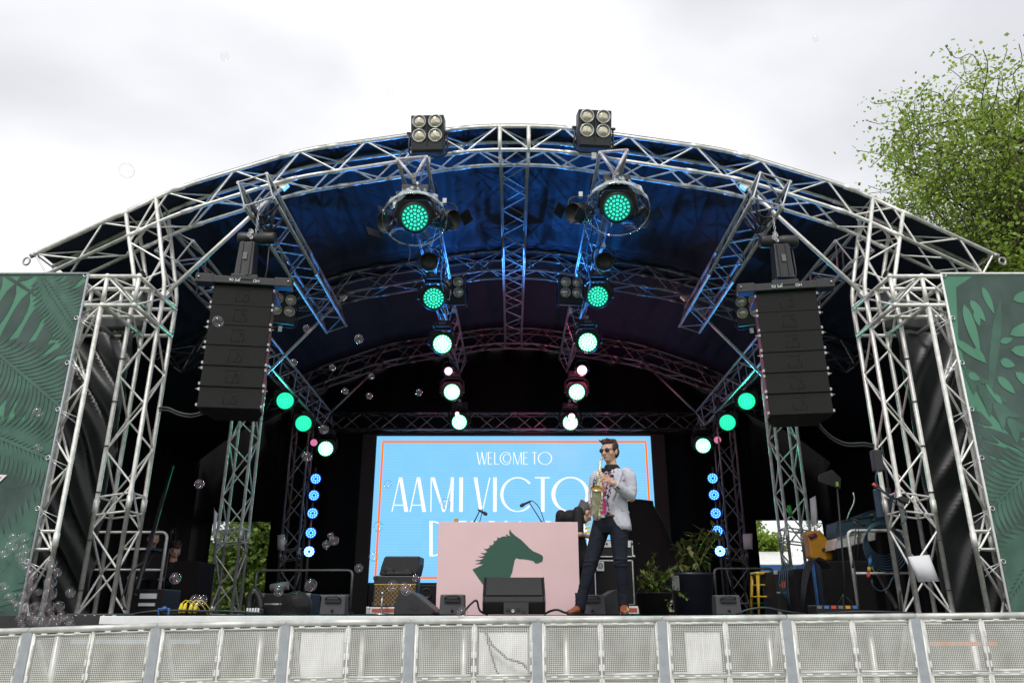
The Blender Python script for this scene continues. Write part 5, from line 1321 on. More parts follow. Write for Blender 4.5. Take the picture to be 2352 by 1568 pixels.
m.tube(fillet([W(572, 1410, 10.4), W(572, 1375, 10.4), W(584, 1352, 10.4), W(598, 1375, 10.4), W(600, 1410, 10.4)], .2, 6), .05, 10); tag(m.build('padded_bag', M['vinyl']), 'soft black bag standing beside the left mid tower foot', 'bag')
t, bd, c, w, h = stackbox('stage_box', 'small green-grey connector box on the floor right of the left mid tower', 'connector box', 565, 598, 1397, 9.4, .15, 'boxg')
for k in range(5): MB().box(c + Vector((-w * .38 + k * w * .19, -.08, .02)), (.02, .01, .045)).build('label_strip', M['paper'], bd)
# yellow plugs, cables
for px_, lab in ((413, 'leftmost yellow cable plug standing on the stage box at left'), (422, 'second yellow cable plug from the left on the stage box'), (436, 'third yellow cable plug from the left on the stage box'), (447, 'rightmost yellow cable plug on the stage box at left')):
    q = W(px_, 1405, 8.6); m = MB(); m.lathe(q + Vector((0, 0, -.01)), (.1, 0, 1), [(0, 0), (.019, .005), (.021, .05), (.015, .09), (.009, .1), (0, .101)], 12)
    m.tube(fillet([q + Vector((.01, 0, .085)), q + Vector((.03, .05, .13)), q + Vector((.09, .12, .06)), q + Vector((.12, .2, -.03))], .05), .006, 5)
    tag(m.build('cable_plug', M['yplug'] if 'yplug' in M else M.setdefault('yplug', mat('yellow_plug', (.75, .6, .03), .4))), lab, 'plug', 'yellow cable plugs')
t, bd, c, w, h = stackbox('stage_box', 'long flat black connector box holding the yellow plugs at left', 'connector box', 372, 462, 1400, 8.65, .25, 'cab')
def floor_cable(pts, D, lab, r=.011, m_='cable'):
    P = [Vector((W(x, 1410, D + dy).x, D + dy, DECK + r + dz)) for x, dy, dz in pts]
    m = MB(); m.tube(fillet(P, .2, 5), r, 6); tag(m.build('cable', M[m_]), lab, 'cable', 'cables lying on the stage')
floor_cable([(300, 0, 0), (345, -.1, .03), (400, .0, .04), (470, -.05, .03), (540, .1, .03), (600, 0, .01)], 8.3, 'black cables lying along the stage front on the left')
floor_cable([(1060, 0, 0), (1085, -.05, .12), (1096, 0, .14), (1100, .0, .03), (1120, .1, .0)], 8.2, 'black cable looping up beside the front monitor')
floor_cable([(1250, 0, .0), (1262, 0, .03), (1280, -.05, .05), (1300, .0, .01), (1335, .1, .0)], 8.2, 'black cable on the floor between the front monitor and the player')
floor_cable([(1690, 0, .0), (1720, 0, .05), (1760, -.05, .07), (1800, .0, .03), (1850, .1, .0)], 8.4, 'black cable lying in front of the yellow stool')
floor_cable([(1880, 0, .0), (1930, .1, .02), (1990, 0, .03), (2060, -.05, .02), (2130, .1, 0)], 8.3, 'black cables lying in front of the right front tower')
m = MB(); q = W(376, 1402, 8.0); m.tube([q + Vector((-.04, 0, -.06)), q + Vector((-.05, 0, .02)), q + Vector((.05, 0, .02)), q + Vector((.05, 0, -.08))], .012, 6); m.ball(q + Vector((.01, -.01, .02)), .024); tag(m.build('cable_clamp', M['blue']), 'blue clamp gripping the stage edge below the left rail', 'clamp')

# ================================================================ right side gear
def sub(label, l, r, tt, D, depth, txt, rot=0):
    t, bd, c, w, h = stackbox('bass_speaker', label, 'speaker', l, r, tt, D, depth, 'cab', feats=('grille',), rot=rot, group='black bass speakers at the right')
    for k in range(2): put_text('case_lettering', txt, c + Vector((-w * .42 + .03 * k, -depth / 2 - .014, -h * .02 - k * .0)), .05, M['paper'], bd, rot=Matrix.Rotation(R(90), 3, 'Y')) if k == 0 else None
sub('large black bass speaker behind the bent rail on the right', 1882, 2000, 1287, 11.0, .7, 'SB 28')
sub('narrower black bass speaker left of the large one', 1822, 1865, 1305, 10.4, .7, 'SB 18')
t, bd, c, w, h = stackbox('road_case', 'tall blue-edged black case wedged between the two bass speakers', 'case', 1866, 1886, 1291, 11.2, .7, 'blue')
t, bd, c, w, h = stackbox('cable_rack', 'dark cluttered rack with hanging cables between the yellow stool and the speakers', 'rack', 1778, 1822, 1310, 10.8, .6, 'cab', feats=('corner', 'strip'))
MB().box(c + Vector((-w * .1, -.306, h * .18)), (.07, .008, .09), ry(R(45))).build('warning_label', M['orange'], bd)
for k, (px_, lab) in enumerate(((1800, 'bundle of dark blue cables hanging over the rack beside the yellow stool'), (1850, 'thick dark cable arching over the narrow bass speaker'))):
    m = MB()
    for j in range(5):
        o = j * .03
        P = [W(px_ - 10, 1400, 10.3), W(px_ - 8 + j * 2, 1320, 10.3), W(px_ + 6 + j * 4, 1282 - j * 2, 10.35), W(px_ + 30 + j * 5, 1290 + j * 2, 10.4), W(px_ + 38 + j * 3, 1305, 10.5)] if k else [W(px_ + j * 3, 1292, 10.4), W(px_ - 8 + j * 3, 1310, 10.3), W(px_ - 12 + j * 4, 1345, 10.3), W(px_ - 2 + j * 3, 1370 + j * 6, 10.3)]
        m.tube(fillet([p + Vector((0, -.02 * j, 0)) for p in P], .3, 5), .009, 6)
    tag(m.build('cable_bundle', M['bluecable'] if not k else M['cable']), lab, 'cable', 'cable bundles at the right')
# yellow stool
D = 11.4; a, b = W(1733, 1313, D), W(1776, 1313, D); cx = (a.x + b.x) / 2; zt = a.z
t = thing('bar_stool', 'tall yellow metal stool standing in front of the right opening', 'stool', (cx, D, DECK))
m = MB(); m.box((cx, D, zt - .02), (.32, .32, .04), taper=(.97, .97)); m.build('seat', M['yellow'], t, .014)
for sx in (-1, 1):
    for sy in (-1, 1):
        m = MB(); m.tube(((cx + sx * .125, D + sy * .125, zt - .03), (cx + sx * .19, D + sy * .19, DECK)), [.03, .016], 4); m.build('leg', M['yellow'], t)
m = MB()
for zz, q in ((DECK + .24, .175), (zt - .18, .14)):
    m.tube([(cx - q, D - q, zz), (cx + q, D - q, zz), (cx + q, D + q, zz), (cx - q, D + q, zz)], .011, 6, closed=True)
m.build('foot_ring', M['yellow'], t)
# yellow bag on top of the large bass speaker
D = 11.6; P = [W(x, y, D) for x, y in ((1852, 1222), (1862, 1218), (1886, 1217), (1903, 1240), (1914, 1272), (1914, 1286), (1880, 1288), (1862, 1280), (1858, 1250))]
m = MB(); m.prism([(p.x, p.z) for p in P], lambda x, z, q: Vector((x, D + q, z)), .22)
t = thing('yellow_bag', 'bright yellow bag leaning on the large bass speaker at right', 'bag', (P[7].x, D, P[6].z)); bd = m.build('bag_body', M['bag'], t, .03)
m = MB(); a, b = W(1858, 1234, D), W(1874, 1228, D); m.tube((a + Vector((0, -.012, 0)), b + Vector((0, -.012, 0))), .03, 6); m.build('purple_band', mat('purple_band', (.12, .02, .12), .5), bd)
m = MB(); a, b = W(1888, 1262, D), W(1916, 1258, D); m.tube((a + Vector((0, -.012, 0)), b + Vector((0, -.012, 0))), .02, 6); m.build('strap', M['black'], bd)
# cases leaning
def tilt_case(label, pts, D, m_, depth=.4, strip=None, name='equipment_case'):
    P = [W(x, y, D) for x, y in pts]; t = thing(name, label, 'case', (P[0].x, D, min(p.z for p in P)), group='equipment cases at the right')
    m = MB(); m.prism([(p.x, p.z) for p in P], lambda x, z, q: Vector((x, D + q, z)), depth); bd = m.build('case_body', M[m_], t, .012)
    c = sum(P, Vector()) / len(P); dr = (P[1] - P[0]).normalized()
    l = MB()
    for k in (-.28, .28): l.box(c + dr * k * (P[1] - P[0]).length + Vector((0, -.01, .02)), (.05, .03, .07))
    l.build('latch', M['steel'], bd)
    e = MB(); e.tube([p + Vector((0, -.006, 0)) for p in P], .009, 6, closed=True); e.build('edge_trim', M['steel'] if m_ != 'bluecase' else M['bluecase'], bd)
tilt_case('lower blue-grey case stacked on the right behind the bent rail', [(1921, 1245), (1922, 1198), (2000, 1186), (2012, 1226)], 11.3, 'bluecase')
tilt_case('upper dark blue case topmost of the stack behind the right front tower', [(1980, 1190), (1976, 1182), (2004, 1172), (2036, 1172), (2036, 1214), (1984, 1216)], 11.5, 'bluecase')
tilt_case('pale silver case lying tilted below the blue cases', [(1918, 1262), (1922, 1236), (2000, 1216), (2010, 1216), (2010, 1240)], 11.2, 'alu')
# microphone stands, antenna, coils
mic(W(1967, 1196, 10.0), W(1960, 1285, 10.0), (W(1972, 1395, 10.0).x, 10.0, DECK), 'blue-lit microphone on a straight stand beside the bent rail at right')
D = 10.3; P = [W(x, y, D) for x, y in ((1880, 1095), (1885, 1088), (1912, 1078), (1932, 1098), (1931, 1122), (1882, 1106))]
t = thing('antenna_paddle', 'black shark-fin antenna with white lettering on a thin stand at right', 'antenna', (P[2].x, D, DECK))
m = MB(); m.prism([(p.x, p.z) for p in P], lambda x, z, q: Vector((x, D + q, z)), .02); bd = m.build('paddle', M['dark'], t, .004)
q = W(1899, 1100, D); put_text('paddle_lettering', 'SENNHEISER', Vector((q.x, D - .004, q.z)), .032, M['paper'], bd)
m = MB(); q = W(1921, 1112, D); m.box((q.x, D - .02, q.z), (.03, .03, .06)); m.build('clamp', mat('green_clamp', (.25, .4, .08), .5), bd)
m = MB(); m.tube((W(1922, 1105, D), Vector((W(1940, 1300, D).x, D + .03, W(1940, 1300, D).z)), Vector((W(1946, 1400, D).x, D + .05, DECK))), .012, 8); m.build('stand_pole', M['cable'], t)
m = MB(); b_ = Vector((W(1946, 1400, D).x, D + .05, DECK))
for an in (0, 2.1, 4.2): m.tube((b_ + Vector((0, 0, .25)), b_ + Vector((math.cos(an) * .22, math.sin(an) * .22, .01))), .009, 6)
m.build('tripod_leg', M['cable'], t)
m = MB(); m.tube(fillet([W(1960, 1130, 10.4), W(1964, 1150, 10.4), W(1950, 1178, 10.4), W(1945, 1195, 10.4)], .2, 5), .009, 6); tag(m.build('gooseneck_lamp', M['steel']), 'thin silver gooseneck bending down beside the antenna stand', 'lamp')
D = 10.05; c = W(2022, 1238, D); m = MB()
for k in range(7):
    rr = .2 + .012 * k; m.tube([c + Vector((math.cos(a) * rr * (.88 + .02 * k), -.02 - .012 * k, math.sin(a) * rr * 1.05 - .02 * k)) for a in [q * PI / 14 for q in range(28)]], .009, 5, closed=True)
tag(m.build('cable_coil', M['bluecable']), 'coil of blue-grey cable hung on the bent rail at right', 'cable coil')
D = 9.95
for (y0, y1, m_, lab) in ((1282, 1300, 'blue', 'blue connector hanging below the cable coil'), (1302, 1312, 'yellow', 'yellow band of the connectors below the cable coil'), (1316, 1326, 'red', 'red connector hanging lowest below the cable coil')):
    x_ = 1999 - (y0 - 1282) * .1; m = MB(); m.tube((W(x_, y0, D), W(x_ - 1, y1, D)), .022, 10); m.tube((W(x_ + .5, y0 - 5, D), W(x_, y0, D)), .01, 6)
    tag(m.build('connector', M[m_]), lab, 'connector', 'connectors below the coil')
m = MB(); m.tube(fillet([W(2002, 1330, D), W(2004, 1345, D), W(2020, 1358, D), W(2040, 1352, D), W(2050, 1325, D), W(2062, 1318, D)], .2, 5), .01, 6); tag(m.build('cable', M['bluecable']), 'blue cable drooping from the connectors below the coil', 'cable', 'cables hanging at the right')
m = MB(); m.tube(fillet([W(2017, 1078, 8.5), W(2010, 1095, 8.5), W(2014, 1112, 8.5), W(2030, 1128, 8.5), W(2060, 1160, 8.5), W(2078, 1168, 8.5), W(2085, 1190, 8.5), W(2068, 1205, 8.5)], .15, 5), .008, 6); tag(m.build('cable', M['bluecable']), 'thin bright blue cable running along the right front tower leg', 'cable', 'cables hanging at the right')
t = thing('clamp_arm', 'black clamp arm with a red tip fixed to the right front tower', 'clamp arm', W(2075, 1148, 8.52))
m = MB(); m.tube((W(2010, 1117, 8.5), W(2050, 1143, 8.5), W(2075, 1148, 8.52)), .014, 8); m.build('arm', M['dark'], t)
m = MB(); m.tube((W(2005, 1110, 8.5), W(2013, 1118, 8.5)), .02, 8); m.build('red_tip', M['red'], t)
m = MB(); q = W(2075, 1148, 8.52); m.box(q, (.09, .08, .06), ry(.4)); m.build('grip', M['dark'], t, .008)
m = MB(); q = W(2014, 1058, 8.55); m.box(q, (.1, .1, .24)); tag(m.build('junction_box', M['dark'], bevel=.012), 'black box strapped high on the right front tower leg', 'junction box')
m = MB(); q = W(2030, 1155, 9.6); m.box(q, (.16, .16, .36)); tag(m.build('wall_box', M['bluecase'], bevel=.012), 'grey-blue box hung behind the right front tower above the cases', 'junction box')
def paper(pts, D, lab, curl=.05):
    P = [W(x, y, D) for x, y in pts]; m = MB(); n = 8
    for i in range(n + 1):
        u = i / n; a = P[0].lerp(P[1], u); b = P[3].lerp(P[2], u); k = curl * math.sin(u * 2.2)
        m.v += [a + Vector((0, -k, 0)), b + Vector((0, -k * 1.5, 0))]
    for i in range(n): m.f.append((2 * i, 2 * i + 1, 2 * i + 3, 2 * i + 2)); m.sm.append(True)
    tag(m.build('paper_sheet', M['paper'], solid=.002), lab, 'paper', 'paper sheets fixed to the towers')
paper([(2085, 1278), (2130, 1274), (2151, 1335), (2109, 1336)], 8.57, 'large white paper plan stuck on the right front tower')
paper([(1706, 1226), (1727, 1225), (1727, 1262), (1708, 1260)], 15.9, 'white paper sheet taped on the dim right rear tower')
paper([(637, 1228), (656, 1227), (655, 1264), (636, 1262)], 15.9, 'white paper sheet taped on the dim left rear tower')
paper([(1860, 1145), (1871, 1138), (1876, 1200), (1864, 1210)], 12.0, 'pale sheet taped on the right mid tower')
paper([(492, 1165), (504, 1180), (498, 1240), (490, 1215)], 12.0, 'pale blue cloth strip hanging on the left mid tower', .08)
m = MB(); m.tube((W(1812, 1160, 11.95), W(1817, 1185, 11.95)), .03, 6); tag(m.build('green_tape', mat('green_tape', (.02, .35, .04), .5)), 'green tape wrapped round a leg of the right mid tower', 'tape')
t, bd, c, w, h = stackbox('stage_box', 'long black connector box with coloured labels on the floor at right', 'connector box', 1873, 1975, 1389, 8.7, .25, 'cab')
for k, (cc) in enumerate(('grey', 'blue', 'red', 'grey', 'bag', 'blue')): MB().box(c + Vector((-w * .42 + k * w * .16, -.128, h * .3)), (.05, .008, .03)).build('label_strip', M[cc], bd)
def brace(lab, a, b, D0, D1, r, m_, txt=None):
    m = MB(); m.tube((W(*a, D0), W(*b, D1)), r, 8); o = m.build('brace_tube', M[m_]); tag(o, lab, 'brace', 'dark brace straps')
brace('black strap rising from the left front tower foot past the man with a moustache', (310, 1370), (395, 1070), 9.6, 11.5, .03, 'vinyl')
brace('black strap behind the right front tower foot', (2062, 1400), (2000, 1290), 9.4, 11.5, .03, 'vinyl')
# ================================================================ people
def remesh(mb, name, m_, parent, vox=.009, smooth=2):
    o = mb.build(name + '_raw', m_, parent)
    r = o.modifiers.new('r', 'REMESH'); r.mode = 'VOXEL'; r.voxel_size = vox; r.use_smooth_shade = True
    if smooth: s = o.modifiers.new('s', 'SMOOTH'); s.iterations = smooth; s.factor = .5
    dg = bpy.context.evaluated_depsgraph_get(); me = bpy.data.meshes.new_from_object(o.evaluated_get(dg)); me.name = name
    old = o.data; org = ORG[o.name]; bpy.data.objects.remove(o); bpy.data.meshes.remove(old)
    o = bpy.data.objects.new(name, me); COL.objects.link(o)
    if parent: o.parent = parent
    ORG[o.name] = org
    me.polygons.foreach_set('use_smooth', [True] * len(me.polygons))
    return o
def limb(mb, pts, rs, seg=14):
    """rounded tapering limb with ball joints"""
    P = [Vector(p) for p in pts]
    mb.tube(P, rs, seg)
    for p, r in zip(P, rs): mb.ball(p, r, seg=12, rings=8)
def ell(c, a, b, ra, rb): return (Vector(c), a * ra, b * rb)
UP = Vector((0, 0, 1))
def head(mb, c, f, k=1.0, tilt=0):
    """face towards f, c = middle of the skull"""
    f = f.normalized(); s = f.cross(UP).normalized(); u = s.cross(f)       # s = person's right -> f x up
    Mx = Matrix((s, f, u)).transposed()
    X = lambda x, y, z: Vector(c) + (s * x + f * y + u * z) * k
    mb.ball(X(0, -.012, .035), (.077 * k, .098 * k, .092 * k), Mx)
    mb.ball(X(0, .02, -.03), (.064 * k, .076 * k, .085 * k), Mx)
    mb.ball(X(0, .038, -.082), (.042 * k, .046 * k, .034 * k), Mx)            # chin
    mb.ball(X(0, .055, -.055), (.04 * k, .03 * k, .03 * k), Mx)               # mouth block
    mb.tube((X(0, .086, .02), X(0, .103, -.012), X(0, .112, -.032)), [.009 * k, .013 * k, .016 * k], 10); mb.ball(X(0, .106, -.034), .016 * k)
    for q in (-1, 1):
        mb.ball(X(q * .075, -.012, -.01), (.012 * k, .022 * k, .034 * k), Mx)   # ears
        mb.ball(X(q * .034, .078, .022), (.026 * k, .018 * k, .012 * k), Mx)    # brow
        mb.ball(X(q * .045, .05, -.025), (.026 * k, .03 * k, .03 * k), Mx)      # cheek
        mb.ball(X(q * .011, .086, -.062), (.014 * k, .008 * k, .006 * k), Mx)   # lips
    return X, Mx
def finger(mb, pts, r=.0085): limb(mb, pts, [r * 1.08, r, r * .95, r * .85][:len(pts)], 8)

DM = 8.15
def Q(cx, cy, dD=0): return W(1263.3 + cx * .293, 976.2 + cy * .293, DM + dD)
yaw = R(33)
fw = Vector((-math.sin(yaw), -math.cos(yaw), 0)); lf_ = Vector((math.cos(yaw), -math.sin(yaw), 0))   # forward, his left
hfw = Vector((-.66, -.75, -.06))
body = MB()
HX, HM = head(body, Q(467, 207), hfw, 1.02)
nb = Q(492, 345, .02)
limb(body, [Q(474, 262, .02), nb], [.056, .062])
# torso under the clothes
chest, waist, hips = Q(488, 450, .02), Q(480, 610, .0), Q(458, 745, .0)
body.loft([ell(hips + Vector((0, 0, -.06)), lf_, fw, .15, .10), ell(hips, lf_, fw, .16, .105), ell(waist, lf_, fw, .145, .098), ell(chest, lf_, fw, .175, .11), ell(Q(490, 385, .02), lf_, fw, .175, .09), ell(Q(491, 350, .02), lf_, fw, .08, .065)], 24)
SL, SR = Q(622, 378, -.12), Q(362, 392, .13)
EL, WLs = Q(640, 568, -.12), Q(497, 452, -.30)
ER, WR_ = Q(338, 560, .16), Q(338, 640, -.02)
limb(body, [SL, EL, WLs], [.052, .042, .03]); limb(body, [SR, ER, WR_], [.05, .04, .028])
# his left hand over the upper keys: palm, four curled fingers, thumb behind the tube
pc = Q(462, 430, -.32); wr = WLs
body.loft([(wr, Vector((0, .018, .0)), Vector((0, 0, .028))), (Q(478, 440, -.31), Vector((.004, .019, 0)), Vector((0, 0, .038))), (pc, Vector((.0, .017, 0)), Vector((0, 0, .043))), (Q(446, 420, -.32), Vector((0, .012, 0)), Vector((0, 0, .036)))], 14)
for (k0, k1, k2, k3) in (((450, 398), (425, 385), (402, 388), (388, 398)), ((446, 411), (418, 400), (392, 404), (378, 415)), ((446, 425), (420, 418), (396, 424), (382, 434)), ((450, 440), (428, 440), (408, 446), (397, 453))):
    finger(body, [Q(*k0, -.33), Q(*k1, -.35), Q(*k2, -.34), Q(*k3, -.31)])
finger(body, [Q(468, 412, -.31), Q(448, 396, -.28), Q(425, 394, -.25)], .0095)
# his right hand on the lower keys, behind the bell
pc = Q(332, 615, -.05)
body.loft([(WR_, Vector((.02, 0, 0)), Vector((0, .028, 0))), (Q(330, 628, -.04), Vector((.02, 0, .0)), Vector((0, .034, .02))), (Q(331, 600, -.07), Vector((.018, 0, 0)), Vector((0, .03, .03)))], 12)
for k, cy in enumerate((568, 588, 610, 632)):
    finger(body, [Q(327, cy + 8, -.05), Q(318, cy, -.09), Q(322, cy - 2, -.13), Q(338, cy, -.15)])
finger(body, [Q(336, 600, -.03), Q(345, 578, -.04), Q(352, 566, -.06)], .0095)
# legs under the trousers
HL, HR = Q(536, 770, -.05), Q(408, 770, .06)
KL, KR = Q(552, 1075, -.10), Q(318, 1085, .0)
AL, AR = Q(576, 1392, -.02), Q(240, 1385, .03)
limb(body, [HL, KL, AL], [.08, .052, .038]); limb(body, [HR, KR, AR], [.08, .052, .038])
limb(body, [AL, Q(581, 1440, -.03)], [.034, .022]); limb(body, [AR, Q(228, 1445, .03)], [.034, .022])
man = remesh(body, 'person', M['skin'], None, .0065, 2)
tag(man, 'person in a pale grey blazer and navy trousers playing a saxophone at the stage edge', 'person')
# hair: short sides, quiffed top
hm = MB()
s_ = hfw.normalized().cross(UP).normalized(); u_ = s_.cross(hfw.normalized()); f_ = hfw.normalized()
hm.ball(HX(0, -.03, .058), (.082, .094, .083), HM); hm.ball(HX(0, -.06, .0), (.078, .062, .078), HM); hm.ball(HX(0, .03, .095), (.068, .062, .038), HM); hm.ball(HX(0, -.035, .108), (.062, .07, .032), HM)
for q in (-1, 1): hm.ball(HX(q * .07, .005, .035), (.014, .04, .045), HM)
rn = random.Random(5)
for k in range(46):
    x, y = rn.uniform(-.06, .06), rn.uniform(-.08, .085)
    p = HX(x, y, .106 + .012 * (1 - abs(x) / .06)); q = HX(x * 1.08, y + rn.uniform(.0, .02), .126 + rn.uniform(-.004, .01))
    hm.tube((p, q), [.013, .003], 6)
remesh(hm, 'hair', M['hair'], man, .006, 1)
sg = MB()
for q in (-1, 1):
    sg.ball(HX(q * .035, .098, .006), (.028, .009, .024), HM, 14, 10)
sg.tube((HX(-.012, .108, .014), HX(.012, .108, .014)), .004, 6)
for q in (-1, 1): sg.tube((HX(q * .06, .09, .016), HX(q * .078, .03, .014), HX(q * .08, -.02, .008)), .0035, 6)
sg.build('sunglasses', mat('dark_glasses', (.006, .006, .008), .12, 0, spec=.7), man)
# stubble shading on the jaw is a look of its own: a thin beard patch mesh
# shirt
sh = MB()
sh.loft([ell(Q(462, 735, 0), lf_, fw, .158, .108), ell(Q(468, 690, 0), lf_, fw, .155, .107), ell(waist, lf_, fw, .152, .107), ell(chest, lf_, fw, .182, .122), ell(Q(490, 385, .02), lf_, fw, .16, .1), ell(Q(487, 345, .02), lf_, fw, .078, .072)], 28)
shirt = remesh(sh, 'shirt', M['shirt'], man, .009, 1)
cl = MB(); 
cl.loft([(Q(492, 352, .02), lf_ * .09, fw * .085), (Q(483, 322, .02), lf_ * .072, fw * .075), (Q(482, 316, .02), lf_ * .068, fw * .07)], 24, caps=False)
cl.build('shirt_collar', M['tshirt'], shirt, solid=.008)
bw = MB(); bc = Q(440, 350, -.11)
sd = lf_
for q in (-1, 1): bw.ball(bc + sd * q * .035 + Vector((0, 0, .003)), (.032, .014, .024), Matrix((sd, fw, UP)).transposed(), 10, 8)
bw.ball(bc + fw * .006, (.013, .014, .016), Matrix((sd, fw, UP)).transposed(), 10, 8); bw.build('bow_tie', M['tshirt'], man)
# jacket: body shell open at the front, lapels, sleeves, flaps
jk = MB()
ang0 = PI / 2     # direction of fw in (lf_, fw) axes
def jr(c, ra, rb, g0, g1): return (c, lf_ * ra, fw * rb, ang0 - R(g0) + 2 * PI, ang0 + R(g1))
J = [jr(Q(490, 352, .02), .105, .085, 46, 40), jr(Q(490, 368, .02), .155, .098, 42, 38), jr(Q(489, 395, .02), .196, .116, 40, 40), jr(chest, .2, .135, 38, 44), jr(Q(484, 530, .01), .183, .128, 32, 46), jr(waist, .172, .122, 26, 46), jr(Q(478, 680, 0), .182, .13, 30, 52), jr(Q(480, 745, 0), .2, .142, 38, 58), jr(Q(482, 790, 0), .208, .148, 46, 64), jr(Q(484, 824, 0), .212, .152, 56, 74)]
jk.loft(J, 44)
jacket = jk.build('jacket', M['jacket'], man, solid=.011)
for nm, pts, rs in (('sleeve', [SL + Vector((-.035, .01, .018)), SL + Vector((.0, 0, -.02)), SL.lerp(EL, .5) + Vector((.008, 0, 0)), EL + Vector((0, 0, .01)), EL.lerp(WLs, .5), EL.lerp(WLs, .93)], [.05, .067, .062, .057, .053, .044]), ('sleeve', [SR + Vector((.035, .01, .018)), SR + Vector((0, 0, -.02)), SR.lerp(ER, .5), ER, ER.lerp(WR_, .9)], [.055, .07, .064, .055, .045])):
    m = MB(); P = fillet([Vector(p) for p in pts], .07, 4)
    rr = [];
    acc = [0]
    for i in range(1, len(P)): acc.append(acc[-1] + (P[i] - P[i - 1]).length)
    base = [0]
    for i in range(1, len(pts)): base.append(base[-1] + (Vector(pts[i]) - Vector(pts[i - 1])).length)
    for a_ in acc:
        t_ = a_ / acc[-1] * base[-1]; j = max(i for i in range(len(base)) if base[i] <= t_ + 1e-6); j = min(j, len(base) - 2); u = (t_ - base[j]) / (base[j + 1] - base[j]); rr.append(rs[j] * (1 - u) + rs[j + 1] * u)
    # small creases along the cloth
    n = 40; PP = [at_len(P, i / n) for i in range(n + 1)]; RR = []
    for i in range(n + 1):
        t_ = i / n * acc[-1]; j = min(max(k for k in range(len(acc)) if acc[k] <= t_ + 1e-6), len(acc) - 2); u = (t_ - acc[j]) / max(1e-6, acc[j + 1] - acc[j])
        RR.append((rr[j] * (1 - u) + rr[j + 1] * u) * (1 + .022 * math.sin(i * 1.3) * (1 if 10 < i < 34 else .3)))
    m.tube(PP, RR, 18); m.ball(PP[0], RR[0], seg=18, rings=10)
    sl_ = m.build(nm, M['jacket'], jacket)
    if nm == 'sleeve' and pts[0].x > SR.x + .1:
        bt_ = MB()
        for k in range(4): bt_.ball(EL.lerp(WLs, .72 + k * .045) + Vector((.0, -.052, -.022)), .0075, seg=8, rings=6)
        bt_.build('cuff_button', M['hair'], sl_)
# lapels (raised panels along the opening) and details
def jpt(v, gdeg, off=.012):
    """point on the jacket surface: v along the ring list, angle from the front towards his left (+)"""
    i = min(int(v), len(J) - 2); u = v - i
    c = J[i][0].lerp(J[i + 1][0], u); a = J[i][1].lerp(J[i + 1][1], u); b = J[i][2].lerp(J[i + 1][2], u)
    t_ = ang0 - R(gdeg)
    return c + a * math.cos(t_) + b * math.sin(t_) + (a.normalized() * math.cos(t_) + b.normalized() * math.sin(t_)) * off
for sg_, g in ((1, 'lapel'), (-1, 'lapel')):
    m = MB(); vs = []
    for k in range(9):
        v = .3 + k * .58; e0 = (46 - v * 4.2) if sg_ > 0 else (40 + v * 1.0); wd = (14 * math.sin(min(1, .35 + k / 9) * PI * .5) * (1 - (k / 8.2) ** 2.2) + 1)
        vs += [jpt(v, sg_ * (e0 - 2), .016), jpt(v, sg_ * (e0 + wd), .014)]
    m.add(vs, [(2 * k, 2 * k + 1, 2 * k + 3, 2 * k + 2) for k in range(8)], True); m.build(g, M['jacket'], jacket, solid=.007)
m = MB(); m.add([jpt(3.05, 50, .014), jpt(3.0, 66, .014), jpt(2.86, 66, .016), jpt(2.95, 49, .016)], [(0, 1, 2, 3)]); m.build('pocket_square', M['red'], jacket, solid=.004)
m = MB(); m.add([jpt(5.7, 56, .013), jpt(6.0, 96, .013), jpt(6.3, 96, .015), jpt(6.0, 56, .015)], [(0, 1, 2, 3)]); m.build('pocket_flap', M['jacket'], jacket, solid=.006)
# belt, trousers, shoes
m = MB(); m.tube([Q(463, 722, 0) + lf_ * math.cos(a) * .165 + fw * math.sin(a) * .115 for a in [k * PI / 14 for k in range(28)]], .016, 8, closed=True); bl = m.build('belt', M['hair'], man)
MB().box(Q(463, 722, 0) + fw * .135 + lf_ * .0, (.045, .02, .036), rz(-yaw)).build('buckle', M['steel'], bl, .004)
tr = MB()
tr.loft([ell(Q(463, 716, 0), lf_, fw, .158, .11), ell(hips, lf_, fw, .175, .12), ell(Q(470, 800, 0), lf_, fw, .182, .122), ell(Q(472, 850, .0), lf_, fw, .17, .1)], 22)
limb(tr, [HL, HL.lerp(KL, .5), KL, KL.lerp(AL, .4), KL.lerp(AL, .75), AL + Vector((.0, -.01, -.055))], [.1, .088, .07, .064, .056, .052], 18)
limb(tr, [HR, HR.lerp(KR, .5), KR, KR.lerp(AR, .4), KR.lerp(AR, .75), AR + Vector((-.012, -.01, -.05))], [.1, .088, .07, .064, .056, .052], 18)
rn = random.Random(11)
for A, B in ((KL, AL), (KR, AR)):
    for k, t_ in enumerate((-.08, .0, .08, .3, .62, .72, .82, .9, .97)):
        c = A.lerp(B, t_); rr = (.068 if t_ < .15 else .06 if t_ < .5 else .053)
        tl_ = Vector((rn.uniform(-.3, .3), rn.uniform(-.3, .3), 0))
        tr.tube([c + Vector((math.cos(a) * rr, math.sin(a) * rr, (math.cos(a) * tl_.x + math.sin(a) * tl_.y) * rr)) for a in [q * PI / 9 for q in range(18)]], .0085, 6, closed=True)
for A, B in ((HL, KL), (HR, KR)):
    for k, t_ in enumerate((.12, .25, .45)):
        c = A.lerp(B, t_); rr = .096 - .025 * t_
        tr.tube([c + Vector((math.cos(a) * rr, math.sin(a) * rr, .05 * math.sin(a + k))) for a in [PI + q * PI / 9 for q in range(10)]], [.004 + .005 * math.sin(q / 9 * PI) for q in range(10)], 6)
remesh(tr, 'trousers', M['trouser'], man, .008, 1)
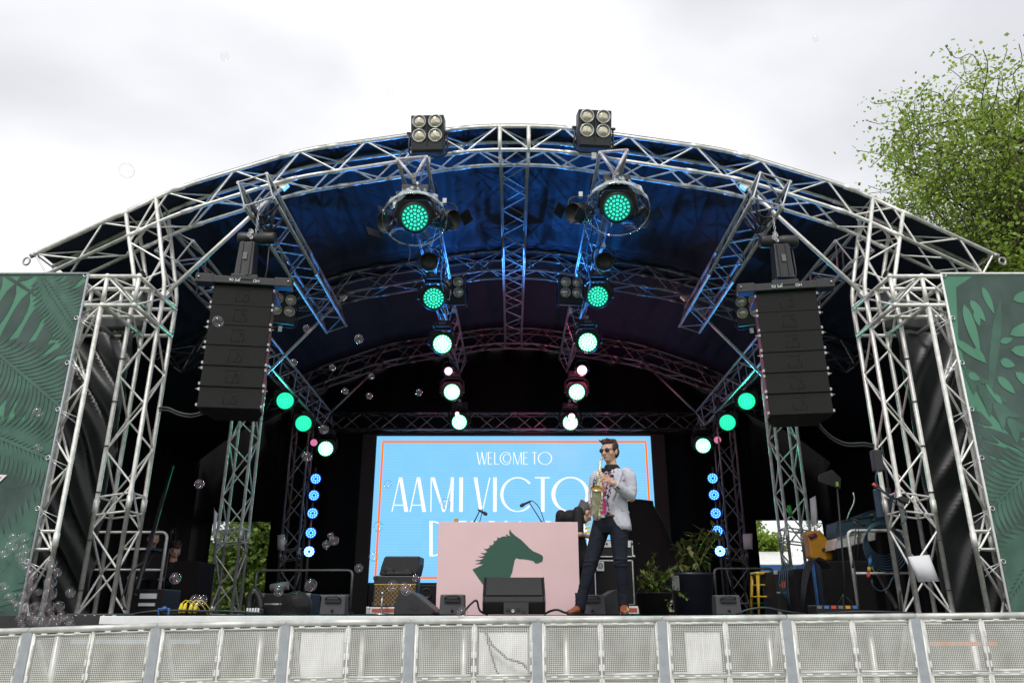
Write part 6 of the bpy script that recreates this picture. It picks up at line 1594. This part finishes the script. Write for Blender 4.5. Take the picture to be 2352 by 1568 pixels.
def shoe(heel, toe, width, lift=0):
    h, t_ = Vector(heel), Vector(toe); d = (t_ - h).normalized(); s = d.cross(UP).normalized(); u = s.cross(d)
    m = MB(); L_ = (t_ - h).length; r = []
    for k, w_, hh in ((0, .5, .62), (.06, .75, .9), (.2, .85, 1.12), (.36, .85, 1.0), (.5, .9, .74), (.68, 1.0, .52), (.85, .92, .4), (.95, .65, .32), (1, .3, .22)):
        r.append((h + d * L_ * k + u * (hh * .05 + .01), s * width * w_, u * .05 * hh))
    m.loft(r, 18); o = m.build('shoe', M['shoe'], man)
    so_ = MB(); so_.loft([(h + d * L_ * k + u * .006, s * width * w_ * 1.08, u * .012) for k, w_ in ((-.02, .6), (.1, .85), (.35, .8), (.65, 1), (.9, .85), (1.02, .3))], 14); so_.build('sole', M['dark'], o)
    lc = MB()
    for k in range(4):
        c = h + d * L_ * (.34 + k * .07) + u * (.105 - k * .014); lc.tube((c - s * width * .45, c + u * .006, c + s * width * .45), .004, 5)
    lc.build('shoelace', M['hair'], o)
hz = DECK + .008
a_ = Q(262, 1450, .08); b_ = Q(143, 1480, -.10); a_.z = hz; b_.z = hz
shoe(a_, b_, .048)
a_ = Q(578, 1450, .05); b_ = Q(592, 1480, -.24); a_.z = hz; b_.z = hz
shoe(a_, b_, .048)
for A, n_ in ((AL, 'sock'), (AR, 'sock')): m = MB(); m.tube((A + Vector((0, 0, .09)), Vector((A.x, A.y, DECK + .07)), Vector((A.x - .01, A.y - .02, DECK + .05))), [.056, .05, .046], 14); m.build(n_, M['trouser'], man)
# lanyard and pass
m = MB()
m.tube(fillet([Q(462, 345, -.05), Q(470, 395, -.155), Q(428, 520, -.175), Q(414, 590, -.165)], .05), .006, 6)
m.tube(fillet([Q(420, 360, -.02), Q(412, 420, -.13), Q(420, 520, -.17), Q(416, 590, -.165)], .05), .006, 6)
ly = m.build('lanyard', M['red'], man)
m = MB(); m.add([Q(402, 590, -.17), Q(440, 586, -.17), Q(441, 690, -.165), Q(400, 705, -.165)], [(0, 1, 2, 3)]); m.build('pass_card', M['magenta'], ly, solid=.004)
# ---------------- saxophone
def K(cx, cy, d=-.33): return Q(cx, cy, d)
t = thing('saxophone', 'worn silver saxophone held by the person in the pale blazer', 'saxophone', K(368, 600))
m = MB(); P = fillet([K(430, 258, -.12), K(414, 258, -.2), K(398, 275, -.26), K(390, 330, -.3), K(389, 420, -.31), K(388, 560, -.3), K(386, 690, -.3), K(378, 722, -.31), K(362, 728, -.34), K(352, 700, -.37), K(358, 640, -.4), K(362, 560, -.43), K(367, 505, -.45)], .05, 5)
n = 60; PP = [at_len(P, i / n) for i in range(n + 1)]
RR = []
for i in range(n + 1):
    u = i / n; RR.append(.0075 + .004 * min(1, u / .15) + (.011 * max(0, u - .12) / .5 if u < .62 else .011 + (u - .62) * .066))
m.tube(PP, RR, 16); bd = m.build('body_tube', M['brass'], t)
m = MB(); ax = (PP[-1] - PP[-4]).normalized(); ax = (ax + Vector((-.1, -.35, 0))).normalized(); c = PP[-1]
m.lathe(c - ax * .1, ax, [(.044, 0), (.047, .05), (.053, .09), (.061, .112), (.066, .118), (.061, .116)], 26); bell = m.build('bell', M['brass'], bd)
m = MB(); m.lathe(c - ax * .1, ax, [(.0605, .115), (.05, .09), (.04, .05), (.0, .04)], 26); m.build('bell_inside', M['gold_in'], bell)
m = MB(); m.tube((K(431, 256, -.1), K(420, 257, -.17)), [.006, .01], 10); m.build('mouthpiece', M['black'], bd)
ky = MB(); rn = random.Random(2)
for k in range(9):
    y = 345 + k * 17; ky.lathe(K(384 + rn.uniform(-6, 6), y, -.335), Vector((-.2, -1, 0)), [(.0, .01), (.01, .01), (.011, 0)], 10)
for k in range(6): ky.lathe(K(402 if k % 2 else 398, 520 + k * 30, -.33), Vector((.3, -1, 0)), [(0, .012), (.016, .012), (.017, 0)], 12)
ky.build('key', M['brass'], bd)
rd = MB(); rd.tube((K(372, 345, -.34), K(370, 450, -.35)), .004, 6); rd.tube((K(399, 340, -.34), K(401, 700, -.33)), .004, 6); rd.tube((K(408, 470, -.34), K(408, 680, -.34)), .004, 6); rd.tube((K(375, 300, -.31), K(394, 300, -.32)), .004, 6)
for y in (380, 430, 500, 575, 635): rd.tube((K(384, y, -.33), K(410, y + 3, -.35)), .005, 6)
rd.build('key_rod', M['brass'], bd)
m = MB(); m.tube(fillet([K(345, 475, -.47), K(338, 455, -.47), K(345, 420, -.45), K(358, 430, -.45), K(362, 460, -.46)], .03), .005, 6); m.box(K(343, 468, -.48), (.02, .02, .05), ry(.3))
m.tube(fillet([K(340, 480, -.46), K(322, 490, -.4), K(318, 540, -.3), K(326, 620, -.2)], .05), .0025, 5); m.build('clip_microphone', M['black'], t)

# ---------------- other people
def person(label, P, face, D, m_top, hair_m, bend=None):
    """standing figure with its head centre at P (on the stage)"""
    f = Vector(face); f.z = 0; f.normalize(); s = f.cross(UP).normalized(); P = Vector(P)
    hb_ = MB(); hf = Vector(face).normalized()
    X, HMx = head(hb_, P, hf)
    neck = P - UP * .17 - f * .03; ch = P - UP * .42 - f * .05
    if bend: neck = P - UP * .06 - f * .14; ch = P - UP * bend[0] - f * bend[1]
    hp = Vector((P.x, P.y, 0)) - f * .08; H = P.z - DECK
    hipz = DECK + .53 * H; hp.z = hipz
    limb(hb_, [P - UP * .08 - f * .02, neck], [.055, .06])
    hb_.loft([ell(hp, s, f, .15, .1), ell(hp.lerp(ch, .5), s, f, .15, .1), ell(ch, s, f, .18, .11), ell(neck - UP * .05, s, f, .12, .08)], 18)
    if bend: pass
    SHs = [ch + s * q * .19 + UP * .12 for q in (-1, 1)]
    hands = []
    top = MB()
    top.loft([ell(hp - UP * .08, s, f, .17, .12), ell(hp.lerp(ch, .5), s, f, .165, .115), ell(ch, s, f, .2, .125), ell(neck - UP * .08, s, f, .19, .1), ell(neck - UP * .0, s, f, .075, .07)], 20)
    if bend: top.ball(ch + UP * .06 + f * .03, (.19, .15, .11), Matrix((s, f, UP)).transposed())
    for q, S0 in zip((-1, 1), SHs):
        el = S0 - UP * .27 + s * q * .04 - f * .02; wr_ = el + f * .22 - UP * .02 - s * q * .08
        limb(hb_, [S0, el, wr_], [.05, .04, .028]); limb(top, [S0, S0.lerp(el, .8)], [.07, .058])
        hb_.ball(wr_ + f * .05, (.035, .045, .018), Matrix((s, f, UP)).transposed())
        for k in range(4): b0 = wr_ + f * .085 + s * (k - 1.5) * .018; finger(hb_, [b0, b0 + f * .035 - UP * .004, b0 + f * (.06 + .006 * (k in (1, 2))) - UP * .02])
        th = wr_ + f * .045 - s * q * .032; finger(hb_, [th, th + f * .03 - s * q * .02, th + f * .055 - s * q * .022 - UP * .01])
    for q in (-1, 1):
        h0 = hp + s * q * .09; ft = Vector((h0.x, h0.y, DECK + .06)) + s * q * .03
        limb(hb_, [h0, h0.lerp(ft, .5) + f * .03, ft], [.08, .055, .04]); limb(hb_, [ft - UP * .02, ft + f * .16 - UP * .03], [.04, .032])
    o = remesh(hb_, 'person', M['skin'], None, .009, 1); tag(o, label, 'person')
    remesh(top, 'shirt', m_top, o, .011, 1)
    tr = MB()
    tr.loft([ell(hp + UP * .03, s, f, .165, .115), ell(hp - UP * .1, s, f, .17, .12)], 16)
    for q in (-1, 1):
        h0 = hp + s * q * .09; ft = Vector((h0.x, h0.y, DECK + .1)) + s * q * .03
        limb(tr, [h0, h0.lerp(ft, .5) + f * .03, ft], [.1, .075, .06])
    remesh(tr, 'trousers', M['trouser'], o, .011, 1)
    hm = MB(); hm.ball(X(0, -.028, .052), (.083, .095, .085), HMx); hm.ball(X(0, -.055, -.005), (.076, .06, .075), HMx); hm.ball(X(0, .04, .095), (.062, .05, .032), HMx)
    rn = random.Random(int(P.x * 100))
    for k in range(30):
        x, y = rn.uniform(-.06, .06), rn.uniform(-.09, .07); hm.tube((X(x, y, .1), X(x * 1.15, y * 1.1, .145 + rn.uniform(0, .015))), [.014, .004], 6)
    remesh(hm, 'hair', hair_m, o, .008, 1)
    for q in (-1, 1):
        m = MB(); a0 = hp + s * q * .12; b0 = Vector((a0.x, a0.y, DECK + .012)) - f * .05; m.loft([(b0 + f * .30 * k + UP * .03 * h_, s * .045 * w_, UP * .035 * h_) for k, w_, h_ in ((0, .6, .9), (.2, .9, 1.3), (.5, .9, 1), (.8, 1, .7), (1, .4, .5))], 12); m.build('shoe', M['dark'], o)
    return o, X, f, s
hg = mat('greying_hair', (.09, .085, .08), .6, 0, .35, 50, .8, 70)
o, X, f, s = person('person in a black shirt with yellow arm stripes bending behind the pink booth', W(1343, 1178, 10.0), (.75, .45, -.45), 10.0, M['tshirt'], hg, bend=(.14, .24))
st = MB(); q = W(1350, 1212, 9.78)
for k in range(3): st.box(q + Vector((0, 0, -.05 + k * .05)), (.07, .012, .022), ry(-.25))
st.build('yellow_stripe', mat('yellow_print', (.75, .6, .03), .5), o)
o, X, f, s = person('person with a moustache in black, standing at the keyboard behind the left front tower', W(352, 1237, 12.0), (.55, -.75, -.25), 12.0, M['tshirt'], M['hair'])
m = MB(); m.ball(X(0, .108, -.05), (.028, .01, .008)); m.build('moustache', M['hair'], o)
o, X, f, s = person('person with glasses in black, looking down beside the moustached one', W(402, 1264, 12.3), (.5, -.6, -.5), 12.3, M['tshirt'], M['hair'])
m = MB()
for q in (-1, 1): m.tube([X(q * .035 + .022 * math.cos(a), .1, .008 + .018 * math.sin(a)) for a in [k * PI / 6 for k in range(12)]], .003, 5, closed=True)
m.build('glasses', M['steel'], o)

# ================================================================ trees and what lies behind
def tree(label, base, height, crown_c, crown_r, n, leaf, seed, lm='leaf', group=None, limbs=26, trunk_r=.22, gap=.0, name='tree', clump=.55, droop=0):
    rn = random.Random(seed); base = Vector(base); cc = Vector(crown_c); cr = Vector(crown_r)
    t = thing(name, label, 'tree', base, group=group)
    tk = MB(); br = []; fork = base.lerp(cc, .45)
    tk.tube(fillet([base, base.lerp(fork, .5) + Vector((rn.uniform(-.2, .2), rn.uniform(-.2, .2), 0)), fork, cc, cc + Vector((0, 0, cr.z * .7))], 1.0, 4), [trunk_r * (1 - .85 * k / 16) for k in range(17)], 9) if False else None
    P = [base, base.lerp(fork, .5) + Vector((rn.uniform(-.1, .1), 0, 0)), fork, cc, cc + Vector((0, 0, cr.z * .75))]
    tk.tube(P, [trunk_r, trunk_r * .85, trunk_r * .7, trunk_r * .4, trunk_r * .1], 9)
    ends = []
    for k in range(limbs):
        s0 = at_len(P[1:], rn.uniform(.1, .95))
        while True:
            d = Vector((rn.uniform(-1, 1), rn.uniform(-1, 1), rn.uniform(-1, 1)))
            if .3 < d.length < 1: break
        d.normalize(); e = cc + Vector((d.x * cr.x, d.y * cr.y, d.z * cr.z)) * rn.uniform(.6, 1.0)
        mid = s0.lerp(e, .5) + Vector((rn.uniform(-.3, .3), rn.uniform(-.3, .3), .25 * cr.z * rn.uniform(0, .6)))
        Q_ = [s0 * (1 - q / 7) ** 2 + mid * 2 * (q / 7) * (1 - q / 7) + e * (q / 7) ** 2 for q in range(8)]
        tk.tube(Q_, [trunk_r * .26 * (1 - q / 7.15) for q in range(8)], 6); ends.append((Q_[5], Q_[7])); ends.append((Q_[6], Q_[7] + (Q_[7] - Q_[6]) * .4))
        for j in range(7):
            a = at_len(Q_, rn.uniform(.35, 1)); b = a + Vector((rn.gauss(0, 1), rn.gauss(0, 1), rn.gauss(.15, .8))) * .22 * cr.x
            kk = Vector((rn.gauss(0, 1), rn.gauss(0, 1), rn.gauss(0, 1))) * .05 * cr.x; tk.tube(fillet([a, a.lerp(b, .4) + kk, a.lerp(b, .7) - kk * .5, b], .3, 3), trunk_r * .045, 4); ends.append((a, b))
    tk.build('trunk', M['bark'], t)
    L_ = MB(); V, F = L_.v, L_.f
    per = max(1, n // len(ends))
    for a, b in ends:
        for q in range(per):
            u = rn.random() ** .7; p = a.lerp(b, u) + Vector((rn.gauss(0, 1), rn.gauss(0, 1), rn.gauss(0, .8))) * clump * .22 * cr.x * .8
            d = Vector((rn.gauss(0, 1), rn.gauss(0, 1), rn.gauss(-droop, .7))).normalized(); s = d.orthogonal(); s = Matrix.Rotation(rn.uniform(0, 6.28), 3, d) @ s
            l = leaf * rn.uniform(.6, 1.3); w = l * .33; o = len(V)
            V += [p, p + d * l * .45 + s * w, p + d * l, p + d * l * .45 - s * w]; F.append((o, o + 1, o + 2, o + 3)); L_.sm.append(False)
    L_.build('crown', M[lm], t)
    return t
c = W(2330, 440, 16.5)
tree('tall fresh green tree rising behind the right end of the stage roof', (c.x + .3, 17.2, 0), 13, c + Vector((.6, .6, .3)), (4.1, 2.0, 4.0), 42000, .1, 5, limbs=120, trunk_r=.22, clump=.3)
tree('bushy olive green tree seen through the left opening', (W(575, 1300, 25).x, 25.5, 0), 6, (W(575, 1300, 25).x, 25.5, 2.6), (2.3, 1.4, 2.6), 26000, .16, 8, 'leaf_dark', limbs=40, trunk_r=.15, clump=.9, droop=.6)
tree('feathery light green tree seen through the right opening', (W(1764, 1300, 26).x, 26.5, 0), 5, (W(1766, 1290, 26).x, 26.5, 2.4), (.75, .8, 2.2), 15000, .1, 9, 'leaf', limbs=34, trunk_r=.1, clump=.8)
tree('thin sparse twiggy tree at the far side of the right opening', (W(1893, 1300, 27).x, 27.5, 0), 5, (W(1893, 1270, 27).x, 27.5, 3.4), (.9, .8, 1.6), 700, .1, 12, 'leaf_dark', limbs=40, trunk_r=.05, clump=.8)
D = 24.5; a, b = W(1738, 1297, D), W(1880, 1318, D)
t = thing('market_stall', 'white stall with a blue top edge seen through the right opening', 'stall', ((a.x + b.x) / 2, D, 0))
m = MB(); m.box(((a.x + b.x) / 2, D, (a.z + b.z) / 2), (b.x - a.x, .06, a.z - b.z)); m.build('blue_edge', M['blue'], t)
m = MB(); m.box(((a.x + b.x) / 2, D + .06, b.z / 2), (b.x - a.x, .05, b.z)); m.build('white_wall', M['white'], t)
m = MB(); m.add([(a.x - .1, D - .03, a.z + .01), (b.x + .1, D - .03, a.z + .01), (b.x - .3, D + 1.5, a.z + .5), (a.x + .3, D + 1.5, a.z + .5)], [(0, 1, 2, 3)]); m.build('roof', M['white'], t, solid=.02)

# ================================================================ loose cables on the structure
def hung(pts, lab, r=.01, m_='cable'):
    m = MB(); m.tube(fillet([W(*q) for q in pts], .15, 4), r, 6); tag(m.build('cable', M[m_]), lab, 'cable', 'loose cables on the trusses')
M['browncable'] = mat('brown_cable', (.075, .045, .035), .5, 0, .2, 20)
hung([(352, 985, 8.98), (340, 1070, 8.98), (320, 1210, 8.98), (302, 1320, 8.98), (284, 1400, 8.9)], 'brown cable running down the inner leg of the left front tower', .012, 'browncable')
hung([(2020, 985, 8.98), (2035, 1080, 8.98), (2052, 1210, 8.98), (2064, 1320, 8.98), (2070, 1405, 8.9)], 'dark cable running down the inner leg of the right front tower', .012, 'cable')
hung([(905, 545, 8.5), (918, 563, 8.5), (940, 560, 8.5), (943, 585, 8.5), (937, 605, 8.5)], 'thin cable with a plug dangling below the left rain-covered light', .007)
hung([(1000, 420, 8.6), (1008, 470, 8.9), (1004, 520, 9.4), (1018, 580, 10), (1012, 640, 10.6), (1030, 720, 12)], 'black cable looped along the left lighting truss', .012)
hung([(1360, 400, 8.6), (1352, 450, 8.9), (1362, 520, 9.4), (1346, 585, 10), (1356, 650, 10.6), (1338, 720, 12)], 'black cable looped along the right lighting truss', .012)
hung([(575, 470, 8.3), (590, 500, 8.5), (620, 490, 8.5), (640, 470, 8.4)], 'black cable draped under the front end of the left roof beam', .014)
hung([(1730, 470, 8.3), (1745, 500, 8.5), (1780, 500, 8.5), (1800, 480, 8.4)], 'black cable draped under the front end of the right roof beam', .014)
hung([(330, 1290, 8.7), (300, 1310, 8.6), (290, 1350, 8.6), (275, 1380, 8.6), (290, 1400, 8.6)], 'black cable hanging inside the left front tower near its foot', .009)
# ================================================================ soap bubbles
bm_ = MB(); bm_.ball((0, 0, 0), 1, seg=24, rings=14); bme = bm_.mesh('soap_bubble'); bme.materials.append(M['bubble'])
def bubble(px, py, rp, D, label):
    p = W(px, py, D); r = rp / FOC * (CT * D + ST * (p.z - EYE))
    o = bpy.data.objects.new('soap_bubble', bme); COL.objects.link(o); o.location = p; o.scale = (r, r, r * .97); o.rotation_euler = (px, py, 0)
    tag(o, label, 'bubble', 'soap bubbles drifting over the stage')
Z2 = lambda x, y: (x * .1831, 1148.4 + y * .1831)
cl_ = [(172, 468, 58), (296, 468, 60), (145, 573, 70), (310, 615, 68), (48, 673, 55), (260, 705, 62), (306, 800, 64), (352, 858, 48), (632, 785, 78), (708, 905, 60), (395, 935, 72), (50, 1075, 58), (380, 1070, 75), (630, 1030, 75), (125, 1215, 62), (625, 1175, 80), (300, 1190, 55), (270, 1330, 82), (605, 1330, 68), (740, 1330, 66), (445, 1330, 60), (330, 1405, 60), (425, 1440, 55), (690, 1515, 74), (520, 1440, 45), (780, 1450, 60), (860, 1500, 58), (400, 1500, 60), (560, 1530, 66), (475, 1520, 60), (250, 1480, 50), (640, 1420, 40), (480, 1150, 45), (190, 1290, 40), (270, 1560, 45), (880, 1560, 50), (330, 1320, 45)]
for k, (x, y, r) in enumerate(cl_):
    px, py = Z2(x, y); bubble(px, py, r * .1831, 6.9 + .35 * ((k * 7) % 5) / 5, 'clear soap bubble in the swarm rising at the lower left corner')
for px, py, r, lab in [(885 * .1831, 1360.5, 11, 'vivid rainbow bubble floating alone left of the left front tower foot'), (87, 946, 11, 'blue rainbow bubble floating in front of the left banner'), (87, 1027, 9, 'small pale bubble floating in front of the left banner'), (501, 738, 13, 'round bubble in front of the second cabinet of the left speaker stack'), (704, 755, 9, 'bubble floating right of the left speaker stack, near its top'), (824, 778, 11, 'bubble floating in front of the dark roof, left of the third green lamp'), (674, 832, 9, 'bubble floating just above the nearest side lamp at left'), (764, 844, 8, 'small bubble in front of the left sloping tube'), (853, 864, 7, 'small bubble floating left of the second pink lamp'), (793, 898, 8, 'small bubble floating above the header truss, far left'), (848, 909, 8, 'lower small bubble floating above the header truss, left'), (962, 901, 8, 'violet bubble beside the fourth green lamp of the left truss'), (743, 986, 11, 'bubble floating between the middle and the farthest left side lamps'), (705, 1048, 12, 'large dim bubble below the farthest left side lamp'), (458, 1111, 11, 'lilac bubble floating left of the left mid tower'), (403, 1327, 13, 'large clear bubble right of the left guard rail'), (449, 1378, 13, 'blue-edged bubble touching another above the yellow plugs'), (464, 1378, 12, 'grey bubble touching the blue-edged one above the yellow plugs'), (714, 1343, 14, 'large bubble in front of the long rail below the lowest blue lamp'), (640, 1357, 11, 'pinkish bubble above the black case left of the long rail'), (651, 1243, 8, 'faint bubble in front of the paper sheet at left'), (759, 1229, 7, 'uppermost of three bubbles right of the blue lamp column'), (767, 1241, 11, 'largest of three bubbles right of the blue lamp column'), (749, 1250, 9, 'lowest of three bubbles right of the blue lamp column'), (824, 1304, 10, 'green-tinted bubble floating left of the screen foot'), (891, 1111, 9, 'bubble on the orange border at the left of the screen'), (869, 1209, 11, 'bubble on the lower left part of the orange border'), (858, 1277, 11, 'bubble at the left edge of the screen, above its corner'), (1023, 1156, 12, 'bubble in front of the white letter M'), (901, 1345, 13, 'bubble in front of the gold strip of the brown amplifier'), (927, 1345, 9, 'half hidden bubble in front of the brown amplifier'), (933, 1353, 13, 'big clear bubble right on the lower brown amplifier front'), (954, 1328, 8, 'small bubble at the top right corner of the brown amplifier'), (1062, 1406, 13, 'bubble resting beside the small box in front of the booth'), (291, 392, 18, 'big faint bubble in the sky at the upper left'), (516, 130, 11, 'faint bubble high in the sky left of centre'), (896, 209, 8, 'tiny faint bubble in the sky above the left blinder light'), (1139, 259, 9, 'faint bubble in the sky above the arch crown'), (1873, 90, 8, 'faint bubble in the sky at the upper right')]:
    bubble(px, py, r, 7.3 if px < 1070 and py > 700 else 6.5, lab)
